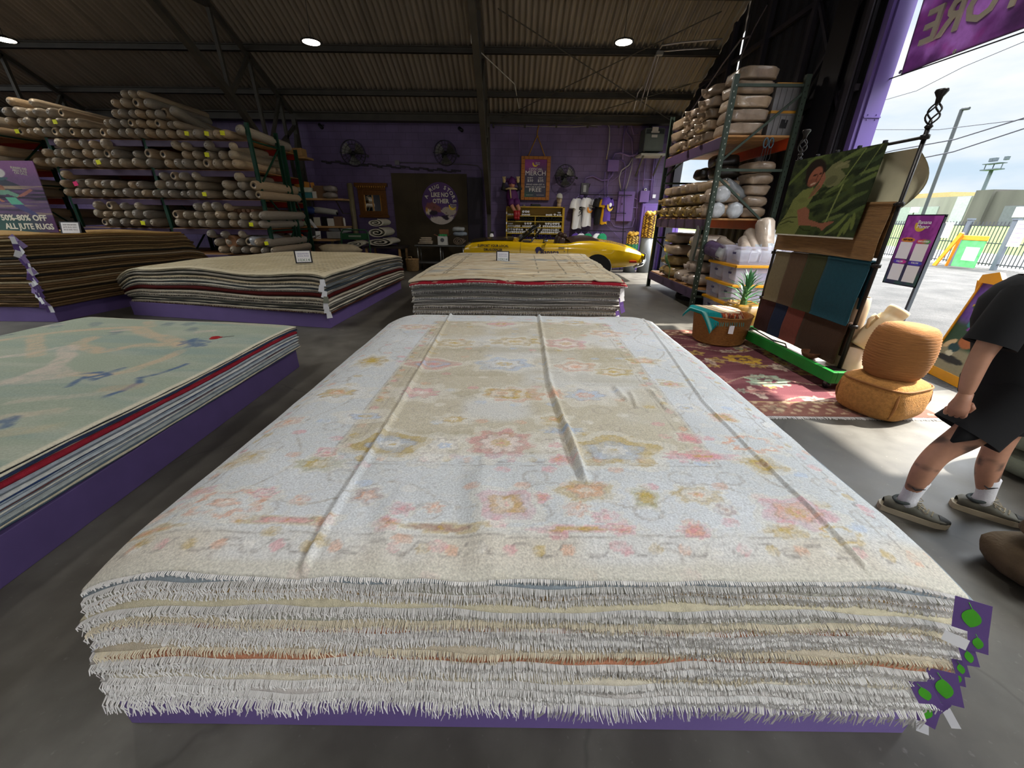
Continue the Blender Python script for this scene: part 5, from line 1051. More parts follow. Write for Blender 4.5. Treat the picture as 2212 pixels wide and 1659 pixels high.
# wall fans
M_cage = mat('fan_black', '#19191b', rough=.4, metal=.3); M_blade = mat('fan_blade', '#474541', rough=.35, metal=.6)
def fan(label, px, py, dpx, yaw):
 p = at_y(px, py, YB - .32); R_ = dpx / 2 * .0158; t = thing('wall_fan', label, 'fan', p, yaw, 'black wall fans')
 b = MB()
 for r_, y_ in ((1, 0), (.97, .06), (.97, -.06), (.66, -.085), (.33, -.095), (.66, .085)): b.tube([(R_ * r_ * math.cos(a), y_, R_ * r_ * math.sin(a)) for a in np.linspace(0, 2 * PI, 33)], .006, 5, caps=False)
 for k in range(20):
  a = k * PI / 10; b.tube([(.04 * math.cos(a), -.1, .04 * math.sin(a)), (R_ * .66 * math.cos(a), -.085, R_ * .66 * math.sin(a)), (R_ * math.cos(a), 0, R_ * math.sin(a)), (R_ * .66 * math.cos(a), .085, R_ * .66 * math.sin(a))], .0035, 4)
 b.build('cage', M_cage, t, True)
 b = MB()
 for k in range(3):
  a0 = k * 2 * PI / 3; G = [[(R_ * r_ * math.cos(a0 + w_), .03 * (w_ - .5), R_ * r_ * math.sin(a0 + w_)) for w_ in np.linspace(0, 1.25 - .3 * (1 - r_), 7)] for r_ in np.linspace(.16, .88, 6)]; b.grid(G)
 b.build('blade', M_blade, t, True); MB().lathe([(0, -.05), (.05, -.045), (.06, 0), (.06, .1), (0, .12)], 14, rot=RX(-PI / 2)).build('motor', M_cage, t, True)
 b = MB(); b.bar((0, .1, 0), (0, .3, 0), .05, .05); b.bar((R_ + .02, .0, -.04), (R_ + .09, .0, -.06), .03, .06); b.bar((-R_ - .03, 0, 0), (0, .14, 0), .015, .02); b.bar((R_ + .03, 0, 0), (0, .14, 0), .015, .02); b.box((0, .29, 0), (.12, .03, .2)); b.build('bracket', M_cage, t)
fan('black wall fan high above the gilt mirror', 763, 331, 46, .45); fan('black wall fan above the round sign', 962, 331, 44, .35); fan('black wall fan beside the framed merchandise sign', 1221, 380, 40, .15)
# steel table with things on it
M_ss = mat('dull_steel', '#6b6c6a', rough=.4, metal=.6, var=.15); TY = 13.0
a, c = at_y(897, 529, TY), at_y(1003, 529, TY); t = thing('steel_table', 'grey steel work table under the round sign', 'table', (a.x, TY, 0)); w = c.x - a.x; zt = a.z
MB().span((-.03, 0, zt - .045), (w + .03, .55, zt), .006).build('table_top', M_ss, t); MB().span((0, .02, .22), (w, .53, .26), .004).build('lower_shelf', M_ss, t)
for x in (.05, w * .5, w - .05):
 for y in (.05, .5): MB().tube([(x, y, .09), (x, y, zt - .04)], .018, 8).build('leg', mat('bright_steel', '#9a9b9a', rough=.3, metal=.8), t, True)
for x in (.05, w - .05):
 for y in (.05, .5): MB().lathe([(.02, -.018), (.045, -.018), (.045, .018), (.02, .018)], 14, (x, y, .046), RY(PI / 2)).build('caster', M_black, t, True)
b = MB()
for k in range(4): b.box((0.02 * (k % 2), .2, .05 + k * .05), (.46 - .04 * k, .3, .045), .02, RZ(.1 * k))
o = b.build('folded_blanket', mat('oat_blanket', '#a89a86', var=.12, bump=.3), None, True); o.location = (at_y(917, 525, TY).x, TY, zt); tag(o, 'folded oatmeal blanket on the steel table', 'blanket')
t = thing('open_box', 'white printed box stuffed with green wrapping on the steel table', 'box', (at_y(955, 525, TY).x, TY + .2, zt + .001)); MB().box((0, 0, .13), (.3, .26, .26), .004).build('carton', M_wht, t); b = MB(); b.box((-.2, 0, .28), (.16, .22, .006), 0, RY(.4)); b.box((.02, .16, .36), (.3, .006, .2)); b.box((.21, 0, .29), (.14, .22, .006), 0, RY(-.5)); b.build('flap', mat('brown_flap', '#7a5236'), t)
b = MB()
for k in range(7): b.blob((-.11 + .037 * k, .02 * (-1) ** k, .285), (.04, .06, .035), 8, 6, 1, .2, seed=k)
b.build('green_wrapping', mat('wrap_green', '#2f9a5a', rough=.3, coat=.3), t, True); MB().lathe([(0, 0), (.06, 0), (.06, .004), (0, .004)], 16, (0, -.135, .15), RX(PI / 2)).build('printed_mark', mat('print_grey', '#55585e'), t)
o = spiral('brown patterned rug rolled up at the end of the steel table', 990, 517, .38, .26, TY + .02, .5, 3, 'rug roll', mat('brown_rug', '#6f6152', var=.3), 'rug_roll'); o.location.z = zt + .135
for q, (px, dz, lb) in enumerate([(992, .335, 'lower bluish plastic-wrapped bundle on the rolled brown rug'), (989, .475, 'upper clear plastic-wrapped bundle on the rolled brown rug')]):
 b = MB(); b.blob((0, .2, 0), (.22 - .02 * q, .2, .068), 16, 8, .6, .1, seed=q + 30); o = b.build('wrapped_bundle', mat('blue_plastic' if q == 0 else 'clear_plastic', '#7d8894' if q == 0 else '#a0a4a4', rough=.2, var=.25, bump=.6, bscale=20, coat=.5), None, True); o.location = (at_y(px, 500, TY).x, TY + .02, zt + dz); tag(o, lb, 'bundle')
t = thing('woven_basket', 'small straw basket on the floor beside the steel table', 'basket', (at_y(891, 560, 12.9).x, 12.85, 0)); MB().lathe([(.15, 0), (.19, .02), (.21, .36), (.22, .37), (.2, .37), (.17, .03), (0, .03)], 24).build('body', mat('straw', '#a5855a', var=.3, scale=30, bump=.5, bscale=60), t, True); MB().tube([(-.1, -.2, .34), (-.08, -.22, .45), (.04, -.22, .46), (.06, -.2, .34)], .014, 6).build('handle', mat('straw', '#a5855a'), t, True)
# conduits and small boxes on the left part of the back wall
def conduit(label, pts, r=.014, m=None, Y=None, group='thin conduits along the back wall'):
 Y = Y or YB - .03; P = [at_y(x, y, Y) for x, y in pts]; o = MB().tube(P, r, 6).build('wall_mounted_conduit', m or M_cond, None, True); return tag(o, label, 'conduit', group)
M_cond = mat('painted_conduit', '#575058', rough=.4, var=.1)
conduit('thin conduit running from a small junction box above the plywood panel', [(862, 351), (930, 353), (1010, 355), (1032, 358), (1040, 370), (1042, 480)])
pbox('junction_box', 853, 346, 862, 356, YB - .06, .05, mat('box_grey', '#6f6a72'), 'small grey junction box above the plywood panel', 'junction box')
b = MB()
for k in range(30):
 x = 700 + k * 10; p = at_y(x, 349 + k * .75 + 2 * math.sin(k * 1.7), YB - .02); b.box(p, (.17, .04, .05 + .02 * math.sin(k * 2.3)), .01, RY(.07))
tag(b.build('wall_ledge', mat('dusty_ledge', '#2f2a33', var=.4)), 'rough dusty ledge running above the mirror and plywood panel', 'ledge')
t = thing('security_camera', 'small dark camera high on the wall left of the fan', 'camera', at_y(690, 270, YB - .3)); MB().tube([(0, 0, 0), (.15, -.2, -.1)], .05, 10).build('body', M_black, t, True); MB().bar((0, 0, 0), (0, .3, .05), .03, .03).build('bracket', M_black, t)
t = thing('security_camera', 'small dark camera on the wall above the round sign', 'camera', at_y(992, 277, YB - .2)); MB().tube([(0, 0, 0), (.1, -.12, -.08)], .05, 10).build('body', M_black, t, True); MB().bar((0, 0, 0), (0, .2, .05), .03, .03).build('bracket', M_black, t)
t = thing('fire_extinguisher', 'pale fire extinguisher on the frame leg behind the car hood', 'fire extinguisher', at_y(1062, 515, 13.2)); MB().lathe([(.06, -.25), (.065, -.24), (.065, .1), (.03, .15)], 14).build('cylinder', M_white, t, True); MB().box((.02, 0, .18), (.12, .04, .05), .01).build('valve', M_black, t); MB().lathe([(.066, -.24), (.066, -.18)], 14).build('red_band', M_fire, t)
# ================================================================ yellow convertible
M_caryel = mat('car_yellow', '#d9b00a', rough=0.22, var=0.04, coat=0.8); M_chrome = mat('chrome', '#d5d6d8', rough=.12, metal=1.0, var=.02); M_brown = mat('brown_vinyl', '#3b2a22', rough=.4, var=.15); M_glass = mat_see('dark_glass', '#2c3a38', .45, .05)
M_rubber = mat('tyre_rubber', '#141414', rough=.7)
CXN, CXR, CYN, CW = -1.38, 3.66, 11.05, 1.86
car = thing('car', 'yellow vintage convertible with its top down parked behind the beige pile', 'car', ((CXN + CXR) / 2, CYN + CW / 2, 0)); CO = Vector(car.location)
# stations: x, bottom z, side bulge z, shoulder z, centre z, half width at bottom / bulge / shoulder, open cabin?
ST = [(-1.38, .45, .66, .80, .84, .62, .80, .74, 0), (-1.33, .36, .64, .88, .93, .70, .86, .78, 0), (-1.15, .32, .62, .97, 1.02, .78, .91, .80, 0), (-.7, .30, .62, 1.02, 1.09, .80, .93, .82, 0), (-.2, .30, .62, 1.02, 1.11, .82, .93, .82, 0), (.12, .29, .62, 1.01, 1.09, .83, .93, .82, 0), (.30, .29, .62, 1.00, .95, .83, .93, .82, 1), (.5, .29, .62, .99, .5, .83, .93, .82, 2),
   (1.0, .29, .62, .985, .45, .83, .93, .82, 2), (1.42, .29, .62, .985, .45, .83, .93, .83, 2), (1.56, .29, .62, 1.00, .8, .83, .935, .82, 1), (1.75, .29, .63, 1.035, 1.05, .83, .94, .80, 0), (2.1, .30, .64, 1.05, 1.09, .83, .95, .78, 0), (2.45, .31, .65, 1.035, 1.09, .83, .95, .78, 0), (2.85, .34, .65, .97, 1.03, .82, .93, .76, 0), (3.2, .37, .63, .885, .945, .79, .90, .74, 0), (3.42, .40, .61, .81, .87, .76, .87, .72, 0), (3.52, .44, .60, .77, .81, .72, .84, .70, 0)]
b = MB(); G = []
for (x, zb, zm, zs, zc, wb, wm, ws, ty) in ST:
 half = [(0, zb), (wb * .8, zb), (wb, zb + .03), (wm - .015, (zb + zm) / 2), (wm, zm), (wm - .01, (zm + zs) / 2 + .02), (ws + .07, zs - .05), (ws + .03, zs - .012), (ws, zs)]
 if ty == 2: half += [(ws - .05, zs - .02), (ws - .06, zc), (ws - .3, zc), (0, zc)]
 elif ty == 1: half += [(ws - .05, zs - .005), (ws - .1, (zs + zc) / 2), (ws - .3, zc), (0, zc)]
 else: half += [(ws - .06, zs + .006), (ws - .25, zs * .4 + zc * .6), (ws - .5, zc - .006), (0, zc)]
 ring = [(x, -y, z) for y, z in half] + [(x, y, z) for y, z in half[::-1][1:-1]]
 G.append([Vector(p) + Vector((-CO.x, 0, 0)) for p in ring])
n = len(G[0])
for g in G: b.v += [tuple(p) for p in g]
for i in range(len(G) - 1):
 for k in range(n): b.f.append((i * n + k, (i + 1) * n + k, (i + 1) * n + (k + 1) % n, i * n + (k + 1) % n))
b.f.append(tuple(range(n))); b.f.append(tuple((len(G) - 1) * n + k for k in range(n))[::-1]); b.mi = [0] * len(b.f)
tmp = b.build('body', M_caryel, None)
cut = MB()
WX = (-.62, 2.30)
for wx in WX:
 for s_ in (-1, 1): cut.lathe([(.385, -.2), (.385, .2)], 28, (wx - CO.x, s_ * .86, .345), RX(PI / 2)); 
cu = cut.build('cutter', M_black, None)
md = tmp.modifiers.new('arches', 'BOOLEAN'); md.operation = 'DIFFERENCE'; md.object = cu; md.solver = 'EXACT'
dg = bpy.context.evaluated_depsgraph_get(); dg.update(); me = bpy.data.meshes.new_from_object(tmp.evaluated_get(dg))
bpy.data.objects.remove(tmp); bpy.data.objects.remove(cu)
body = bpy.data.objects.new('body', me); COL.objects.link(body); body.parent = car; smooth_angle(body, 35)
for s_ in (-1, 1):
 for wx in WX:
  c = Vector((wx - CO.x, s_ * .80, .335)); b = MB(); b.lathe([(.20, -.1), (.29, -.11), (.33, -.085), (.335, 0), (.33, .085), (.29, .11), (.20, .1)], 36, c, RX(PI / 2)); w = b.build('wheel', M_rubber, car, True)
  b = MB(); b.lathe([(0, -.06), (.06, -.07), (.1, -.05), (.19, -.05), (.205, -.1), (.215, -.1), (.215, .08)], 30, c, RX(PI / 2 * (1 if s_ < 0 else -1)))
  for k in range(5): b.bar(c + Vector((0, s_ * .085, 0)), c + Vector((.19 * math.cos(k * 1.2566), s_ * .095, .19 * math.sin(k * 1.2566))), .05, .02)
  b.build('rim', M_chrome, w, True)
  b = MB(); b.lathe([(.255, -.113), (.285, -.113)], 36, c, RX(PI / 2 * (1 if s_ < 0 else -1))); b.build('white_lettering_ring', mat('tyre_white', '#a9a9a6'), w)
  b = MB(); b.lathe([(.385, -.12), (.39, .1), (0, .1)], 24, (wx - CO.x, s_ * .84, .345), RX(PI / 2 * (1 if s_ < 0 else -1))); b.build('wheel_well', M_black, car)
L_ = lambda x, y, z: Vector((x - CO.x, y - CO.y, z))
# chrome bumper with its light at the tail, nose bumper, trims
b = MB(); b.tube([L_(3.34, CYN + .02, .40), L_(3.56, CYN + .10, .47), L_(3.64, CYN + .25, .56), L_(3.66, CYN + .93, .58), L_(3.64, CYN + 1.6, .56), L_(3.56, CYN + 1.76, .47), L_(3.34, CYN + 1.84, .40)], [.035, .06, .085, .085, .085, .06, .035], 12); b.build('rear_bumper', M_chrome, car, True)
b = MB(); b.box(L_(3.585, CYN + .16, .665), (.06, .2, .17), .02, RZ(.35)); b.build('tail_light_surround', M_chrome, car); b = MB(); b.box(L_(3.60, CYN + .16, .665), (.05, .13, .11), .01, RZ(.35)); b.build('tail_light', mat('tail_dark', '#2b2426', rough=.2, coat=.5), car)
b = MB(); b.tube([L_(-1.40, CYN + .12, .55), L_(-1.46, CYN + .4, .55), L_(-1.47, CYN + .93, .55), L_(-1.46, CYN + 1.5, .55), L_(-1.40, CYN + 1.74, .55)], .07, 10); b.build('front_bumper', M_chrome, car, True)
b = MB(); b.box(L_(3.29, CYN + .028, .535), (.2, .03, .055), .008); b.build('side_marker', mat('marker_red', '#8d1f14', rough=.25, coat=.5), car)
def side_y(x, z):
 return CYN + .0
def on_side(x0, z0, x1, z1, w, nm, m, off=.0):
 b = MB(); b.bar(L_(x0, CYN + off, z0), L_(x1, CYN + off, z1), .012, w); return b.build(nm, m, car)
M_seam = mat('panel_gap', '#3a2c08', rough=.5)
b = MB(); b.tube([L_(.19, CYN + .055, .985), L_(.18, CYN + .01, .85), L_(.17, CYN + .002, .62), L_(.17, CYN + .03, .4)], .006, 5); b.build('door_seam', M_seam, car); b = MB(); b.tube([L_(1.47, CYN + .055, .97), L_(1.475, CYN + .01, .85), L_(1.47, CYN + .0, .62), L_(1.47, CYN + .03, .4)], .006, 5); b.build('door_seam', M_seam, car)
b = MB(); b.box(L_(1.30, CYN + .012, .885), (.17, .03, .03), .012); b.build('door_handle', M_chrome, car); b = MB(); b.lathe([(.014, 0), (.014, .012), (0, .012)], 10, L_(1.38, CYN + .01, .80), RX(PI / 2)); b.build('door_lock', M_chrome, car)
b = MB(); b.tube([L_(2.3 + .40 * math.cos(a), CYN + .0, .345 + .40 * math.sin(a)) for a in np.linspace(-.1, PI + .1, 20)], .010, 6); b.build('arch_trim', M_chrome, car, True)
# dark hood stripe, windscreen, mirror, seats, folded top
b = MB(); b.grid([[L_(x, CYN + y, z + .006) for (y, z) in ((.17, zc_ - .035), (.45, zc_), (.93, zc_ + .02))] for x, zc_ in ((-1.2, 1.005), (-.9, 1.05), (-.5, 1.085), (0, 1.09))]); b.build('hood_stripe', mat('hood_dark', '#3c3216', rough=.25, coat=.6), car, True)
b = MB(); P0, P1 = L_(.16, CYN + .20, 1.02), L_(.68, CYN + .36, 1.44); Q0, Q1 = L_(.16, CYN + CW - .20, 1.02), L_(.68, CYN + CW - .36, 1.44)
b.tube([P0, P1], .03, 8); b.tube([Q0, Q1], .03, 8); b.tube([P1, (P1 + Q1) / 2 + Vector((.0, 0, .03)), Q1], .028, 8); b.tube([P0, (P0 + Q0) / 2 + Vector((-.16, 0, .03)), Q0], .02, 8); b.build('windscreen_frame', mat('frame_dark', '#1d1b18', rough=.3, metal=.4), car, True)
b = MB(); M0, M1 = (P0 + Q0) / 2 + Vector((-.16, 0, .03)), (P1 + Q1) / 2 + Vector((0, 0, .03)); b.grid([[P0, M0, Q0], [P1, M1, Q1]]); b.build('windscreen', M_glass, car, True)
b = MB(); b.bar(L_(.45, CYN + .2, .99), L_(.78, CYN + .34, 1.36), .02, .05); b.build('quarter_frame', M_chrome, car)
b = MB(); b.blob(L_(.86, CYN - .06, 1.06), (.06, .09, .045), 12, 8); b.bar(L_(.86, CYN - .02, 1.03), L_(.88, CYN + .1, .99), .02, .03); b.build('door_mirror', M_chrome, car, True)
for y in (.5, 1.36):
 b = MB(); b.box(L_(1.30, CYN + y, .86), (.16, .52, .55), .06, RY(.2)); b.box(L_(1.02, CYN + y, .62), (.5, .54, .16), .06); b.build('seat', M_brown, car, True)
 b = MB(); b.blob(L_(1.40, CYN + y, 1.16), (.09, .17, .08), 12, 8, .8); b.build('headrest', M_brown, car, True)
b = MB(); b.tube([L_(.85 + .02 * math.sin(a), CYN + .5 + .18 * math.cos(a), .98 + .18 * math.sin(a) * .8) for a in np.linspace(0, 2 * PI, 22)], .014, 6, caps=False); b.bar(L_(.6, CYN + .5, .85), L_(.86, CYN + .5, .98), .04, .04); b.build('steering_wheel', M_black, car, True)
b = MB(); b.box(L_(.36, CYN + .93, .93), (.3, 1.5, .1), .03); b.build('dashboard', M_brown, car)
b = MB(); xs_ = np.linspace(0, 1, 14); ys_ = np.linspace(0, 1, 13)
b.grid([[L_(1.55 + 1.05 * u, CYN + .17 + (CW - .34) * v, 1.0 + (.05 + .13 * math.sin(PI * min(1, u * 1.15) ** .8 if u < .87 else PI) ) * (math.sin(PI * v) ** .35) + .012 * math.sin(9 * u + 2)) for v in ys_] for u in xs_])
b.build('folded_top_cover', M_brown, car, True)
M_ctx = mat('car_lettering', '#241d10', rough=.4); Mc = face_to(0, .10)
letters('lettering', 'SUPPORT YOUR LOCAL', .085, M_ctx, car, Mc, L_(-.56, CYN - .004, .885), depth=.001, bold=.003, width=.84); letters('lettering', 'DRUG DEALER', .085, M_ctx, car, Mc, L_(-.56, CYN - .012, .785), depth=.001, bold=.003, width=.50)
letters('lettering', 'Banana', .19, mat('lettering_indigo', '#2a2350', rough=.4), car, face_to(0, 0), L_(.98, CYN - .012, .70), depth=.001, bold=.005, width=.50)
b = MB(); b.prism([(0, 0), (.04, .1), (.09, .1), (.12, .16), (.06, .2), (-.02, .19), (-.06, .13), (-.03, .06)], .002, face_to(0, 0), L_(.64, CYN - .002, .70)); b.build('emblem', mat('emblem_indigo', '#37305e', rough=.4), car); b = MB(); crescent(b, face_to(0, 0), L_(.72, CYN - .001, .73), .1); b.build('crescent_logo', M_ban, car)

# ================================================================ merchandise corner on the back wall
CYF = YB - .50; a, c = at_y(1093, 516, CYF), at_y(1220.6, 447, CYF); cw, ch = c.x - a.x, c.z
cab = thing('display_cabinet', 'open mustard yellow cabinet filled with rolled shirts', 'cabinet', (a.x, CYF, 0)); M_must = mat('mustard_paint', '#b5921c', rough=.45, var=.08)
zsh = [at_y(1150, y, CYF).z for y in (466, 478, 491, 504, 517, 533)]
for nm, lo, hi in (('side_panel', (0, 0, 0), (.035, .46, ch)), ('side_panel', (cw - .07, 0, 0), (cw, .46, ch)), ('top_panel', (0, 0, ch - .03), (cw, .46, ch)), ('back_panel', (0, .44, 0), (cw, .46, ch)), ('divider', (cw * .5 - .012, .01, 0), (cw * .5 + .012, .44, zsh[0])), ('plinth', (0, 0, 0), (cw, .46, .1))):
 MB().span(lo, hi, .003).build(nm, M_must, cab)
for z in zsh: MB().span((.035, .005, z - .022), (cw - .07, .44, z)).build('shelf_board', mat('mustard_edge', '#cdb04a', rough=.45), cab)
for k, z in enumerate((1.72, 1.42, 1.2)): MB().span((-.002, -.004, z), (.034, .0, z + .07)).build('shelf_label', M_white, cab)
M_tw = mat('shirt_white', '#e2e2e4', rough=.9, var=.06, bump=.3); M_tb = mat('shirt_black', '#131512', rough=.95, var=.2, bump=.4); M_tp = mat('shirt_violet', '#2c2158', rough=.95, var=.25, bump=.4)
def shirt_roll(m):
 b = MB(); prof = [(0, .012), (.012, .008), (.016, .0), (.026, .004), (.029, .0), (.036, .003), (.038, .012), (.038, .3), (.0, .3)]; b.lathe(prof, 12, rot=RX(-PI / 2), wob=lambda w, z: 1 + .06 * math.sin(2 * w + 1) + .04 * math.sin(3 * w)); return b.build('rolled_shirt', m, None, True)
SR = {}
def put_shirt(kind, px, z, label, k=1.0):
 if kind not in SR: o = shirt_roll({'white': M_tw, 'black': M_tb, 'violet': M_tp}[kind]); SR[kind] = o
 else: o = SR[kind].copy(); COL.objects.link(o)
 p = at_y(px, 480, CYF); o.location = (p.x, CYF + .03 + RD.uniform(-.015, .02), z); o.rotation_euler = (0, RD.uniform(0, 6), RD.uniform(-.06, .06)); o.scale = (k, 1, k); tag(o, label, 'rolled shirt', 'rolled shirts in the mustard cabinet')
SHROW = [(0, 'white', [(1098, 1110, 4), (1128, 1143, 5)], [(1130, 1141, 3)], 'left'), (0, 'white', [(1180, 1191, 4), (1198, 1198, 1), (1204, 1211, 3)], [(1206, 1209, 2)], 'right'),
   (1, 'black', [(1098, 1150, 12)], [(1130, 1148, 4)], 'left'), (1, 'black', [(1162, 1211, 11)], [(1164, 1206, 7)], 'right'),
   (2, 'white', [(1098, 1122, 7), (1130, 1152, 7)], [(1099, 1106, 3), (1135, 1146, 3)], 'left'), (2, 'white', [(1160, 1166, 2), (1175, 1211, 9)], [(1180, 1207, 6)], 'right'),
   (3, 'white', [(1098, 1152, 13)], [(1099, 1128, 6), (1138, 1146, 3)], 'left'), (3, 'white', [(1162, 1211, 12)], [(1164, 1207, 10)], 'right'),
   (4, 'violet', [(1100, 1150, 11)], [(1108, 1130, 5)], 'left'), (4, 'violet', [(1162, 1198, 8)], [(1166, 1190, 6)], 'right'), (4, 'white', [(1203, 1211, 3)], [(1205, 1209, 2)], 'right end')]
SHO = ['top', 'second', 'third', 'fourth', 'fifth']
for sh, kind, r1, r2, side in SHROW:
 for ri, row in enumerate((r1, r2)):
  k = 0
  for p0, p1, n in row:
   for i in range(n):
    k += 1; px = p0 + (p1 - p0) * (i / (n - 1) if n > 1 else 0)
    sc = min(1, abs(p1 - p0) / max(1, n - 1) * .0157 / .083) if n > 1 else .9; put_shirt(kind, px, zsh[sh] + .042 * sc + ri * .076, 'rolled %s shirt, %s from left, %s row, %s shelf, %s half of mustard cabinet' % (kind, ORD[k], 'upper' if ri else 'lower', SHO[sh], side), sc)
# the costumed doll sitting on the cabinet
p = at_y(1112, 447, CYF + .05); t = thing('costume_doll', 'jester doll in purple with raised arms and red boots sitting on the cabinet', 'doll', (p.x, CYF + .12, ch + .005)); M_skin2 = mat('doll_skin', '#a8745c', rough=.6); M_dp = mat('doll_purple', '#4a1350', rough=.7, var=.25, scale=20); M_dred = mat('doll_red', '#8c1218', rough=.45); M_ruff = mat('ruff_gold', '#b7a070', var=.2); M_dblk = mat('doll_black', '#1c1a1c', var=.3)
S_ = .0157
D = lambda px, py, dy=0.0: Vector((at_y(px, py, CYF + .12).x - p.x, dy, at_y(px, py, CYF + .12).z - ch))
b = MB(); b.tube([D(1108, 447), D(1107, 436), D(1106, 424), D(1105, 412), D(1105, 404)], [.17, .19, .2, .15, .08], 14); b.build('body', M_dp, t, True)
b = MB(); b.blob(D(1106, 398, -.02), (.10, .10, .13), 14, 10); b.blob(D(1105, 399, -.12), (.02, .03, .025), 8, 6); b.build('head', M_skin2, t, True)
b = MB(); b.lathe([(.13, -.05), (.135, .03), (.10, .11), (.03, .16), (0, .16)], 16, D(1106, 395, .01)); b.tube([D(1101, 391), D(1096, 388), D(1094, 394)], [.06, .04, .02], 8); b.tube([D(1110, 391), D(1116, 390), D(1118, 396)], [.06, .04, .02], 8); b.tube([D(1106, 387), D(1104, 381)], [.05, .015], 8); b.build('jester_hat', M_dp, t, True)
b = MB(); b.lathe([(.08, -.02), (.19, -.05), (.2, -.02), (.09, .02)], 22, D(1105, 407), wob=lambda w, z: 1 + .12 * math.sin(9 * w)); b.build('ruff_collar', M_ruff, t, True)
for px0, px1, px2 in ((1098, 1086, 1089), (1113, 1124, 1119)):
 b = MB(); b.tube([D(px0, 410), D(px1, 408, -.03), D(px2, 396, -.06)], [.07, .065, .05], 10); b.build('sleeve', M_dblk, t, True); b = MB(); b.blob(D(px2, 391, -.07), (.05, .03, .07), 10, 8)
 for q in (-.03, -.01, .01, .03): b.tube([D(px2, 389, -.07) + Vector((q, 0, .02)), D(px2, 386, -.07) + Vector((q * 1.5, 0, .05))], .012, 5)
 b.build('glove', M_ruff, t, True)
for px0, px1, px2 in ((1104, 1109, 1114), (1116, 1121, 1119)):
 b = MB(); b.tube([D(px0, 440), D(px0, 437, -.2), D(px0 + 1, 444, -.34)], [.11, .11, .09], 10); b.build('breeches', M_dp, t, True); b = MB(); b.tube([D(px0 + 1, 444, -.34), D(px1, 452, -.35), D(px2, 458, -.36)], [.06, .055, .045], 10); b.build('leg', M_skin2, t, True)
 b = MB(); b.tube([D(px2, 456, -.36), D(px2, 466, -.37), D(px2 - 1, 471, -.37)], [.07, .07, .06], 10); b.tube([D(px2 - 1, 469, -.36), D(px2, 473, -.46)], [.06, .045], 10); b.build('boot', M_dred, t, True)
b = MB(); b.tube([D(1102, 407, -.17), D(1103, 420, -.21), D(1104, 432, -.2)], .02, 6); b.build('gold_trim', M_ruff, t, True)
# things on the cabinet top
t = thing('mannequin_head', 'wooden mannequin head wearing a pale cap on the cabinet', 'mannequin head', (at_y(1209, 446, CYF).x, CYF + .2, ch)); b = MB(); b.lathe([(.07, 0), (.065, .08), (.06, .13)], 14); b.blob((0, -.01, .21), (.085, .105, .13), 16, 12); b.blob((0, -.12, .20), (.015, .02, .03), 8, 6); b.build('head', mat('pale_wood', '#b9a184', rough=.5), t, True)
b = MB(); b.lathe([(.098, .25), (.10, .29), (.085, .36), (.04, .40), (0, .405)], 20, sy=1.15); b.build('cap', mat('cap_grey', '#b5b4ac', rough=.9), t, True); b = MB(); b.lathe([(0, 0), (.08, .0), (.08, .008), (0, .008)], 16, (0, -.11, .255), sy=.9); b.build('cap_brim', mat('cap_brim', '#c2c1ba'), t, True)
b = MB()
for k in range(3): b.box((.02 * (k % 2), 0, .015 + .026 * k), (.34 - .03 * k, .2, .024), .004, RZ(.1 * k))
o = b.build('book_pile', M_black, None); o.location = (at_y(1157, 446, CYF).x, CYF + .2, ch + .002); tag(o, 'dark flat cases lying on the cabinet top', 'case')
b = MB(); b.blob((0, 0, .03), (.05, .05, .03), 10, 8); o = b.build('ornament', mat('grey_ceramic', '#7c7a78'), None, True); o.location = (at_y(1132, 446, CYF).x, CYF + .2, ch + .002); tag(o, 'small grey ornament beside the doll on the cabinet', 'ornament')
# framed merchandise sign hung by a rope
WS = YB - .06; a, c = at_y(1124.5, 432, WS), at_y(1190, 338, WS); w, h = c.x - a.x, c.z - a.z; t = thing('framed_sign', 'purple OFFICIAL MERCH price sign in a bamboo frame hung by a rope', 'sign', ((a.x + c.x) / 2, WS, a.z)); M_bam = mat('bamboo', '#a5651c', rough=.5, var=.2, scale=12)
fw_ = w * .125
for nm, lo, hi in (('frame_side', (-w / 2, -.05, 0), (-w / 2 + fw_, 0, h)), ('frame_side', (w / 2 - fw_, -.05, 0), (w / 2, 0, h)), ('frame_rail', (-w / 2 + fw_, -.05, 0), (w / 2 - fw_, 0, fw_ * .75)), ('frame_rail', (-w / 2 + fw_, -.05, h - fw_ * .75), (w / 2 - fw_, 0, h))):
 b = MB(); b.span(lo, hi, .01)
 b.build(nm, M_bam, t)
b = MB()
for k in range(9): b.box((-w / 2 + fw_ / 2, -.052, h * (.06 + k * .11)), (fw_ * (1 if k % 2 else .55), .006, .008)); b.box((w / 2 - fw_ / 2, -.052, h * (.10 + k * .11)), (fw_ * (1 if k % 2 else .55), .006, .008))
for k in range(6): b.box((-w / 2 + w * (.1 + k * .16), -.052, h - fw_ * .37), (.008, .006, fw_ * .7)); b.box((-w / 2 + w * (.14 + k * .15), -.052, fw_ * .37), (.008, .006, fw_ * .7))
b.build('frame_joint', mat('bamboo_dark', '#4e2c0e'), t)
def paint_merch(u, v):
 C = np.zeros(u.shape + (3,)) + np.array(hx('#46405a')); C = mixc(C, '#7a2f78', ss(.55, 1, v) * .9); C = mixc(C, '#a04a9c', ell(u, v, .2, .85, .3, .15, soft=.8) * .5); C = mixc(C, '#2f6b4a', ss(.3, 0, v) * ss(.7, 0, u)); C = mixc(C, '#3a3f4a', ss(.5, .2, v) * .5); return C * (0.9 + .2 * fbm(u, v, 12, 3))[..., None]
pw_, ph2 = w - 2 * fw_, h - 1.5 * fw_; panel('print', pw_, ph2, 40, 50, paint_merch, M_print, t, face_to(0), (-pw_ / 2, -.02, fw_ * .75), .004)
Mw = mat('lettering_pale', '#d6d5d2', rough=.6); yb = -.0265
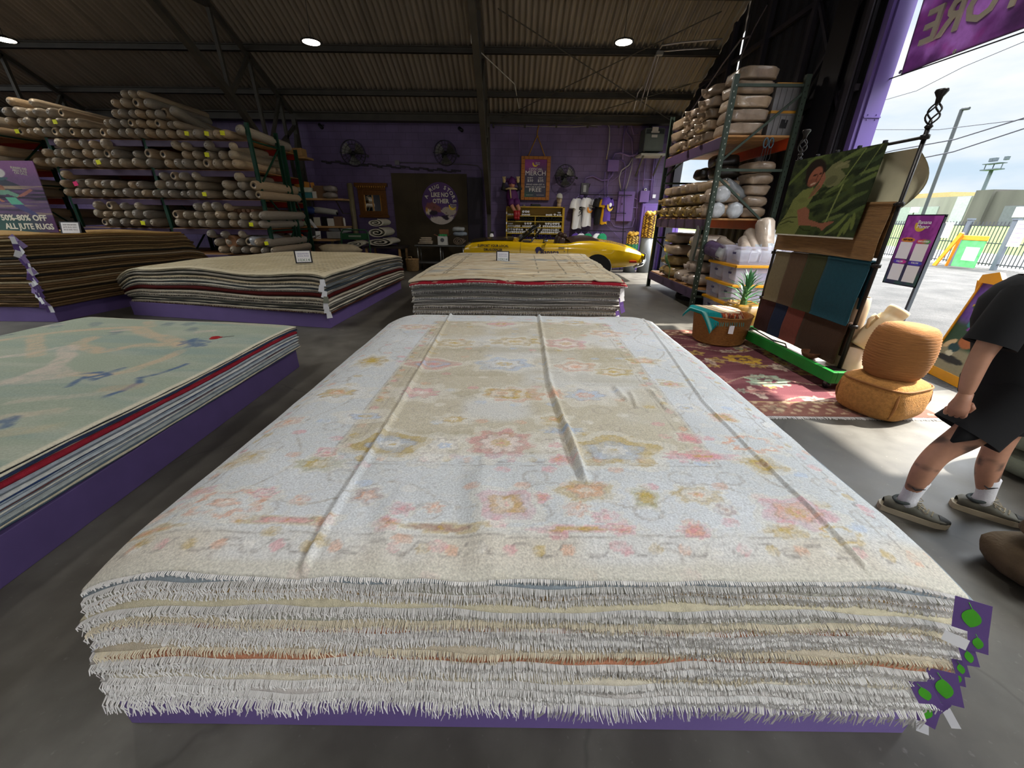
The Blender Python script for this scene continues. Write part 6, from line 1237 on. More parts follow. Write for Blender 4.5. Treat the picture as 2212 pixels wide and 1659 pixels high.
for s_, fx, fy, sz, wd in (('OFFICIAL', 0, .72, .09, .62), ('MERCH', 0, .585, .19, .92), ('SHIRT', -.24, .50, .06, .26), ('HAT', .24, .50, .06, .2), ('$30', -.24, .415, .10, .26), ('$35', .24, .415, .10, .26), ('SPEND $500 GET A', 0, .325, .055, .84), ('SHIRT OR A HAT FOR', 0, .26, .055, .9), ('FREE', 0, .15, .15, .56), ('banana manor', -.25, .05, .03, .34), ('bananamanor', .25, .05, .03, .36)):
 letters('lettering', s_, sz, Mw, t, face_to(0), (fx * pw_, yb, fw_ * .75 + fy * ph2), depth=.001, bold=.0, width=wd * pw_)
b = MB(); crescent(b, face_to(0), (-.02, yb, fw_ * .75 + .89 * ph2), .1 * pw_ + .02); b.build('crescent_logo', M_ban, t); letters('lettering', 'Banana', .05, Mw, t, face_to(0), (.06, yb - .002, fw_ * .75 + .90 * ph2)); letters('lettering', 'Manor', .05, Mw, t, face_to(0), (.06, yb - .002, fw_ * .75 + .86 * ph2))
R_ = lambda px, py: at_y(px, py, WS - .02) - Vector(t.location)
b = MB(); b.tube([R_(1141, 338), R_(1152, 312), R_(1160, 294)], .018, 6); b.tube([R_(1177, 338), R_(1168, 312), R_(1161, 294)], .018, 6); b.tube([R_(1160, 296), R_(1161, 284), R_(1164, 270)], .02, 6); b.blob(R_(1161, 295), (.035, .03, .04), 8, 6); b.build('rope', mat('jute_rope', '#9c6f2c', var=.3, scale=60), t, True)
# clothes grid with hanging shirts
GYp = YB - .22; t = thing('clothes_rail', 'black pipe rail with hanging T-shirts on the purple wall', 'clothes rail', (at_y(1310, 500, GYp).x, GYp, 0)); gl = lambda px, py, dy=0: at_y(px, py, GYp) - Vector((t.location.x, GYp - dy, 0)); M_pipe = mat('black_pipe', '#1d1a24', rough=.4, metal=.4)
for nm, pts in (('upper_rail', [gl(1252, 420), gl(1365, 422)]), ('lower_rail', [gl(1240, 497), gl(1352, 500)]), ('standpipe', [gl(1349, 408), gl(1347, 480), gl(1345, 530), (gl(1345, 530).x, 0, 0)]), ('side_rail', [gl(1318, 460), gl(1352, 461)]), ('wall_arm', [gl(1254, 420), gl(1254, 420, .2)]), ('wall_arm', [gl(1349, 421), gl(1349, 421, .2)]), ('wall_arm', [gl(1242, 497), gl(1242, 497, .2)])):
 MB().tube(pts, .014, 6).build(nm, M_pipe, t)
def shirt(label, px, py0, py1, wpx, m, mprint=None, yaw=.7, under=None, cut_=None):
 """T-shirt on a hanger, seen three-quarter: body, two sleeves, neck opening"""
 p0 = at_y(px, 420.5, GYp); zt_ = at_y(px, py0, GYp).z - p0.z; zb_ = at_y(px, py1, GYp).z - p0.z; hw = wpx * .0162 / 2
 t = thing('t_shirt', label, 'T-shirt', (p0.x, GYp, p0.z), yaw, 'T-shirts hanging on the black rail'); H_ = zt_ - zb_; sh_ = hw * 1.0
 rows = [(0.0, .30, .03), (.03, .62, .05), (.09, .92, .07), (.2, .88, .09), (.5, .92, .10), (.8, .97, .10), (1.0, 1.0, .10)]; b = MB(); G = []
 for f, wk, dk in rows: G.append([(sh_ * wk * math.cos(a), dk * (1 + .25 * math.sin(5 * a + f * 6) * (f > .3)) * math.sin(a), zt_ - f * H_ + .02 * math.sin(3 * a) * (f == 1)) for a in np.linspace(0, 2 * PI, 33)])
 b.grid(G); b.build('shirt_body', m, t, True)
 for s_ in (-1, 1):
  b = MB(); b.tube([(s_ * sh_ * .72, 0, zt_ - .07 * H_), (s_ * sh_ * 1.02, 0, zt_ - .17 * H_), (s_ * sh_ * 1.16, 0, zt_ - .34 * H_)], [.085, .095, .11], 12, caps=False); b.build('sleeve', m, t, True)
 b = MB(); b.tube([(.06 * math.cos(a), .035 * math.sin(a), zt_ + .004) for a in np.linspace(0, 2 * PI, 16)], .012, 6); b.build('collar', mat('collar_dark', '#17161a') if m is not M_tp2 else m, t, True)
 b = MB(); b.tube([(-sh_ * .6, 0, zt_ - .02), (0, 0, zt_ + .05), (sh_ * .6, 0, zt_ - .02)], .008, 5); b.tube([(0, 0, zt_ + .05), (0, 0, 0.0), (.0, .02, .02), (0, .035, .0)], .005, 5); b.build('hanger', mat('hanger_lilac', '#8b78b5', rough=.4), t, True)
 if mprint: mprint(t, sh_, zt_, H_)
 return t
M_tw2 = mat('shirt_white_hang', '#d9d9dc', rough=.95, var=.05, bump=.25, bscale=12); M_tp2 = mat('shirt_purple_hang', '#5a3f98', rough=.95, var=.08, bump=.25, bscale=12); M_tb2 = mat('shirt_black_hang', '#121114', rough=.95, bump=.2); M_tg2 = mat('shirt_green_hang', '#1f8a5c', rough=.95, bump=.2)
def print_line(t, s, z, H):
 b = MB()
 for k in range(5): b.tube([(.0 + .06 * math.sin(k * 2.1), -.115, z - H * (.22 + .07 * k)), (.05 * math.cos(k * 3.3), -.118, z - H * (.27 + .06 * k)), (-.04 + .05 * math.sin(k), -.115, z - H * (.3 + .07 * k))], .012, 4)
 b.build('chest_print', M_ink, t)
def print_ban(t, s, z, H):
 b = MB(); crescent(b, face_to(0), (0, -.112, z - H * .38), .13, .012); b.build('chest_print', mat('print_orange', '#d98a2c'), t); letters('chest_lettering', 'Banana', .09, M_ink, t, face_to(0), (.03, -.13, z - H * .3)); letters('chest_lettering', 'Manor', .09, M_ink, t, face_to(0), (.03, -.13, z - H * .38))
def print_ban2(t, s, z, H):
 b = MB(); crescent(b, face_to(0), (0, -.112, z - H * .36), .15, .012); b.build('chest_print', M_ban, t); b = MB(); b.blob((.02, -.115, z - H * .3), (.07, .012, .06), 10, 8); b.build('chest_figure', M_white, t)
shirt('white T-shirt with a black line print, first on the upper rail', 1250, 428, 494, 26, M_tw2, print_line); shirt('white T-shirt with an orange crescent print, second on the upper rail', 1271, 427, 489, 25, M_tw2, print_ban); shirt('black T-shirt hanging between the white and purple ones', 1296, 428, 485, 18, M_tb2, lambda t, s, z, H: MB().box((0, -.115, z - H * .25), (.12, .01, .03)).build('chest_print', mat('print_orange', '#d98a2c'), t)); 
shirt('yellow shirt whose hem shows below the purple T-shirt', 1308, 430, 484, 15, mat('shirt_yellow', '#d9a51c', rough=.95)); shirt('purple T-shirt with a yellow crescent print at the end of the upper rail', 1314, 427, 478, 20, M_tp2, print_ban2)
for px, m, nm in ((1244, M_tp2, 'purple'), (1256, M_tw2, 'white'), (1271, M_tg2, 'green'), (1291, M_tw2, 'white'), (1302, M_tg2, 'green')):
 p0 = at_y(px, 498, GYp); w_ = .2; tt = thing('t_shirt', '%s shirt on the lower rail behind the car, %s from the left' % (nm, ORD[{1244: 1, 1256: 2, 1271: 3, 1291: 4, 1302: 5}[px]]), 'T-shirt', (p0.x, GYp, p0.z), .5, 'shirts on the lower rail')
 b = MB(); G = [[(w_ * wk * math.cos(a), dk * math.sin(a), -.09 - f) for a in np.linspace(0, 2 * PI, 25)] for f, wk, dk in ((0, .35, .03), (.04, .7, .05), (.12, 1.0, .07), (.3, .95, .08), (.62, 1, .09))]; b.grid(G); b.build('shirt_body', m, tt, True)
 b = MB(); b.tube([(-.13, 0, -.14), (0, 0, -.06), (.13, 0, -.14)], .008, 5); b.tube([(0, 0, -.06), (0, 0, 0), (0, .03, .01)], .005, 5); b.build('hanger', mat('hanger_lilac', '#8b78b5'), tt, True)
# electrical boxes, conduits, transformer
M_el = mat('box_lilac', '#6c5590', rough=.4, var=.06)
t = thing('switch_box', 'grey lever switch box above the hanging T-shirts', 'electrical box', at_y(1261, 420, YB - .01)); z_ = at_y(1261, 396, YB).z - t.location.z; MB().span((-.12, -.14, 0), (.12, 0, z_), .006).build('housing', mat('switch_grey', '#4b4a52', rough=.4), t); MB().span((-.05, -.15, .06), (.04, -.14, .26)).build('label_plate', mat('plate_pale', '#9fa3a5'), t); MB().bar((.13, -.1, .2), (.15, -.16, .3), .02, .02).build('lever', M_black, t); MB().span((-.16, -.1, -.12), (-.02, 0, 0)).build('gutter', M_el, t)
t = thing('breaker_panel', 'tall lilac breaker panel with a small door beside the T-shirt rail', 'electrical box', at_y(1345, 478, YB - .01)); z_ = at_y(1345, 414, YB).z - t.location.z; MB().span((-.26, -.14, 0), (.26, 0, z_), .006).build('housing', M_el, t); MB().span((-.17, -.155, .28), (.04, -.14, .74), .004).build('panel_door', M_el, t); MB().box((-.13, -.165, .52), (.02, .02, .06)).build('latch', M_black, t)
pbox('junction_box', 1312, 345, 1338, 370, YB - .16, .15, M_el, 'square lilac junction box above the T-shirts', 'electrical box'); pbox('electrical_box', 1381, 412, 1404, 437, YB - .16, .15, M_el, 'small lilac electrical box below the transformer', 'electrical box')
t = thing('electrical_cabinet', 'large lilac electrical cabinet behind the pillar', 'electrical box', at_y(1396, 500, YB - .01)); z_ = at_y(1396, 440, YB).z - t.location.z; z0_ = -t.location.z + .002; MB().span((-.30, -.2, z0_), (.30, 0, z_), .006).build('housing', M_lilac, t); MB().span((-.22, -.212, z0_ + .1), (.22, -.2, z_ - .08), .004).build('cabinet_door', M_lilac, t); MB().box((-.17, -.22, z_ * .35), (.025, .02, .06)).build('latch', M_black, t)
pbox('light_switch', 1409, 420, 1417, 428, YB - .03, .03, mat('switch_white', '#e3e6ea'), 'bright white switch plate beside the lilac cabinet', 'switch')
t = thing('transformer', 'grey transformer cabinet on a wall shelf above the electrical boxes', 'transformer', at_y(1408, 336, YB - .6)); z_ = at_y(1411, 276, YB - .6).z - t.location.z; M_trf = mat('transformer_grey', '#4d5452', rough=.45); MB().span((-.28, 0, .12), (.30, .5, z_), .01).build('housing', M_trf, t); MB().span((-.26, -.008, .16), (.28, .002, z_ - .16)).build('front_panel', mat('transformer_front', '#59605e', rough=.45), t); b = MB()
for k in range(5): b.span((-.25, -.006, z_ - .14 + .022 * k), (.27, .0, z_ - .13 + .022 * k))
b.build('vent', M_black, t)
for k, (dx, dz, w_, h_) in enumerate(((0, .62, .18, .12), (.01, .55, .24, .04), (.0, .45, .17, .07))): MB().box((dx, -.012, dz + .05), (w_, .004, h_)).build('warning_label', mat('label_white', '#b5b0ae'), t)
MB().span((-.33, -.02, 0), (.4, .6, .06)).build('wall_shelf', mat('shelf_pale', '#a5a49c', rough=.5), t); b = MB()
for x in (-.25, .3): b.bar((x, 0, .0), (x, .58, -.5), .04, .04); b.bar((x, .02, .1), (x, .02, .14), .04, .04)
b.build('shelf_bracket', M_steel, t)
cam_p = at_y(1394, 410, YB - .1); t = thing('security_camera', 'small white camera on top of the small lilac box', 'camera', cam_p); MB().blob((0, 0, 0), (.045, .06, .045), 12, 8).build('body', M_white, t, True); MB().tube([(0, .02, -.04), (0, .08, -.1)], .02, 8).build('bracket', M_white, t); MB().lathe([(0, 0), (.02, 0), (.02, .01)], 10, (0, -.06, 0), RX(PI / 2)).build('lens', M_black, t)
Ml = mat('conduit_lilac', '#6d5890', rough=.4); Mk = mat('conduit_steel', '#a09a98', rough=.35, metal=.5)
CND = [('steel conduit running under the eave beam and turning down to the square junction box', [(1045, 266), (1150, 267), (1290, 265), (1312, 266), (1317, 276), (1316, 310), (1310, 345)], .02, Mk), ('thin steel pipe crossing above the T-shirts near the eave', [(1066, 270), (1150, 273), (1240, 274), (1300, 270)], .012, Mk), ('thin pipe hanging from the eave beam left of the merchandise sign', [(1121, 262), (1122, 300), (1122, 330)], .012, Ml), ('curved conduit from switch box to square junction box', [(1261, 396), (1266, 384), (1280, 380), (1300, 390), (1315, 388), (1323, 378), (1324, 370)], .022, Ml),
    ('straight conduit from the square junction box down to the T-shirt rail', [(1307, 372), (1306, 400), (1305, 422)], .018, Ml), ('second straight conduit below the square junction box', [(1317, 370), (1312, 400), (1312, 430)], .018, Ml), ('curved conduit from junction box up to transformer shelf', [(1323, 345), (1328, 332), (1340, 330), (1360, 337), (1375, 334), (1381, 324)], .03, Ml), ('loop of conduit right of the square junction box', [(1338, 344), (1348, 350), (1352, 365), (1348, 395), (1344, 414)], .02, Ml),
    ('bright conduit curving from the transformer shelf to the breaker panel', [(1366, 341), (1358, 357), (1342, 368), (1337, 385), (1341, 412)], .02, Mk), ('thin bright conduit beside the breaker panel curve', [(1367, 342), (1364, 365), (1356, 395), (1350, 414)], .014, Mk), ('pair conduit dropping from the eave to the transformer', [(1358, 262), (1353, 285), (1365, 300), (1367, 340)], .018, Ml), ('long vertical conduit left of the transformer', [(1351, 262), (1346, 310), (1345, 345)], .022, Ml), ('second long vertical conduit left of the transformer', [(1362, 264), (1369, 290), (1379, 288)], .018, Ml),
    ('vertical conduit down to the small lilac box', [(1382, 343), (1380, 372), (1378, 400), (1372, 520)], .02, Ml), ('vertical conduit right of the small lilac box', [(1413, 343), (1409, 380), (1404, 430)], .02, Ml), ('second vertical conduit beside the switch plate', [(1417, 343), (1412, 390), (1408, 430)], .016, Ml), ('vertical conduit above the small lilac box', [(1394, 343), (1391, 375), (1389, 412)], .018, Ml), ('horizontal pipe at shirt rail height', [(1370, 387), (1412, 388)], .012, Ml), ('short horizontal conduit into the small lilac box', [(1363, 425), (1380, 432)], .016, Ml), ('short horizontal conduit from the breaker panel', [(1360, 448), (1378, 449)], .014, Ml),
    ('cable sagging below the breaker panel', [(1318, 475), (1325, 488), (1345, 492), (1366, 490), (1372, 470)], .012, Ml), ('diagonal brace cable across the electrical boxes', [(1283, 424), (1330, 385), (1382, 344)], .008, Ml), ('diagonal cable from the T-shirts down to the pillars', [(1300, 478), (1325, 500), (1346, 522)], .008, Ml)]
for lb, pts, r_, m_ in CND: conduit(lb, pts, r_, m_, YB - .05, 'conduits on the purple wall')
b = MB()
for k in range(7): b.box((at_y(1066 + k * 68, 268, YB - .06).x, YB - .05, at_y(1066 + k * 68, 270, YB - .05).z), (.05, .08, .14))
struct(b.build('eave_bracket_trim', M_steel))
def sag(label, pts, r_=.008, m=None, cat='cable', Y=None):
 P = [p if isinstance(p, Vector) else Vector(p) for p in pts]; Q = []
 for k in range(len(P) - 1):
  for f in np.linspace(0, 1, 5, endpoint=False): Q.append(P[k] * (1 - f) + P[k + 1] * f)
 Q.append(P[-1]); return tag(MB().tube(Q, r_, 5).build('hanging_cable', m or Mk, None, True), label, cat)
Yc = 12.2
sag('bundle of white cables hanging beside the middle roof frame', [at_y(1012, -10, 10.6), at_y(1014, 20, 10.6), at_y(1022, 48, 10.6), at_y(1019, 62, 10.6), at_y(1018, 78, 10.6)], .014, mat('cable_white', '#b5b2aa'))
sag('second looped white cable beside the middle roof frame', [at_y(1016, -5, 10.62), at_y(1022, 25, 10.62), at_y(1030, 50, 10.62), at_y(1024, 66, 10.62), at_y(1019, 80, 10.62)], .01, mat('cable_white', '#b5b2aa'))
o = pbox('cable_splitter', 1017, 76, 1025, 92, 10.55, .08, mat('cable_white', '#b5b2aa'), 'small white box where the white cables meet at the roof frame', 'junction box')
sag('white cable slanting from the roof frame down to the eave beam', [at_y(1020, 92, 10.55), at_y(1030, 105, 11.0), at_y(1112, 182, 12.6), at_y(1121, 235, 13.5)], .012, mat('cable_white', '#b5b2aa'))
sag('pale conduit loop on the roof right of the lamp', [at_y(1380, 235, 13.2), at_y(1416, 120, 11.6), at_y(1430, 98, 11.3), at_y(1470, 92, 11.2), at_y(1560, 84, 10.9)], .018); sag('pale conduit dropping from the grey roof box to the eave', [at_y(1390, 240, 13.2), at_y(1402, 190, 12.6), at_y(1424, 116, 11.5)], .016); sag('short pale conduit below the roof box loop', [at_y(1368, 242, 13.2), at_y(1378, 200, 12.8), at_y(1388, 186, 12.7)], .016)
pbox('roof_junction_box', 1419, 109, 1434, 118, 11.4, .1, mat('box_pale', '#8c8a86'), 'pale junction box on the roof conduit loop', 'junction box'); sag('pale conduit running from the roof box to the siding', [at_y(1434, 111, 11.4), at_y(1480, 107, 11.3), at_y(1530, 104, 11.2)], .014)
sag('long pale pipe slanting up along the dark siding', [at_x(1490, 244, 4.75), at_x(1560, 140, 4.75), at_x(1600, 85, 4.75), at_x(1622, 78, 4.75)], .02, M_cond); sag('second pale pipe rising along the dark siding to the roof', [at_x(1600, 125, 4.85), at_x(1630, 60, 4.85), at_x(1658, 10, 4.85)], .014, M_cond); sag('thin cable sagging across the right end of the roof', [at_y(1450, 190, 12.0), at_y(1560, 165, 11.6)], .006, M_steel)
# grey tubes topped with woven yellow sleeves and lumps
def banana_tube(label, px, pyb, r_, h_, z1, z2, cols):
 p = at_y(px, pyb, YB - .75); t = thing('floor_tube', label, 'tube', (p.x, YB - .75, 0)); M_tube = mat('tube_grey', '#6b6f73', rough=.5, var=.06); MB().lathe([(r_, 0), (r_, z1), (0, z1)], 26).build('tube', M_tube, t, True)
 U, V = np.meshgrid(np.linspace(0, 2 * PI, 121), np.linspace(z1, h_, 60), indexing='ij'); b = MB(); b.grid(np.stack([r_ * 1.06 * np.cos(U), r_ * 1.06 * np.sin(U), V], -1)); o = b.build('woven_sleeve', M_print, t)
 ck = (np.floor(U * 22 / (2 * PI) + np.floor(V / .035) % 2 * .5) % 2) == 0; C = np.where((ck & (vnoise(U * 3, V * 20, 1.5, 4) > .35))[..., None], np.array(hx(cols[0])), np.array(hx(cols[1]))); C = np.where((V < z2)[..., None], np.where(ck[..., None], np.array(hx('#2f7a55')), np.array(hx('#1c4f3a'))), C); colors(o, C)
 b = MB(); rr = random.Random(3)
 for k in range(9): a = k * .7; b.blob((r_ * .6 * math.cos(a) * (k > 0), r_ * .6 * math.sin(a) * (k > 0), h_ + .02 + .03 * (k % 3)), (.07, .06, .06), 8, 6, 1, .2, seed=k)
 b.build('yellow_lump', mat('lump_yellow', '#c9a040', var=.2), t, True)
banana_tube('tall grey tube with a yellow woven top behind the car tail', 1401, 500, .21, 1.72, 1.08, 0, ('#c9a544', '#4f3516')); banana_tube('shorter grey tube with green and yellow woven top behind the car', 1369, 500, .19, 1.12, .72, .88, ('#c4a85a', '#4f3a1c'))
# lilac steel door seen behind the right rack
a, c = at_y(1424, 590, YB - .02), at_y(1480, 345, YB - .02); b = MB(); b.span((a.x + .35, YB - .07, 0), (XW - .05, YB, 2.6), .006); b.span((a.x + .3, YB - .09, 0), (a.x + .38, YB, 2.65)); b.span((a.x + .9, YB - .09, .95), (XW - .05, YB - .07, 1.05)); struct(b.build('door_2', M_lilac))
b = MB(); b.tube([(a.x + .5, YB - .1, .75), (a.x + .5, YB - .14, .8), (a.x + .5, YB - .14, 1.05), (a.x + .5, YB - .1, 1.1)], .02, 8); tag(b.build('door_pull', M_black, None, True), 'black pull handle on the lilac door behind the right rack', 'handle')
# ================================================================ right pallet rack with bagged rugs
M_gpost = mat('post_dark_green', '#38453b', rough=.45, metal=.3, var=.2); M_obeam = mat('beam_orange', '#c2451c', rough=.45, var=.12); M_rdeck = mat('deck_pine', '#b98a56', rough=.65, var=.2, scale=3, stretch=(6, .6, 6)); M_hl = mat('painted_slot_light', '#b9beb4', rough=.5)
XA, XB, YA, YBk = 3.5, 4.62, 7.52, 10.40
rk = thing('pallet_rack', 'tall dark green pallet rack of bagged rugs by the big doorway', 'rack', (XA, YA, 0), math.radians(-1.2), 'green pallet racks'); W_, D_ = XB - XA, YBk - YA
for x, y, sy in ((0, 0, 1), (W_, 0, 1), (0, D_, -1), (W_, D_, -1)):
 b = MB(); post_mesh(b, x, y, 3.74, sy, .08); po = b.build('upright_post', M_gpost, rk)
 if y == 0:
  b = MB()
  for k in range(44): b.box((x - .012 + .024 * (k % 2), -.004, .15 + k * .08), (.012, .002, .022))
  b.build('slot_row', M_hl if x == 0 else M_hole, po)  # pale boxes paint the daylight that shows through the punched slots
for y in (0.03, D_ - .03):
 for z0, z1 in ((3.6, 3.6), (2.41, 2.41), (1.2, 1.2), (.25, .25)): b = MB(); b.bar((0, y, z0), (W_, y, z1), .035, .04); b.build('cross_strut', M_gpost, rk)
 for z0, z1 in ((2.55, 3.5), (2.30, 1.5), (1.15, .3)): b = MB(); b.bar((0.02, y, z0), (W_ - .02, y, z1), .035, .035); b.build('diagonal_strut', M_gpost, rk)
ZK = (2.93, 1.65, .40)
for z in ZK:
 b = MB(); b.span((-.03, .06, z - .2), (.02, D_ - .06, z - .02), .008); b.build('front_beam', M_beam, rk); b = MB(); b.span((W_ - .02, .06, z - .2), (W_ + .03, D_ - .06, z - .02), .008); b.build('back_beam', M_obeam, rk)
 for k in range(9): MB().span((0.0, .06 + k * (D_ - .12) / 9, z - .03), (W_, .05 + (k + 1) * (D_ - .12) / 9 - .01, z), .003).build('deck_board', M_rdeck, rk)
for k in range(2):
 t = thing('carabiner', 'steel spring hook clipped under the top rack shelf, %s of the pair' % ('left' if k == 0 else 'right'), 'hook', (XA + .68 + .09 * k, YA - .02, ZK[0] - .05), 0, 'spring hooks on the rack'); b = MB(); b.tube([(.035 * math.cos(a), 0, -.07 + .07 * math.sin(a)) for a in np.linspace(0, 2 * PI, 20)], .012, 6); b.build('ring', mat('blue_steel', '#51626e', rough=.3, metal=.6), t, True); MB().tube([(-.02, 0, -.13), (-.03, .0, -.32), (.0, 0, -.34), (.03, 0, -.3), (.02, 0, -.13)], .006, 5).build('strap_loop', M_black, t)
M_bag = [mat('bag_%d' % k, c, rough=.28, var=.25, scale=7, bump=.9, bscale=15, coat=.4) for k, c in enumerate(('#9d8a76', '#8f7d6a', '#a8937a', '#7d6c58', '#b0a090'))]; M_bagc = mat('bag_clear', '#b4b8bc', rough=.15, var=.3, scale=9, bump=.9, bscale=16, coat=.7); M_bagd = mat('bag_dark', '#2b2724', rough=.3, var=.3, bump=.5, bscale=14, coat=.3); M_bago = mat('bag_ochre', '#8f774a', rough=.28, var=.3, bump=.6, bscale=14, coat=.35)
def bag(label, c, d, m, seed, e=.42, rz=0, rot=None, noise=.05, group='bagged rugs on the right rack', twist=None):
 b = MB(); b.blob((0, 0, 0), (d[0] / 2 * .97, d[1] / 2 * .96, d[2] / 2 * .93), 30, 16, e, noise * 1.5, seed=seed)
 if twist:  # gathered bag mouth at one end
  ax = twist; ed = Vector((ax * d[0] / 2 * .9, 0, 0)); b.tube([ed, ed + Vector((ax * .05, 0, .01)), ed + Vector((ax * .11, .02, -.01))], [min(d[1], d[2]) * .28, .03, .06], 10)
 o = b.build('bagged_rug', m, None, True); o.location = c; o.rotation_euler = rot or (0, 0, rz); return tag(o, label, 'bagged rug', group)
zt = ZK[0]
for k in range(5): bag('tan bagged rug, %s from the bottom of the front stack, top rack shelf' % ORD[k + 1], (3.86 + .012 * k, YA + .36, zt + .10 + k * .19), (.66, .62, .20), M_bag[k % 3], k, .36)
for k in range(5): bag('brown bagged rug, %s from the bottom of the second stack, top rack shelf' % ORD[k + 1], (3.76 - .02 * (k % 2), YA + .98, zt + .10 + k * .178), (.60, .56, .19), M_bag[(k + 1) % 4], k + 10, .5, twist=-1)
for k in range(4): bag('brown bagged rug, %s from the bottom of the third stack, top rack shelf' % ORD[k + 1], (3.74, YA + 1.56, zt + .09 + k * .17), (.6, .54, .18), M_bag[(k + 2) % 4], k + 20, .5, twist=-1)
for k in range(3): bag('dull brown bagged rug, %s from the bottom of the far stack, top rack shelf' % ORD[k + 1], (3.74, YA + 2.25, zt + .12 + k * .22), (.6, .72, .23), M_bag[3], k + 30, .5)
def tote(label, x0, y0, z0, w, d, h, lid=True, m=None, lidm=None, group='storage totes', fill=None, marks=True):
 t = thing('storage_tote', label, 'tote', (x0, y0, z0), 0, group); m = m or M_tote; b = MB(); t_ = .006
 def ring(z, k): return [(w * k, d * k, z), (w * (1 - k), d * k, z), (w * (1 - k), d * (1 - k), z), (w * k, d * (1 - k), z)]
 A, B_, Ci, Di = ring(.0, .035), ring(h, 0.0), ring(h, .012), ring(.008, .045); b.v += A + B_ + Ci + Di
 for p, q in ((0, 4), (4, 8), (8, 12)):
  for k in range(4): b.f.append((p + k, p + (k + 1) % 4, q + (k + 1) % 4, q + k))
 b.f += [(3, 2, 1, 0), (12, 13, 14, 15)]; b.mi = [0] * len(b.f); b.build('tub', m, t)
 b = MB()
 for x in (.2, .4, .6, .8): b.bar((w * x, -.004 + d * .018, .02), (w * x, -.004, h - .04), .012, .008)
 b.span((-.012, -.012, h - .03), (w + .012, 0.0, h)); b.span((-.012, 0, h - .03), (0, d, h)); b.build('rim', m, t)
 if lid:
  b = MB(); b.span((-.02, -.02, h + .001), (w + .02, d + .02, h + .028), .006); b.span((-.026, -.026, h - .012), (w + .026, -.016, h + .02)); b.span((-.026, -.026, h - .012), (-.016, d + .026, h + .02)); b.build('lid', lidm or M_lid, t)
 if marks: MB().box((-.004 + w * .02, d * .45, h * .62), (.004, .1, .035)).build('handle_mark', mat('ink_violet', '#2a2450'), t)
 if fill:
  for k, (fx, fy, fz, sx, sy, sz, fm) in enumerate(fill): b = MB(); b.blob((w * fx, d * fy, h * fz), (w * sx / 2, d * sy / 2, h * sz / 2), 14, 10, .5, .06, seed=k); b.build('contents', fm, t, True)
 return t
M_tote = mat_see('tote_clear', '#d3d0e2', .30, .15); M_lid = mat('lid_yellow', '#d99a1a', rough=.4, var=.05); M_toteg = mat('tote_grey', '#77777a', rough=.4, var=.12)
tote('upper grey tote with yellow lid on the top rack shelf', 4.215, YA + .1, zt + .36, .46, .6, .34, True, M_toteg, mat('lid_amber', '#b98324', rough=.4), marks=False); tote('lower grey tote with a black label on the top rack shelf', 4.215, YA + .1, zt + .004, .46, .6, .32, True, M_toteg, mat('lid_amber', '#b98324'), marks=False)
b = MB(); b.box((4.47, YA + .098, zt + .17), (.11, .004, .12), 0, RY(.1)); o = b.build('shipping_label', M_black); tag(o, 'square black and white label on the lower grey tote', 'label')
zm = ZK[1]
px_ = [(0.16, 'first'), (.55, 'second'), (1.0, 'third'), (1.45, 'fourth'), (1.9, 'fifth'), (2.35, 'sixth')]
for k, (dy, w) in enumerate(px_):
 bag('ochre bagged rug, %s from the near post, lowest layer, middle rack shelf' % w, (3.76, YA + dy + .12, zm + .12), (.62, .42, .24), M_bago if k > 0 else M_bag[2], k + 40, .55, twist=-1)
 if k < 6: bag('ochre bagged rug, %s from the near post, second layer, middle rack shelf' % w, (3.78, YA + dy + .14, zm + .34), (.60, .43, .22), M_bago if k % 2 else M_bag[0], k + 50, .55, twist=-1)
 if k > 1: bag('brown bagged rug, %s from the near post, third layer, middle rack shelf' % w, (3.8, YA + dy + .1, zm + .56), (.58, .44, .21), M_bag[k % 3], k + 60, .6)
bag('long brown bagged rug lying on the near end of the middle rack shelf stack', (3.8, YA + .55, zm + .55), (.56, .8, .2), M_bag[2], 71, .6, .1)
for k, (dy, dz) in enumerate(((.75, .78), (.85, .98), (1.4, .82))): bag('dark bagged rug, %s of three heaped above the middle rack shelf' % ORD[k + 1], (3.95, YA + dy, zm + dz), (.5, .5, .24), M_bagd, 80 + k, .6)
def clear_roll(label, c, r, L, yaw, pit, m=None, group=None, flat=1.0):
 t = thing('wrapped_roll', label, 'wrapped roll', c, yaw, group); t.rotation_euler = (pit, 0, yaw); b = MB(); b.lathe([(0, 0.02), (r * .4, 0.0), (r * .85, .01), (r, .05), (r, L - .05), (r * .8, L), (0, L)], 20, rot=RX(-PI / 2), sy=1, wob=lambda w, z: 1 + .05 * math.sin(3 * w + 2) + .03 * math.sin(5 * w + z * 9)); b.build('roll', m or M_bag[4], t, True)
 b = MB(); b.lathe([(0, -.012), (r * .5, -.02), (r * .95, -.004), (r * 1.02, .04), (r * 1.02, L * .3)], 20, rot=RX(-PI / 2), wob=lambda w, z: 1 + .04 * math.sin(7 * w)); b.build('film_end', M_bagc, t, True); return t
clear_roll('clear wrapped roll, upper of two beside the near rack post on the middle shelf', (3.67, YA + .02, zm + .39), .135, .5, 0, 0); clear_roll('clear wrapped roll, lower of two beside the near rack post on the middle shelf', (3.63, YA + .02, zm + .13), .13, .5, 0, 0); clear_roll('clear wrapped roll next to the pillow stack on the middle rack shelf', (3.95, YA + .02, zm + .13), .135, .55, 0, 0)
bag('silver grey bagged rug slanting across the middle rack shelf', (3.98, YA + .35, zm + .46), (.62, .4, .22), mat('bag_silver', '#7c8084', rough=.2, var=.2, bump=.5, bscale=14, coat=.6), 90, .7, rot=(0, .6, .1))
for k in range(5): bag('taupe bagged cushion, %s from the bottom by the rear rack post' % ORD[k + 1], (4.33, YA + .36, zm + .105 + k * .18), (.46, .6, .2), M_bag[0], 92 + k, .5)
zl = ZK[2]
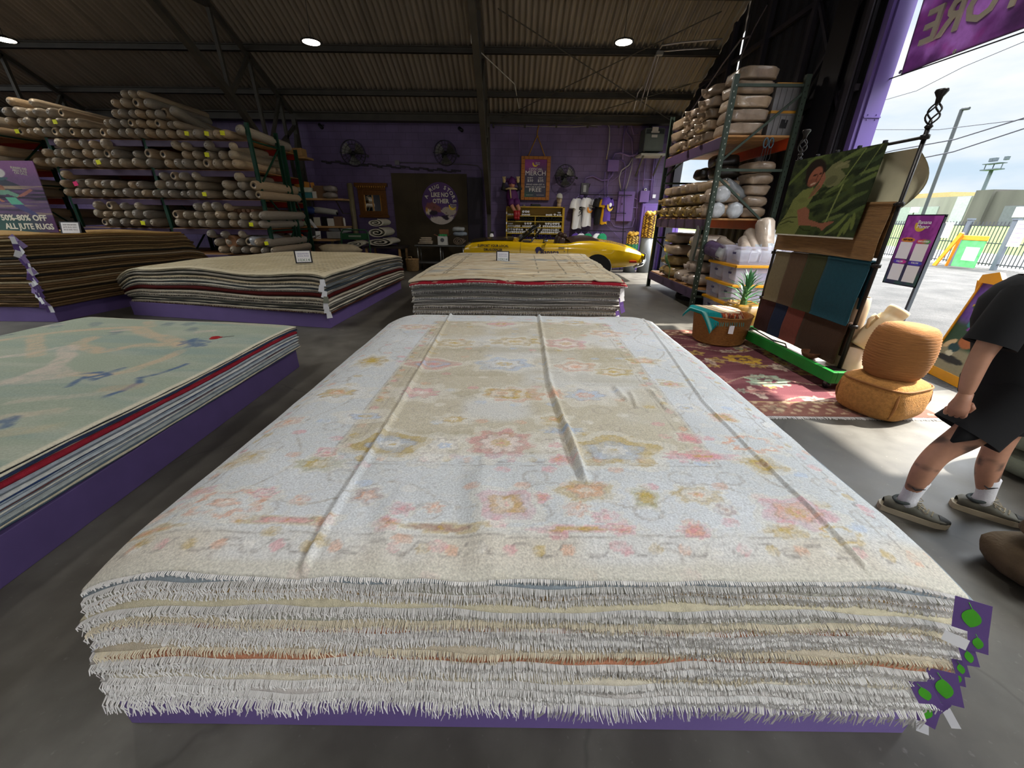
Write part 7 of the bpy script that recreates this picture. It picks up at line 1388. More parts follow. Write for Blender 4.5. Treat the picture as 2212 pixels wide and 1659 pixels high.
for k in range(2):
 for q in range(4): bag('%s bagged rug, %s from the bottom, %s stack of the lowest rack shelf' % ('ochre' if k else 'pale', ORD[q + 1], 'far' if k else 'near'), (3.78 + .02 * (q % 2), YA + (.45 if k == 0 else 1.75) + .05 * (q % 2), zl + .13 + q * .235), (.6, .62 if k == 0 else .85, .25), M_bag[4] if k == 0 else [M_bago, M_bago, M_bag[2], M_bag[3]][q], 110 + 5 * k + q, .6, twist=-1 if q < 2 else None)
bag('cream bagged rug alone in the middle of the lowest rack shelf', (3.72, YA + 1.05, zl + .12), (.5, .45, .24), M_bag[4], 130, .8)
t = thing('banana_leaf', 'green banana leaf tucked between bags on the lowest rack shelf', 'leaf', (3.42, YA + 1.12, zl + .02)); b = MB(); ms_ = np.linspace(0, 1, 14)
for s_ in (-1, 1): b.grid([[(-.04 - .05 * math.sin(PI * f), -.25 * f * s_ * 0 + s_ * .09 * math.sin(PI * f) * g + .30 * f, .25 + .45 * f - .5 * f * f * (0.3) - .03 * g) for g in (0, .5, 1)] for f in ms_])
b.build('blade', mat('leaf_green', '#4a7a4e', rough=.45, var=.2), t, True); b = MB(); b.tube([(-.03, 0, 0), (-.035, 0, .25), (-.09, .15, .45), (-.04, .3, .55)], .008, 5); b.build('stem', mat('leaf_stem', '#5f7f4a'), t)
b = MB(); b.tube([(4.05 + (.42 - .012 * (k % 5)) * math.cos(k * .5), 8.6 + (.48 - .012 * (k % 5)) * math.sin(k * .5), .03 + .012 * (k // 13)) for k in range(66)], .018, 6); tag(b.build('hose_coil', M_rubber, None, True), 'coil of black hose on the floor under the right rack', 'hose')
t = thing('folded_chair', 'grey folded panel leaning on the near rack post', 'panel', (3.42, YA + .25, .9)); 
b = MB(); b.prism([(.0, 0), (.12, .0), (.2, .3), (.18, .55), (.1, .62), (.02, .4)], .02, Matrix(((0, 0, 1), (-1, 0, 0), (0, 1, 0))), (0, .1, 0)); b.build('panel_sheet', mat('panel_grey', '#6f6f6c', rough=.4), t); b = MB(); b.tube([(.0, -.1, 0), (.03, -.13, .62)], .012, 6); b.build('edge_bar', M_gpost, t)
# ---- clear totes stacked before the rack
FILL = [(.3, .5, .45, .45, .7, .7, M_white), (.7, .5, .4, .45, .75, .6, mat('fill_lilac', '#9a98c4', var=.3)), (.5, .4, .75, .5, .5, .3, mat('fill_pink', '#c9a3a3', var=.3))]
ZT = (.0, .315, .63, .945); TW, TD, TH = .86, .44, .285
for s_ in range(2):
 for k, z in enumerate(ZT):
  x0, y0 = 3.66 + (.0 if s_ == 0 else .015), 6.56 + s_ * .51
  tote('clear tote %s in the %s stack before the rack' % (('at the bottom', 'second from the bottom', 'third from the bottom', 'open on top')[k], 'nearer' if s_ == 0 else 'farther'), x0, y0, z + .002, TW, TD, TH, lid=(k < 3), fill=FILL if k < 3 else [(.25, .5, .45, .4, .7, .7, M_bagc), (.7, .5, .45, .45, .7, .7, M_bagc)])
zz_ = ZT[3] + .12
for k, (x, y, L, pit, yaw, r, m, lb) in enumerate(((3.78, 7.20, .42, .25, .5, .13, mat('bag_violet', '#5b4a66', rough=.25, var=.35, bump=.5, coat=.5), 'violet grey wrapped roll at the left end above the farther open tote'), (3.86, 6.72, .48, .55, -.3, .105, None, 'short tilted wrapped roll, front left in the nearer open tote'), (4.02, 6.74, .55, .75, -.1, .11, None, 'tilted wrapped roll, middle of the nearer open tote'), (4.2, 6.8, .6, 1.25, .1, .14, None, 'upright wrapped roll standing tallest in the nearer open tote'), (4.40, 6.8, .5, 1.0, .3, .1, M_bagc, 'silvery wrapped roll at the right end of the nearer open tote'), (4.0, 7.2, .5, .4, .4, .11, None, 'wrapped roll lying across the farther open tote'))):
 clear_roll(lb, (x, y, zz_ + .0), r, L, yaw, pit, m, 'wrapped rolls in the open totes')

# ---- maroon rug on the floor, basket with kilim, plant
def paint_maroon(u, v):
 C = np.zeros(u.shape + (3,)) + np.array(hx('#6b3f44')); X, Y = u * 2.6, v * 2.95; wear = .5 + .5 * ss(.35, .6, fbm(X, Y, 22, 2)); C = mixc(C, '#86585a', ss(.45, .7, fbm(X * .5, Y * 2.5, 4, 5)) * .7)
 rr = np.random.default_rng(8)
 for k in range(60):
  x, y = rr.uniform(.1, 2.5), rr.uniform(.1, 2.85); f_ = np.hypot((X - x) / rr.uniform(.05, .15), (Y - y) / rr.uniform(.05, .13)) / (1 + .25 * np.cos(int(rr.integers(4, 8)) * np.arctan2(Y - y, X - x))); c1 = ['#c9b79a', '#b79a55', '#8f9a86', '#a8736c', '#cbbba6'][k % 5]; C = mixc(C, c1, (f_ < 1) * wear * .85); C = mixc(C, '#4a2c34', (f_ < .45) * wear * .8)
 for (x, y, c1) in ((1.55, 1.55, '#c9a23c'), (1.45, .85, '#93a48e'), (1.9, 2.3, '#a8907a')): f_ = np.hypot((X - x) / .23, (Y - y) / .17) / (1 + .14 * np.cos(9 * np.arctan2(Y - y, X - x))); C = mixc(C, c1, (f_ < 1) * wear); C = mixc(C, '#5d3a40', (f_ < .45) * wear); C = mixc(C, c1, (f_ < .2) * wear)
 for k in range(5): C = mixc(C, '#b9a78c', (np.abs(Y - .3 - .55 * k - .12 * np.sin(X * 5 + k)) < .012) * wear * .8)
 e = np.minimum(np.minimum(X, 2.6 - X), np.minimum(Y, 2.95 - Y)); C = mixc(C, '#8f6a52', (e < .3) * .45); C = mixc(C, '#b59a6a', (np.abs(e - .3) < .012) * wear); C = mixc(C, '#c4ad8c', (e < .3) * (e > .05) * (np.sin(X * 38) * np.sin(Y * 38) > .3) * wear * .8)
 return C
o = panel('area_rug', 2.45, 2.88, 140, 160, paint_maroon, M_flat, None, Matrix.Identity(3), (1.44, 3.07, .001), .012, lambda U, V: .003 * np.sin(U * 9) * np.sin(V * 11)); tag(o, 'worn maroon floral rug lying on the concrete under the green cart', 'rug')
b = MB(); rr = random.Random(4)
for k in range(300): x = 1.44 + 2.45 * k / 299; b.bar((x, 3.07, .008), (x + rr.uniform(-.01, .01), 3.03 + rr.uniform(-.01, .01), .004), .004, .003)
b.build('fringe', M_fr, o)
BK = Vector((2.97, 5.40, 0.0)); M_wick = mat('seagrass', '#8a5a24', rough=.7, var=.3, scale=30, bump=.8, bscale=45, stretch=(1, 1, 3)); t = thing('woven_basket', 'round brown woven basket topped with a folded striped kilim', 'basket', BK + Vector((0, 0, .014))); b = MB(); prof = [(.30, 0), (.335, .03)] + [(.335 + .04 * f + .004 * (k % 2), .03 + .36 * f) for k, f in enumerate(np.linspace(0, 1, 32))] + [(.385, .40), (.36, .405), (.35, .38), (.31, .05), (0, .05)]; b.lathe(prof, 40); b.build('body', M_wick, t, True)
t2 = thing('kilim', 'striped kilim in teal, cream and rust folded over the woven basket', 'kilim', BK + Vector((0, 0, .425))); n_ = 30
def paint_kilim(u, v):
 C = np.zeros(u.shape + (3,)) + np.array(hx('#c8b490')); C = mixc(C, '#7d4a44', (np.sin(u * 34) > .35)); C = mixc(C, '#d9cba8', (np.sin(u * 34 + 1) > .75)); C = mixc(C, '#177d7d', (u < .24)); C = mixc(C, '#8fc0b5', (np.abs(u - .02) < .02)); C = mixc(C, '#b5532c', (v < .16) * (u > .24) * (np.sin(u * 90) > -.2)); return mixc(C, '#4a3028', (v < .16) * (u > .24) * (np.sin(u * 70 + v * 60) > .5))
panel('folded_cloth', .66, .6, 40, 30, paint_kilim, M_flat, t2, RZ(.25), (-.31, -.34, -.02), .035, lambda U, V: .02 + .01 * np.sin(U * 7) - 1.7 * np.clip(np.hypot(-.31 + .66 * U, -.34 + .6 * V) - .33, 0, 1))
b = MB(); b.prism([(-.03, 0), (.03, 0), (.03, -.11), (-.03, -.11)], .003, face_to(-.3), (-.06, -.40, -.09)); b.build('price_tag', M_white, t2)
b = MB(); rr = random.Random(6)
for k in range(14): x = -.33 + .05 * k; b.tube([(x * .6 - .1, -.385 - .0, -.05), (x * .6 - .1 + rr.uniform(-.01, .01), -.40, -.1)], .006, 4)
b.build('tassel', mat('tassel_teal', '#3d6f66', var=.3), t2)
PT = Vector((3.55, 5.95, 0)); t = thing('potted_plant', 'spiky green plant in an ochre pot behind the woven basket', 'plant', PT); MB().lathe([(.2, 0), (.27, .1), (.3, .28), (.26, .42), (.22, .46), (.2, .44), (.0, .42)], 26).build('pot', mat('pot_ochre', '#7d5d1c', rough=.35, var=.25, coat=.3), t, True)
rr = random.Random(2); b = MB()
for k in range(46):
 a = k * 2.4; el = .15 + 1.2 * (k / 46); L_2 = .42 - .12 * (k / 46); d = Vector((math.cos(a) * math.cos(el), math.sin(a) * math.cos(el), math.sin(el))); s_ = Vector((-math.sin(a), math.cos(a), 0)); o_ = Vector((0, 0, .44 + .3 * k / 46)); w_ = .03
 p1, p2, p3 = o_ + d * .03, o_ + d * L_2 * .5 + Vector((0, 0, .02)), o_ + d * L_2 - Vector((0, 0, .05)); b.add([p1 - s_ * w_ * .5, p1 + s_ * w_ * .5, p2 + s_ * w_ * .6, p3, p2 - s_ * w_ * .6, p2 - Vector((0, 0, .012))], [(0, 1, 2, 4), (4, 2, 3), (0, 5, 1), (1, 5, 2), (2, 5, 3), (3, 5, 4), (4, 5, 0)])
b.build('leaves', mat('spiky_leaf', '#3c6b45', rough=.4, var=.3, scale=12), t); MB().tube([(0, 0, .42), (0, 0, .75)], [.05, .03], 8).build('stem', mat('leaf_stem', '#5f7f4a'), t)

# ---- green cart with the hanging rugs
M_cart = mat('cart_green', '#1a7a2c', rough=.4, var=.15); CT0 = Vector((3.24, 3.62, 0.0)); t = thing('display_cart', 'low green wheeled cart carrying the rug display stand', 'cart', CT0); LY, LX = 1.86, .62
for nm, lo, hi in (('side_rail', (0, 0, .10), (.05, LY, .22)), ('side_rail', (LX - .05, 0, .10), (LX, LY, .22)), ('end_rail', (.05, 0, .10), (LX - .05, .05, .22)), ('end_rail', (.05, LY - .05, .10), (LX - .05, LY, .22))): MB().span(lo, hi, .004).build(nm, M_cart, t)
MB().span((.05, .05, .15), (LX - .05, LY - .05, .17)).build('deck', mat('white_board', '#a39a8c', rough=.35, var=.1), t)
for x in (.06, LX - .06):
 for y in (.1, LY - .1):
  c_ = Vector((x, y, .054)); b = MB(); b.lathe([(.015, -.016), (.04, -.016), (.04, .016), (.015, .016)], 18, c_, RY(PI / 2)); cs = b.build('caster', M_black, t, True); MB().span((x - .025, y - .02, .06), (x + .025, y + .02, .10)).build('caster_fork', M_ss, cs)
t = thing('display_stand', 'black iron rug display stand with four rails on the green cart', 'stand', (3.5, 3.87, .17)); M_iron = mat('wrought_iron', '#24211f', rough=.4, metal=.5); YN, YFar = 0.0, 1.59
for y in (YN, YFar):
 MB().tube([(0, y, 0), (0, y, 2.2)], .018, 10).build('pole', M_iron, t, True); MB().box((0, y, .005), (.2, .12, .01)).build('foot_plate', M_iron, t); b = MB()
 for k in range(4): b.tube([(.05 * math.sin(PI * f) * math.cos(k * PI / 2 + 3 * f), y + .05 * math.sin(PI * f) * math.sin(k * PI / 2 + 3 * f), 2.2 + .17 * f) for f in np.linspace(0, 1, 12)], .007, 5)
 b.lathe([(.018, 2.36), (.022, 2.40), (.045, 2.44), (.04, 2.455), (0, 2.455)], 12, (0, y, 0)); b.lathe([(.02, 2.18), (.03, 2.195), (.02, 2.21)], 12, (0, y, 0)); b.build('finial', M_iron, t, True)
 for z in (.46, 1.06, 1.60, 2.12): MB().lathe([(.019, z - .02), (.034, z - .015), (.034, z + .015), (.019, z + .02)], 14, (0, y, 0)).build('collar', M_iron, t, True)
for z in (.46, 1.06, 1.60, 2.12): MB().tube([(0, YN, z), (0, YFar, z)], .013, 8).build('rail', M_iron, t, True)
MB().tube([(0.03, YN, .05), (.33, YN, .03), (.34, YN + .02, 0.0)], .014, 6).build('outrigger', M_iron, t)
FX = Matrix(((0, 0, -1), (-1, 0, 0), (0, 1, 0)))     # panel facing -x: local x runs towards us (-y), local y up
def paint_tap(u, v):
 C = np.zeros(u.shape + (3,)) + np.array(hx('#2b3320')); n1 = fbm(u, v, 5, 2); C = mixc(C, '#3f4a26', ss(.45, .7, n1)); C = mixc(C, '#1a2016', ss(.5, .3, fbm(u * 2, v * 2, 6, 4)) * .8)
 rr = np.random.default_rng(3)
 for k in range(34):       # broad banana leaves as diagonal strokes
  x, y = rr.uniform(.3, 1.0), rr.uniform(.15, 1.0); a = rr.uniform(.15, .7); L_3 = rr.uniform(.08, .2); C = mixc(C, ['#4c5a30', '#5d6a3a', '#38452a', '#202818'][k % 4], ell(u, v, x, y, L_3, .022, a) * .85)
 for k in range(10): C = mixc(C, '#55622f', ell(u, v, .02 + .03 * k, .72 + .03 * k, .13, .016, .9) * .8)
 C = mixc(C, '#77824a', seg(u, v, .62, .1, .70, .62, .008)); C = mixc(C, '#6f7a42', seg(u, v, .66, .60, .82, .98, .006)); C = mixc(C, '#6a7440', seg(u, v, .86, .70, .96, .99, .004))
 C = mixc(C, '#6b6b48', inpoly(u, v, [(.44, .76), (.50, .86), (.58, .90), (.70, .84), (.70, .80), (.62, .80), (.70, .72), (.64, .62), (.54, .60), (.46, .66)])); C = mixc(C, '#4f5236', ell(u, v, .55, .68, .07, .05, .5) * .7); C = mixc(C, '#7d7a55', ell(u, v, .62, .85, .08, .02, .3) * .7)
 C = mixc(C, '#6f7540', inpoly(u, v, [(0, 0), (.0, .12), (.10, .30), (.14, .48), (.24, .60), (.36, .62), (.40, .52), (.36, .40), (.30, .30), (.34, .15), (.30, 0)])); C = mixc(C, '#5c6334', ss(.5, .7, fbm(u, v * 2, 7, 9)) * inpoly(u, v, [(0, 0), (.0, .12), (.10, .30), (.14, .48), (.24, .60), (.36, .62), (.40, .52), (.30, .30), (.30, 0)]) * .6)
 for p in ([(.02, .18), (.14, .24), (.26, .25)], [(.04, .14), (.16, .19), (.24, .18)], [(.34, .12), (.40, .08), (.48, .08)]): C = mixc(C, '#2c3018', polyl(u, v, p, .006))
 C = mixc(C, '#8a5a44', inpoly(u, v, [(.24, .34), (.34, .38), (.40, .34), (.42, .22), (.58, .17), (.70, .20), (.74, .19), (.66, .13), (.62, .08), (.58, .12), (.44, .14), (.32, .14)]))
 C = mixc(C, '#241c16', ell(u, v, .33, .82, .12, .15, .3)); C = mixc(C, '#241c16', inpoly(u, v, [(.26, .9), (.22, .75), (.26, .66), (.34, .62), (.36, .7)])); C = mixc(C, '#8a5540', ell(u, v, .345, .75, .075, .12, -.2)); C = mixc(C, '#7a4a38', ell(u, v, .33, .68, .06, .05)); C = mixc(C, '#b5937c', ell(u, v, .345, .665, .035, .012, .3)); C = mixc(C, '#3a241c', ell(u, v, .34, .77, .03, .008, .1) + ell(u, v, .40, .78, .02, .008, .1)); C = mixc(C, '#5c3426', seg(u, v, .375, .76, .37, .71, .006))
 C = mixc(C, '#8c5b46', inpoly(u, v, [(.44, .80), (.48, .72), (.46, .62), (.40, .52), (.34, .48), (.36, .56), (.41, .66)])); C = mixc(C, '#50582e', polyl(u, v, [(.36, .52), (.42, .62)], .02) * .5)
 for k in range(6): C = mixc(C, '#66723a', ell(u, v, .74 + .04 * k, .10 + .05 * (k % 3), .10, .02, .7 + .2 * k) * .9)
 C = mixc(C, '#c9c4b2', (v < .012)); return C
o = panel('tapestry', 1.27, .84, 130, 90, paint_tap, M_flat, None, FX, (3.442, 5.42, 1.455), .008, lambda U, V: .010 * np.sin(U * 8) * (1.1 - V) + .015 * (1 - V)); tag(o, 'green tapestry of a figure among banana leaves hung on the top rail', 'tapestry')
for k in range(5): MB().box((3.465, 5.38 - k * .29, 2.305), (.03, .03, .035), .004).build('clip', M_black, o)
b = MB(); b.grid([[(3.53 + .12 * math.sin(PI * f) * s, 4.48 - .62 * s + .30 * (f - .5) ** 2, 2.22 - .62 * f + .1 * s * f) for f in np.linspace(0, 1, 14)] for s in np.linspace(0, 1, 10)]); b.grid([[(3.54 + .12 * math.sin(PI * f) * s, 4.48 - .62 * s + .30 * (f - .5) ** 2, 2.22 - .62 * f + .1 * s * f) for f in np.linspace(0, 1, 14)] for s in np.linspace(0, 1, 10)]); tag(b.build('hanging_cloth', mat('cloth_ivory', '#b9b394', rough=.9), None, True), 'ivory cloth bulging out behind the green tapestry', 'cloth')
def drape(label, name, y0, y1, zr, zf, zb, m, cat='rug', x=3.5, gap=.03, group=None):
 """a rug folded over a rail: front leaf facing -x, a rounded fold, a back leaf"""
 prof = [(x - gap - .012, zf)] + [(x - gap - .010 * math.sin(f * 5), zf + (zr - zf) * f) for f in np.linspace(.06, 1, 12)] + [(x - gap * math.cos(a), zr + gap * math.sin(a)) for a in np.linspace(.3, PI - .3, 6)] + [(x + gap, zr - (zr - zb) * f) for f in np.linspace(0, 1, 6)]
 th_ = .010; inner = [(px + (th_ if px < x - .001 else -th_ if px > x + .001 else 0), pz - (th_ if abs(px - x) < gap * .9 and pz > zr else 0)) for px, pz in prof]; ring = prof + inner[::-1] + prof[:1]
 ys = np.linspace(y0, y1, 14); b = MB(); b.grid([[(px + .004 * math.sin(7 * y + pz * 5), y, pz + .006 * math.sin(3 * y)) for px, pz in ring] for y in ys]); n_ = len(ring) - 1; b.f.append(tuple(range(n_))); b.f.append(tuple((13 * (n_ + 1)) + k for k in range(n_))[::-1]); b.mi = [0] * len(b.f)
 return tag(b.build(name, m, None, True), label, cat, group)
drape('braided tan jute rug draped over the second rail of the stand', 'area_rug', 3.915, 5.432, 1.77, 1.275, 1.3, mat('jute_weave', '#7a5a34', rough=.85, var=.3, scale=22, bump=.9, bscale=50, stretch=(1, .25, 4)))
Yc_ = [at_x(p, 560, 3.47).y for p in (1671, 1704, 1742, 1788, 1893)]; YC2 = [at_x(p, 690, 3.47).y for p in (1628, 1664, 1694, 1734, 1838)]
for k, (nm, c_) in enumerate((('cream', '#6e6349'), ('brown', '#503c28'), ('olive', '#343818'), ('dark teal', '#0c3f4a'))): drape('%s sample rug draped over the third rail of the stand' % nm, 'sample_rug', max(Yc_[k + 1], 3.912) + .004, min(Yc_[k], 5.432), 1.228 + .004 * k, .63 - .0 * k, .8, mat('sample_' + nm.replace(' ', '_'), c_, rough=.9, var=.1, scale=30, bump=.5, bscale=120), 'rug', gap=.028 + .004 * k, group='sample rugs on the stand')
for k, (nm, c_) in enumerate((('maroon', '#33100f'), ('navy', '#0a1a36'), ('terracotta', '#6e3528'), ('dark brown', '#3a2412'))): drape('%s sample rug draped over the lowest rail of the stand' % nm, 'sample_rug', max(YC2[k + 1], 3.912) + .004, min(YC2[k], 5.432), .628 + .003 * k, .21 + .0 * k, .3, mat('sample2_' + nm.replace(' ', '_'), c_, rough=.9, var=.1, scale=30, bump=.5, bscale=120), 'rug', gap=.026 + .003 * k, group='sample rugs on the stand')
t = thing('small_bowl', 'small patterned brown bowl on the cart under the hanging rugs', 'bowl', (3.42, 4.2, .172)); MB().lathe([(.04, 0), (.08, .03), (.10, .08), (.09, .08), (.07, .03), (0, .02)], 20).build('bowl_body', mat('bowl_brown', '#5a3418', var=.4, scale=30), t, True)
b = MB(); b.tube([(3.36, 5.35, .20), (3.3, 5.2, .26), (3.42, 4.9, .18), (3.5, 4.75, .175), (3.42, 4.6, .175), (3.34, 4.75, .176), (3.45, 4.9, .178)], .008, 6); tag(b.build('extension_cable', M_black, None, True), 'black cord lying looped on the green cart', 'cord')
# ---- poufs, jugs
M_pouf = mat('pouf_braid', '#a8703a', rough=.85, var=.22, scale=30, bump=1.0, bscale=60, stretch=(.4, .4, 7)); M_pouf2 = mat('pouf_knit', '#ab783c', rough=.9, var=.25, scale=40, bump=1.0, bscale=110)
PC = Vector((3.37, 3.20, .014)); t = thing('pouf', 'square tan knitted pouf at the bottom of the pouf pair', 'pouf', PC, .35, 'tan poufs by the doorway'); b = MB(); b.blob((0, 0, .175), (.275, .265, .185), 40, 20, .5, .02, seed=3); b.build('cover', M_pouf2, t, True); b = MB()
for a in range(4): ca, sa = math.cos(a * PI / 2 + PI / 4), math.sin(a * PI / 2 + PI / 4); b.tube([(.345 * ca * k, .33 * sa * k, z) for z, k in ((.05, .86), (.11, .95), (.175, .985), (.25, .95), (.31, .86))], .009, 6)
b.tube([(.262 * math.copysign(abs(math.cos(a)) ** .5, math.cos(a)), .252 * math.copysign(abs(math.sin(a)) ** .5, math.sin(a)), .305) for a in np.linspace(0, 2 * PI, 49)], .009, 6); b.build('seam', mat('pouf_seam', '#8a5a2a', bump=.5), t, True)
t = thing('pouf', 'round striped tan pouf sitting on top of the square pouf', 'pouf', PC + Vector((.0, .0, .345)), 0, 'tan poufs by the doorway'); b = MB(); pr = [(.0, .01), (.16, 0.0), (.19, .03)] + [(.195 + .03 * math.sin(PI * f) ** .7 + .006 * (k % 2), .05 + .37 * f) for k, f in enumerate(np.linspace(0, 1, 34))] + [(.17, .455), (.12, .47), (.06, .475), (0, .47)]; b.lathe(pr, 48); b.build('cover', M_pouf, t, True)
M_cer = mat('stoneware', '#b59f84', rough=.5, var=.12); t = thing('floor_vase', 'tall beige cylindrical vase behind the round pouf', 'vase', (3.60, 4.02, 0)); MB().lathe([(.09, 0), (.10, .1), (.095, .8), (.085, .90), (.075, .91), (.07, .86), (0, .8)], 22).build('body', M_cer, t, True)
t = thing('milk_can', 'cream can with a handle tilted behind the round pouf', 'can', (3.62, 3.86, .42)); Mj = RY(.5) @ RX(.1); b = MB(); b.lathe([(.10, 0), (.115, .02), (.115, .30), (.10, .36), (.085, .38), (.09, .40), (.095, .44), (.09, .47), (.075, .47), (.07, .42), (0, .40)], 24, rot=Mj); b.build('body', mat('can_cream', '#c9b48e', rough=.4, var=.1), t, True); b = MB(); b.tube([Mj @ Vector((-.10, 0, .30)), Mj @ Vector((-.16, 0, .31)), Mj @ Vector((-.165, 0, .25)), Mj @ Vector((-.11, 0, .18))], .016, 8); b.build('handle', mat('can_cream', '#c9b48e'), t, True); MB().lathe([(.09, 0), (.1, .03), (.1, .42)], 16, (0, 0, -.42)).build('stand', M_cer, t, True)
b = MB()
for k in range(3): b.tube([(3.66 + .03 * k, 4.3, 1.15 - .02 * j) if j % 2 else (3.67 + .03 * k, 4.29, 1.15 - .02 * j) for j in range(44)], [.010 + .005 * (j % 2) for j in range(44)], 6)
tag(b.build('bead_garland', mat('gold_beads', '#c98f1c', rough=.3, metal=.3), None, True), 'gold bead garland hanging behind the display stand pole', 'garland')
# ================================================================ outside the big doorway
def ground_mat():
 m = bpy.data.materials.new('gravel_lot'); m.use_nodes = True; nt = m.node_tree; b = nt.nodes['Principled BSDF']; L = nt.links.new; tc = nt.nodes.new('ShaderNodeTexCoord')
 vo = nt.nodes.new('ShaderNodeTexVoronoi'); vo.inputs['Scale'].default_value = 34; L(tc.outputs['Object'], vo.inputs['Vector']); n = nt.nodes.new('ShaderNodeTexNoise'); n.inputs['Scale'].default_value = 1.4; n.inputs['Detail'].default_value = 9; L(tc.outputs['Object'], n.inputs['Vector'])
 r = nt.nodes.new('ShaderNodeValToRGB'); r.color_ramp.elements[0].color = (*hx('#1b1a19'), 1); r.color_ramp.elements[1].color = (*hx('#3b3937'), 1); r.color_ramp.elements[0].position = .3; r.color_ramp.elements[1].position = .72; L(n.outputs['Fac'], r.inputs[0])
 mr = nt.nodes.new('ShaderNodeMapRange'); mr.inputs[3].default_value = .62; mr.inputs[4].default_value = 1.15; L(vo.outputs['Color'], mr.inputs[0]); vm = nt.nodes.new('ShaderNodeVectorMath'); vm.operation = 'SCALE'; L(r.outputs[0], vm.inputs[0]); L(mr.outputs[0], vm.inputs['Scale']); L(vm.outputs[0], b.inputs['Base Color']); b.inputs['Roughness'].default_value = .9
 bp = nt.nodes.new('ShaderNodeBump'); bp.inputs['Strength'].default_value = .8; bp.inputs['Distance'].default_value = .02; L(vo.outputs['Distance'], bp.inputs['Height']); L(bp.outputs[0], b.inputs['Normal']); return m
b = MB(); b.span((4.62, -60, -.6), (140, 140, -.045)); o = struct(b.build('ground_gravel', ground_mat()))
b = MB(); b.span((XL - 60, YB + .2, -.6), (4.62, 140, -.05)); struct(b.build('ground_behind', M_floor))
b = MB(); U, V = np.meshgrid(np.linspace(28, 41, 12), np.linspace(0, 90, 60), indexing='ij'); Z = -.05 + 1.35 * ss(28, 37, U) + .12 * fbm(U, V, .5, 3) * ss(28, 31, U); b.grid(np.stack([U, V, Z], -1)); b.span((41, 0, -.1), (90, 90, 1.2)); o = b.build('grass_bank', mat('lawn', '#4a6c1a', rough=.95, var=.25, scale=3, bump=.5, bscale=30)); o['kind'] = 'structure'
b = MB(); b.span((18.9, 4, -.05), (28.5, 90, -.03)); struct(b.build('road_concrete', mat('pale_concrete_lot', '#6f6d69', var=.12)))
# weathered concrete building
def stain_mat(name, c1, c2):
 m = mat(name, c1, rough=.9, var=.2, scale=1.0, stretch=(1.2, 1.2, .25), bump=.2, bscale=8); return m
t = thing('warehouse_building', 'long weathered concrete building beyond the grass bank', 'building', (42, 30, 0)); M_con = stain_mat('weathered_concrete', '#6b6a62', ''); M_con2 = stain_mat('dark_weathered_concrete', '#45433e', '')
zt_ = at_x(1950, 432, 42).z; MB().span((0, 8.8, 0), (10, 34, zt_ + .1)).build('pale_wall', M_con, t); MB().span((-.3, 7.6, 0), (10, 9.0, zt_ + .5)).build('pier', M_con2, t); MB().span((0, -16, 0), (10, 7.6, zt_ + .35)).build('dark_wall', M_con2, t); MB().span((.6, 12, zt_ + .1), (8, 26, zt_ + .55)).build('tan_parapet', mat('parapet_tan', '#8d7c50', var=.15), t)
for y0, y1, z0, z1, m_, nm in ((12.0, 16.5, 1.3, 3.1, mat('patched_wall', '#757d77', var=.1), 'blocked_bay'), (18.5, 22.0, 1.3, 2.9, mat('streaked_bay', '#77777a', var=.4, scale=3, stretch=(1, 8, .2)), 'streaked_bay'), (-8, 4.6, 1.4, 3.0, mat('pale_panel', '#858880', var=.08), 'pale_panel'), (4.6, 6.4, .9, 3.0, mat('door_dark', '#4a4d50'), 'dark_doorway'), (9.4, 10.6, 1.2, 3.9, mat('pale_pilaster', '#8b908e'), 'pilaster')): MB().span((-.08, y0, z0), (.02, y1, z1)).build(nm, m_, t)
MB().span((-.12, 4.7, 2.1), (-.08, 5.5, 2.9)).build('wall_notice', M_white, t)
for k, (y, z) in enumerate(((13.2, 0), (24, 0))): MB().tube([(-1.2, y, 1.2), (-1.2, y, 2.7)], .05, 6).build('lamp_post', M_steel, t)
MB().box((-1.2, 13.2, 2.8), (.4, .5, .5)).build('yard_light', M_white, t)
# steel picket fence
FXx = 18.6; t = thing('picket_fence', 'black steel picket fence along the far side of the gravel lot', 'fence', (FXx, 17, -.04)); M_fence = mat('fence_black', '#33363a', rough=.5); b = MB(); y = -7.0
while y < 9: b.span((-.012, y - .012, .12), (.012, y + .012, 1.72)); y += .125
b.build('picket_panel', M_fence, t)
for z in (.2, .95, 1.58): MB().span((-.02, -7, z - .02), (.02, 9, z + .02)).build('fence_rail', M_fence, t)
for yp in (-6.4, -4.2, -1.45, .1, 2.4, 4.7, 7): ps = MB().span((-.07, yp - .07, 0), (.07, yp + .07, 1.78)).build('fence_post', mat('fence_post', '#565d66', rough=.5), t); MB().span((-.09, yp - .09, 1.78), (.09, yp + .09, 1.84)).build('post_cap', mat('fence_post', '#565d66'), ps)
for nm, px, py, w_, h_ in (('notice on the fence behind the banner stand', 2046, 497, .34, .62), ('tall notice on the fence near the white car', 2200, 505, .4, .9)):
 p = at_x(px, py, FXx - .05); tt = thing('fence_notice', 'white printed ' + nm, 'sign', p); MB().box((0, 0, 0), (.01, w_, h_)).build('board', M_white, tt)
 for k in range(5): MB().box((-.007, 0, h_ * (.36 - .17 * k)), (.004, w_ * .6, h_ * .05)).build('print_line', mat('print_lilac', '#8d86b5'), tt)
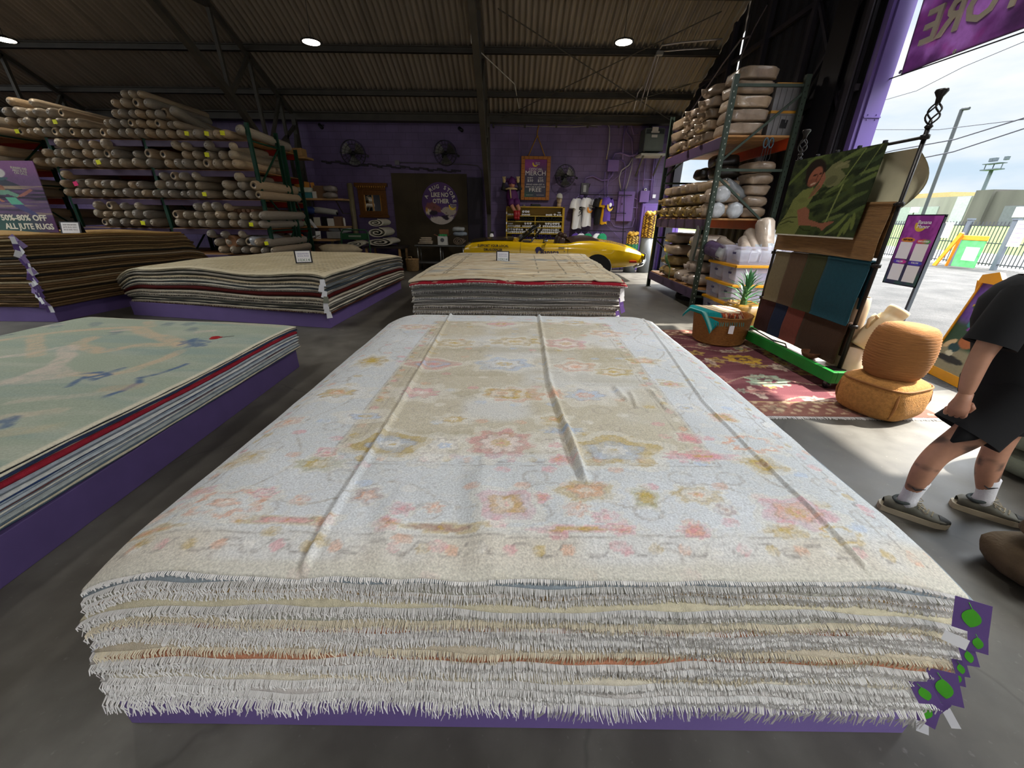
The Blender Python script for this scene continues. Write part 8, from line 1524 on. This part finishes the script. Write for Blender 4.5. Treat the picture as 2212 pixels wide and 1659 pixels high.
# colourful barrier boards by the fence
p = at_x(2086, 560, 18.0); t = thing('sandwich_board', 'green board with an orange top standing by the fence', 'sign board', (18.0, p.y, -.045)); MB().box((0, 0, .55), (.05, .85, 1.0)).build('board', mat('board_green', '#4f9c5c', var=.35, scale=5), t); MB().box((0, 0, 1.13), (.08, .9, .18), .02).build('orange_top', mat('board_orange', '#d9861c'), t); MB().box((0, -.1, .55), (.056, .5, .5)).build('print', mat('board_pale', '#a8bfae', var=.3, scale=8), t)
p = at_x(2040, 560, 17.8); t = thing('orange_frame', 'orange A-frame leg leaning by the fence', 'barrier', (17.8, p.y, -.045)); b = MB(); b.bar((0, .3, 0), (.1, -.15, 1.3), .08, .12); b.build('leg', mat('board_orange', '#d9861c'), t); b = MB(); b.bar((.4, .2, 0), (.12, -.15, 1.3), .08, .12); b.build('leg', mat('board_orange', '#d9861c'), t)
# parked white car behind the fence
t = thing('car', 'white parked car seen through the picket fence', 'car', (22.6, 15.2, -.03)); M_wcar = mat('car_white', '#c3c9d3', rough=.25, coat=.6, var=.03); prof = [(-2.2, .35), (-2.25, .7), (-1.5, .92), (-.75, 1.42), (.55, 1.46), (1.5, 1.02), (2.2, .90), (2.28, .55), (2.2, .3)]
b = MB(); yz = [(y, z) for y, z in prof]; b.prism(yz, 1.72, Matrix(((0, 0, 1), (-1, 0, 0), (0, 1, 0))), (-.86, 0, 0)); bd = b.build('body', M_wcar, t); md = bd.modifiers.new('b', 'BEVEL'); md.width = .09; md.segments = 3
b = MB(); b.prism([(-1.35, .95), (-.72, 1.36), (.5, 1.40), (1.3, 1.02)], .02, Matrix(((0, 0, 1), (-1, 0, 0), (0, 1, 0))), (-.885, 0, 0)); b.build('side_window', mat('car_glass', '#3d4c5c', rough=.08, coat=.5), t)
for y in (-1.4, 1.35): w = MB().lathe([(.2, -.1), (.32, -.1), (.33, 0), (.32, .1), (.2, .1)], 26, (-.80, y, .33), RY(PI / 2)).build('wheel', M_rubber, t, True); b = MB(); b.lathe([(0, -.10), (.2, -.09)], 20, (-.82, y, .33), RY(PI / 2)); [b.bar((-.93, y, .33), (-.93, y + .2 * math.cos(k), .33 + .2 * math.sin(k)), .05, .02) for k in np.arange(6) * 1.047]; b.build('hub_cap', mat('hub_grey', '#9a9da3', metal=.5, rough=.3), w)
# pole lights and overhead wires
def X_(px, py, X): return at_x(px, py, X)
t = thing('street_lamp', 'tall thin street lamp with a bent arm against the sky', 'street lamp', X_(2010, 425, 40)); o0 = Vector(t.location); b = MB(); b.tube([Vector((0, 0, -o0.z)), X_(2078, 236, 40) - o0], .14, 8); b.build('pole', mat('pole_grey', '#24272c'), t); b = MB(); b.tube([X_(2078, 236, 40) - o0, X_(2094, 234, 40) - o0], .12, 8); b.build('lamp_arm', mat('pole_grey', '#24272c'), t)
t = thing('floodlight_mast', 'distant floodlight mast with a lamp platform', 'mast', X_(2124, 415, 70)); o0 = Vector(t.location); b = MB(); b.tube([Vector((0, 0, -o0.z)), X_(2143, 365, 70) - o0], .22, 8); b.build('pole', mat('pole_pale', '#3c434c'), t); c0 = X_(2143, 366, 70) - o0; b = MB(); b.span(c0 + Vector((-.6, -1.1, -.1)), c0 + Vector((.6, 1.1, .05))); b.span(c0 + Vector((-.6, -1.1, .7)), c0 + Vector((.6, 1.1, .8))); [b.bar(c0 + Vector((0, y, 0)), c0 + Vector((0, y, .8)), .08, .08) for y in (-1.1, 0, 1.1)]; b.build('platform', mat('pole_pale', '#3c434c'), t)
for k, y in enumerate((-1.3, .1, .6)): MB().box(c0 + Vector((0, y, 1.3)), (.4, .5, .5), .05).build('floodlight', mat('pole_pale', '#3c434c'), t)
for lb, a, c in (('overhead power line crossing the sky lowest and thickest', (1925, 355), (2260, 262)), ('thin overhead wire rising to the right above the thick line', (1930, 325), (2260, 240)), ('thin overhead wire running nearly level', (1880, 280), (2260, 252)), ('short slack wire high in the sky by the door jamb', (1905, 218), (2080, 145))):
 A_, B_ = X_(*a, 24), X_(*c, 24); md_ = (A_ + B_) / 2 - Vector((0, 0, .25)); tag(MB().tube([A_ + (A_ - B_) * .6, A_, md_, B_, B_ + (B_ - A_) * .6], .035 if 'thick' in lb else .018, 5).build('hanging_wire', mat('wire_black', '#2a2c33'), None, True), lb, 'wire', 'overhead wires')
# banner hung across the doorway, seen from behind
def paint_banner(u, v):
 C = np.zeros(u.shape + (3,)) + np.array(hx('#6e4c74')); n1 = fbm(u * 3, v, 5, 3); C = mixc(C, '#8f7098', ss(.4, .75, n1)); C = mixc(C, '#84507f', ss(.5, .8, fbm(u * 3, v, 9, 8)) * .8); C = mixc(C, '#57435e', ss(.5, .25, fbm(u * 3, v, 4, 12)) * .8); return mixc(C, '#4a4248', (np.minimum(v, 1 - v) < .012) | (np.minimum(u, 1 - u) < .005))
BX = 5.2; bl = at_x(1936, 164, BX); Mb = Matrix(((0, 0, 1), (1, 0, 0), (0, 1, 0))); bw, bh = 5.2, 1.5     # local x = +y, local y = up, faces out
t = thing('banner', 'purple vinyl STORE banner hung outside the doorway, lettering seen reversed', 'banner', (BX, bl.y - bw, bl.z)); o = panel('banner_sheet', bw, bh, 160, 60, paint_banner, mat_attr('vinyl_print', rough=.5, var=.08, scale=20), t, Mb, (0, 0, 0), .004, lambda U, V: .006 * np.sin(U * 14) * (1 - V) + .05 * ss(.9, 1, U) * (1 - V)); nt = MATS['vinyl_print'].node_tree; tr = nt.nodes.new('ShaderNodeBsdfTranslucent'); ms = nt.nodes.new('ShaderNodeMixShader'); ms.inputs[0].default_value = .6; pb = nt.nodes['Principled BSDF']; nt.links.new(pb.inputs['Base Color'].links[0].from_socket, tr.inputs[0]); nt.links.new(pb.outputs[0], ms.inputs[1]); nt.links.new(tr.outputs[0], ms.inputs[2]); nt.links.new(ms.outputs[0], nt.nodes['Material Output'].inputs[0]); M_bl = mat('banner_letter', '#cfc8b8', rough=.6)
letters('lettering', 'STORE', .50, M_bl, t, Mb, (.0, bw - .20, .26), depth=.02, align='RIGHT', bold=.008, width=1.35)
MB().tube([(0, -.6, -.03), (0, bw * .5, -.05), (0, bw + .2, -.005)], .008, 5).build('hem_rope', mat('wire_black', '#2a2c33'), t); [MB().lathe([(.012, -.006), (.022, -.006), (.022, .01), (.012, .01)], 12, (0, y, .03), RY(PI / 2)).build('grommet', mat('silver', '#b9bbc0'), t) for y in (bw - .05, bw - .75, bw - 1.5, bw - 2.3)]
for y in (bw - .02, .05): MB().tube([(0, y, bh), (-.05, y, bh + .8)], .008, 5).build('hanging_rope', mat('wire_black', '#2a2c33'), t)
# framed poster stand on the gravel
def paint_stand(u, v):
 C = np.zeros(u.shape + (3,)) + np.array(hx('#8a2f8c')); C = mixc(C, '#b04fb0', ss(.45, .7, fbm(u, v, 6, 2)) * .8); C = mixc(C, '#5a2a68', ss(.55, .3, v)); C = mixc(C, '#2f5f4c', ss(.35, .1, v) * .9); C = mixc(C, '#3a3458', ss(.6, .35, v) * ss(.6, .4, fbm(u, v, 5, 9)) * .8)
 for (x, y, c1, c2) in ((.27, .655, '#e0922c', '#e0922c'), (.73, .64, '#d9483c', '#4fae5c'), (.27, .335, '#5a3fc0', '#d63f9c'), (.73, .33, '#5a3fc0', '#4a4fc4')): m_ = ell(u, v, x, y, .20, .034); C = mixc(C, c1, m_); C = mixc(C, c2, m_ * ss(x - .1, x + .15, u))
 return C
pA, pB = at_x(1910, 608, 5.8), at_x(2043, 466, 5.8); t = thing('poster_stand', 'black framed purple poster on a stand outside on the gravel', 'poster stand', (5.8, pA.y, -.045)); sw, sh = abs(pA.y - at_x(1977, 623, 5.8).y), at_x(1955, 466, 5.8).z - pA.z; z0 = pA.z + .045
panel('printed_sheet', sw, sh, 60, 90, paint_stand, M_print, t, FX, (-.012, 0, z0), .004); b = MB(); [b.bar(p, q, .03, .03) for p, q in (((0, 0, z0), (0, 0, z0 + sh)), ((0, -sw, z0), (0, -sw, z0 + sh)), ((0, .015, z0), (0, -sw - .015, z0)), ((0, .015, z0 + sh), (0, -sw - .015, z0 + sh)))]; b.build('frame', M_black, t)
b = MB(); b.bar((.01, -sw, 0), (.01, -sw, z0 + sh * .9), .035, .05); b.span((-.2, -sw - .25, 0), (.25, -sw + .25, .02)); b.build('stand_post', mat('stand_grey', '#4f5358', rough=.4, metal=.3), t)
for x, y in ((.27, .50), (.73, .485), (.27, .175), (.73, .17)): MB().box((-.019, -sw * x, z0 + sh * y), (.003, sw * .36, sh * .245)).build('white_card', M_white, t)
letters('lettering', 'SHOP ONLINE', .035, M_ink, t, FX, (-.019, -sw * .27, z0 + sh * .645), width=sw * .28); letters('lettering', 'LEAVE A REVIEW', .035, M_white, t, FX, (-.019, -sw * .73, z0 + sh * .63), width=sw * .3)
for x in (.27, .73): letters('lettering', 'FOLLOW', .035, M_white, t, FX, (-.019, -sw * x, z0 + sh * .322), width=sw * .2)
b = MB(); crescent(b, FX, (-.018, -sw * .48, z0 + sh * .87), sw * .17); b.build('crescent_logo', M_ban, t); letters('lettering', 'Banana', .07, M_white, t, FX, (-.021, -sw * .56, z0 + sh * .885)); letters('lettering', 'Manor', .07, M_white, t, FX, (-.021, -sw * .56, z0 + sh * .825))
# yellow framed sandwich board near the doorway
def paint_mardi(u, v):
 C = np.zeros(u.shape + (3,)) + np.array(hx('#5a3a90')); C = mixc(C, '#7a58b0', ss(.4, .7, fbm(u, v, 7, 2)) * .8); C = mixc(C, '#2f4a38', ss(.62, .5, v)); C = mixc(C, '#8d8672', ss(.30, .24, v)); C = mixc(C, '#2a2a2c', ell(u, v, .35, .14, .3, .04)); C = mixc(C, '#a5603c', ell(u, v, .45, .36, .16, .07)); C = mixc(C, '#b06a44', ell(u, v, .42, .45, .05, .05)); C = mixc(C, '#7d3a9c', ell(u, v, .40, .52, .12, .03, .3)); C = mixc(C, '#3c7f8a', ell(u, v, .28, .56, .05, .05)); C = mixc(C, '#cdb08c', ell(u, v, .15, .30, .12, .04, .4)); C = mixc(C, '#25424a', ell(u, v, .28, .27, .12, .05)); C = mixc(C, '#c9c2b0', ell(u, v, .26, .20, .08, .03))
 for k in range(26): a = k / 25; C = mixc(C, ['#c9a52c', '#2c5a2c', '#3c1f6c'][k % 3], ell(u, v, .12 + .5 * a, .74 + .2 * a - .18 * math.sin(PI * a), .022, .016))
 return C
q0 = Vector((5.05, 4.42, -.045)); t = thing('sandwich_board', 'yellow framed sandwich board with a purple carnival print by the doorway', 'sign board', q0); Ms2 = Matrix(((0, 0, -1), (-1, 0, 0), (0, 1, 0))) @ RY(-.25) @ RX(-.16); bw2, bh2 = .64, 1.0; M_yf = mat('board_yellow', '#d99312', rough=.4)
panel('printed_sheet', bw2, bh2, 50, 80, paint_mardi, M_print, t, Ms2, Ms2 @ Vector((0, .09, 0)), .008); b = MB(); b.prism([(-.02, 0), (bw2 + .02, 0), (bw2 + .02, .1), (-.02, .1)], .02, Ms2); b.prism([(-.04, -.01), (.08, -.01), (.08, .06), (-.04, .06)], .05, Ms2); b.prism([(-.02, bh2 + .07), (bw2 + .02, bh2 + .07), (bw2 + .02, bh2 + .13), (bw2 * .75, bh2 + .2), (bw2 * .62, bh2 + .13), (bw2 * .38, bh2 + .13), (bw2 * .25, bh2 + .2), (-.02, bh2 + .15)], .05, Ms2); [b.prism([(x, 0), (x + .02, 0), (x + .02, bh2 + .08), (x, bh2 + .08)], .02, Ms2) for x in (-.02, bw2)]; b.build('front_frame', M_yf, t)
Mr2 = Matrix(((0, 0, -1), (-1, 0, 0), (0, 1, 0))) @ RY(-.25) @ RX(.2); b = MB(); b.prism([(0, 0), (bw2, 0), (bw2, bh2 + .1), (0, bh2 + .1)], .02, Mr2, Ms2 @ Vector((0, 0, 0)) + Vector((.42, 0, 0))); b.build('rear_frame', M_yf, t); letters('lettering', 'GRAS', .13, mat('letter_cream', '#d8cf9c'), t, Ms2, Ms2 @ Vector((.42, .62, .012)), width=.34, bold=.004); letters('lettering', 'BEADS', .10, mat('letter_lime', '#a8bf6c'), t, Ms2, Ms2 @ Vector((.46, .50, .012)), width=.3, bold=.004)
# ================================================================ the passer-by at the right edge
def skin_mesh(name, nodes, edges, m, parent=None, sub=2, root=0):
 """one continuous surface grown around a skeleton: nodes (x, y, z, radius)"""
 me = bpy.data.meshes.new(name); me.from_pydata([n[:3] for n in nodes], edges, []); o = bpy.data.objects.new(name, me); COL.objects.link(o)
 sk = o.modifiers.new('skin', 'SKIN'); sk.use_smooth_shade = True; sk.branch_smoothing = .6
 for k, n in enumerate(nodes):
  v = me.skin_vertices[0].data[k]; r_ = n[3]; v.radius = (r_, r_) if not hasattr(r_, '__len__') else r_; v.use_root = (k == root)
 sb = o.modifiers.new('sub', 'SUBSURF'); sb.levels = sub; sb.render_levels = sub
 dg = bpy.context.evaluated_depsgraph_get(); dg.update(); m2 = bpy.data.meshes.new_from_object(o.evaluated_get(dg)); bpy.data.objects.remove(o)
 m2.materials.clear(); m2.materials.append(m); m2.shade_smooth(); o = bpy.data.objects.new(name, m2); COL.objects.link(o)
 if parent is not None: o.parent = parent
 return o
PB = Vector((2.6, 1.85, 0)); person = thing('person', 'person in a black T-shirt, black shorts and white socks striding by the doorway', 'person', PB)
Q = lambda px, py, Y=1.85: at_y(px, py, Y) - PB
hipR, hipL = Vector((-.02, -.04, .78)), Vector((.16, .12, .78)); pel = Vector((.07, .05, .84))
kR, aR = Vector((-.225, -.02, .43)), Vector((-.235, -.01, .135)); kL, aL = Vector((.185, .04, .42)), Vector((.235, 0.01, .13))
che = Vector((-.06, .07, 1.20)); nk = Vector((-.05, .08, 1.39)); hd = Vector((-.01, .05, 1.57)); shR, shL = Vector((-.24, -.05, 1.29)), Vector((.12, .22, 1.30)); elR, wrR = Vector((-.325, -.07, 1.03)), Vector((-.30, -.07, .815)); elL, wrL = Vector((.24, .27, 1.05)), Vector((.36, .18, .87))
N = [(*pel, .13), (.0, .06, 1.03, .125), (*che, .145), (*nk, .058), (-.03, .065, 1.48, .058), (*hipR, .10), (-.13, -.055, .60, .082), (*kR, .058), (-.245, -.02, .32, .06), (*aR, .036), (*hipL, .10), (.18, .06, .6, .082), (*kL, .058), (.19, .035, .31, .062), (*aL, .037), (*shR, .062), (-.29, -.06, 1.16, .054), (*elR, .043), (-.32, -.07, .93, .041), (*wrR, .029), (*shL, .062), (*elL, .044), (*wrL, .029)]
E_ = [(0, 1), (1, 2), (2, 3), (3, 4), (0, 5), (5, 6), (6, 7), (7, 8), (8, 9), (0, 10), (10, 11), (11, 12), (12, 13), (13, 14), (2, 15), (15, 16), (16, 17), (17, 18), (18, 19), (2, 20), (20, 21), (21, 22)]
M_skin = mat_attr('person_skin', rough=.5, var=.06, scale=30, spec=.4)
body = skin_mesh('body', N, E_, M_skin, person, 3)
# head, hands joined into the same body mesh
hb = MB(); hb.blob(hd, (.085, .10, .118), 26, 18); hb.blob(hd + Vector((.02, -.03, -.055)), (.06, .07, .065), 18, 12)
fdir = Vector((.75, -.66, 0)); fs = Vector((.66, .75, 0))
hb.tube([hd + fdir * .085 + Vector((0, 0, .02)), hd + fdir * .108 + Vector((0, 0, -.02)), hd + fdir * .10 + Vector((0, 0, -.03))], [.009, .013, .009], 8)
for s_ in (-1, 1): hb.blob(hd + fs * s_ * .088 + Vector((0, 0, -.005)), (.015, .015, .032), 10, 8)
def hand(b, w, fwd, side, s=1.0):
 """palm, four curled fingers of different lengths, thumb from the side of the palm; FWD runs from wrist to knuckles"""
 f = fwd.normalized(); sd = (side - f * side.dot(f)).normalized(); pl = f.cross(sd)       # pl: the way the palm faces
 b.tube([w - f * .03, w + f * .01, w + f * .05, w + f * .088], [.027, .031, .040, .036], 14)
 for k, (o, L) in enumerate(((-.030, .88), (-.010, 1.0), (.011, .95), (.031, .76))):
  k0 = w + f * .085 + sd * o * s; L = L * .032
  b.tube([k0 - f * .02, k0 + f * .006 - pl * .004, k0 + f * (L * .7) + pl * .012, k0 + f * (L * .55) + pl * (.012 + L * .8), k0 - f * (L * .1) + pl * (.014 + L * .95), k0 - f * (L * .5) + pl * (.010 + L * .6)], [.010, .0115, .0105, .0095, .009, .0075], 10)
 t0 = w + f * .025 - sd * .030; b.tube([t0, t0 + f * .022 - sd * .016 + pl * .008, t0 + f * .048 - sd * .012 + pl * .024, t0 + f * .066 + sd * .008 + pl * .034], [.013, .0125, .0115, .009], 10)
hand(hb, wrR + Vector((0, 0, -.012)), Vector((.03, .02, -1)), Vector((.75, -.66, 0)) * -1); hand(hb, wrL + Vector((.01, 0, -.01)), Vector((.5, -.2, -.8)), Vector((.7, -.6, 0)))
hbo = hb.build('tmp_hands', M_skin, person, True)
ctx = bpy.context; bm = bmesh.new(); bm.from_mesh(body.data); bm.from_mesh(hbo.data); bm.to_mesh(body.data); bm.free(); bpy.data.objects.remove(hbo); body.data.shade_smooth()
V_ = np.array([v.co[:] for v in body.data.vertices]); C = np.zeros((len(V_), 3)) + np.array(hx('#b4846a')); ink = fbm(V_[:, 0] * 1.3 + V_[:, 1], V_[:, 2], 13, 4); leg = (V_[:, 2] < .62) & (V_[:, 2] > .2)
C = mixc(C, '#4f423c', ss(.52, .64, ink) * leg * .85); C = mixc(C, '#8f5a46', (V_[:, 2] < .82) * (V_[:, 2] > .6) * (V_[:, 0] < -.15) * .35); colors(body, C)
M_eye = mat('eye_white', '#d8d4cc', rough=.2)
for s_ in (-1, 1):
 b = MB(); b.blob(hd + fdir * .082 + fs * s_ * .032 + Vector((0, 0, .018)), (.013, .013, .010), 10, 8); ey = b.build('eye', M_eye, person, True); MB().blob(hd + fdir * .093 + fs * s_ * .032 + Vector((0, 0, .018)), (.006, .006, .006), 8, 6).build('iris', M_ink, ey, True); b = MB(); b.tube([hd + fdir * .088 + fs * (s_ * .032 - .02) + Vector((0, 0, .036)), hd + fdir * .092 + fs * (s_ * .032 + .018) + Vector((0, 0, .038))], .005, 6); b.build('eyebrow', mat('hair_brown', '#2c1d14', rough=.8, var=.3), person)
b = MB(); b.tube([hd + fdir * .085 + fs * -.024 + Vector((0, 0, -.062)), hd + fdir * .098 + Vector((0, 0, -.064)), hd + fdir * .085 + fs * .024 + Vector((0, 0, -.062))], .006, 6); b.build('mouth', mat('lip', '#8a4a40'), person, True)
b = MB(); b.blob(hd + Vector((-.02, .015, .035)), (.094, .105, .098), 24, 16, 1, .02); b.build('hair', mat('hair_brown', '#2c1d14'), person, True)
# clothes
M_tee = mat('tee_black', '#0d0d0f', rough=.9, var=.15, bump=.35, bscale=9); M_sho = mat('shorts_black', '#0a0a0c', rough=.9, var=.15, bump=.4, bscale=10)
b = MB(); rows = [(.80, .06, .05, .215, .15), (.86, .05, .05, .21, .15), (1.0, .0, .06, .20, .15), (1.15, -.05, .07, .21, .16), (1.26, -.06, .07, .22, .16), (1.33, -.06, .075, .19, .125), (1.375, -.055, .08, .11, .085), (1.39, -.05, .08, .075, .07)]
ax = Vector((.73, .68, 0)); ay = Vector((-.68, .73, 0)); b.grid([[Vector((cx, cy, z)) + ax * (rw * math.cos(a) * (1 + .03 * math.sin(5 * a + z * 9))) + ay * (rd * math.sin(a)) for a in np.linspace(0, 2 * PI, 41)] for z, cx, cy, rw, rd in rows]); sh = b.build('t_shirt', M_tee, person, True)
for (s0, e0, k) in ((shR, elR, .80), (shL, elL, .75)):
 b = MB(); d = (e0 - s0); q1 = s0 + d * .3; q2 = s0 + d * k; b.tube([s0 + Vector((.03 if s0 is shR else -.03, .02 if s0 is shR else -.02, .015)), s0 + d * .12, q1 * .55 + q2 * .45, q2], [.085, .088, .090, .094], 20, caps=False); b.tube([q2, q2 - d.normalized() * .01], [.094, .080], 20, caps=False); b.build('sleeve', M_tee, sh, True)
b = MB(); b.box((.09, -.06, 1.22), (.012, .08, .045), .004, RZ(.4)); b.build('chest_patch', mat('patch_gold', '#c9981c'), sh)
b = MB(); b.tube([(.06, .05, .92), (.07, .05, .84), (.07, .05, .74)], [.17, .19, .17], 24); short = b.build('shorts', M_sho, person, True)
for h_, k_, lab in ((hipR, kR, 0), (hipL, kL, 1)):
 b = MB(); d = k_ - h_; d.normalize(); b.tube([h_ + Vector((.02 if lab == 0 else -.02, 0, .06)), h_ + d * .05, h_ + d * .16, h_ + d * .235], [.135, .135, .14, .148], 24, caps=False); b.tube([h_ + d * .235, h_ + d * .22, h_ + d * .1], [.148, .132, .11], 24, caps=False)
 if lab == 0: b.tube([h_ + Vector((-.06, -.03, -.06)), h_ + Vector((-.19, -.05, -.17)), h_ + Vector((-.26, -.06, -.215))], [.08, .045, .010], 14)
 b.build('shorts_leg', M_sho, short, True)
M_sock = mat('sock_white', '#dcdcdf', rough=.9, var=.04, bump=.3, bscale=90); M_shoe = mat('shoe_olive', '#5c5a4e', rough=.6, var=.3, scale=18); M_sole = mat('shoe_sole', '#a89c84', rough=.6); M_toe = mat('shoe_dark', '#23231f', rough=.5)
tdir = Vector((.80, -.60, 0)); tsd = Vector((.60, .80, 0))
for an, kn in ((aR, kR), (aL, kL)):
 up = (kn - an).normalized(); g = Vector((an.x, an.y, 0)); b = MB(); b.tube([g + Vector((0, 0, .06)), an * .9 + g * .1, an, an + up * .06, an + up * .115], [.045, .042, .040, .044, .049], 18); sk = b.build('sock', M_sock, person, True)
 b = MB(); m0 = an + up * .075 + tdir * .0 - tsd * .046; b.tube([m0 - tdir * .024 + up * .006, m0 - tdir * .006 - up * .006, m0 + tdir * .03 + up * .014], [.002, .006, .0015], 6); b.build('sock_mark', M_ink, sk)
 shoe = thing('shoe', 'x', 'shoe', g); 
 for key in ('label', 'category'): del shoe[key]
 shoe.parent = person
 st = [(-.095, .028, .070, .03), (-.075, .042, .085, .026), (-.03, .045, .095, .026), (.03, .046, .092, .026), (.07, .048, .072, .026), (.12, .050, .058, .028), (.165, .044, .050, .034), (.19, .022, .044, .040)]
 b = MB(); b.grid([[tdir * t_ + tsd * (w_ * math.copysign(abs(math.cos(a)) ** .7, math.cos(a))) + Vector((0, 0, zb + (h_ - zb) * (0.5 + .5 * math.copysign(abs(math.sin(a)) ** .7, math.sin(a))))) for a in np.linspace(0, 2 * PI, 25)] for t_, w_, h_, zb in st]); b.build('upper', M_shoe, shoe, True)
 b = MB(); pts = [(-.11, .02), (-.10, .038), (-.03, .047), (.07, .053), (.14, .052), (.185, .035), (.205, .0)]; poly = [(x, y) for x, y in pts] + [(x, -y) for x, y in pts[::-1][1:]]; b.prism(poly, .034, Matrix((tdir, tsd, Vector((0, 0, 1)))).transposed(), (0, 0, .002)); b.build('sole', M_sole, shoe)
 b = MB(); b.grid([[tdir * t_ + tsd * (w_ * 1.03 * math.cos(a)) + Vector((0, 0, .034 + (h_ - .03) * max(0, math.sin(a)) * 1.03)) for a in np.linspace(-.1, PI + .1, 15)] for t_, w_, h_ in ((.15, .047, .053), (.18, .034, .049), (.20, .012, .043))]); b.build('toe_guard', M_toe, shoe, True)
 b = MB(); b.tube([tdir * (.035 * math.cos(a) - .02) + tsd * .043 * math.sin(a) + Vector((0, 0, .096 + .01 * math.cos(a))) for a in np.linspace(0, 2 * PI, 25)], .010, 8); b.build('ankle_collar', mat('shoe_collar', '#39403f', rough=.8), shoe, True)
 b = MB()
 for k in range(5): q = .03 + .02 * k; zc = .094 - .32 * (q - .03); b.tube([tdir * q - tsd * .03 + Vector((0, 0, zc - .006)), tdir * (q + .008) + Vector((0, 0, zc + .006)), tdir * (q + .016) + tsd * .03 + Vector((0, 0, zc - .008))], .0035, 5)
 for s_ in (-1, 1): b.tube([tdir * .03 + Vector((0, 0, .10)), tdir * .05 + tsd * s_ * .035 + Vector((0, 0, .125)), tdir * .075 + tsd * s_ * .05 + Vector((0, 0, .10)), tdir * .03 + Vector((0, 0, .10))], .003, 5); b.tube([tdir * .03 + Vector((0, 0, .10)), tdir * .085 + tsd * s_ * .045 + Vector((0, 0, .07))], .003, 5)
 b.build('lace', mat('lace_tan', '#9a9078'), shoe)
# folded rugs at the right edge
M_fold = mat('fold_brown', '#6a5a44', rough=.95, var=.25, scale=12, bump=.6, bscale=60); M_foldg = mat('fold_sage', '#6a6f60', rough=.95, var=.2, bump=.5, bscale=50)
def fold(label, c, d, m, seed, rz): b = MB(); b.blob((0, 0, 0), (d[0] / 2, d[1] / 2, d[2] / 2), 28, 16, .6, .06, seed=seed); b.blob((-d[0] * .1, -d[1] * .45, d[2] * .05), (d[0] * .42, d[1] * .16, d[2] * .42), 20, 12, .8, .08, seed=seed + 1); o = b.build('folded_rug', m, None, True); o.location = c; o.rotation_euler = (0, 0, rz); return tag(o, label, 'folded rug', 'folded rugs at the right edge')
fold('brown folded rug on the floor behind the person, lower of two', (2.82, 1.36, .085), (.80, .40, .17), M_fold, 3, -.1); fold('brown folded rug on the floor behind the person, upper of two', (2.86, 1.37, .25), (.70, .36, .15), M_fold, 7, -.06)
for k in range(3): fold('sage green folded rug by the person, %s in its heap' % ('lowest', 'middle', 'topmost')[k], (3.76, 2.25, .09 + .175 * k), (.62, .42, .17), M_foldg, 9 + 3 * k, .2)
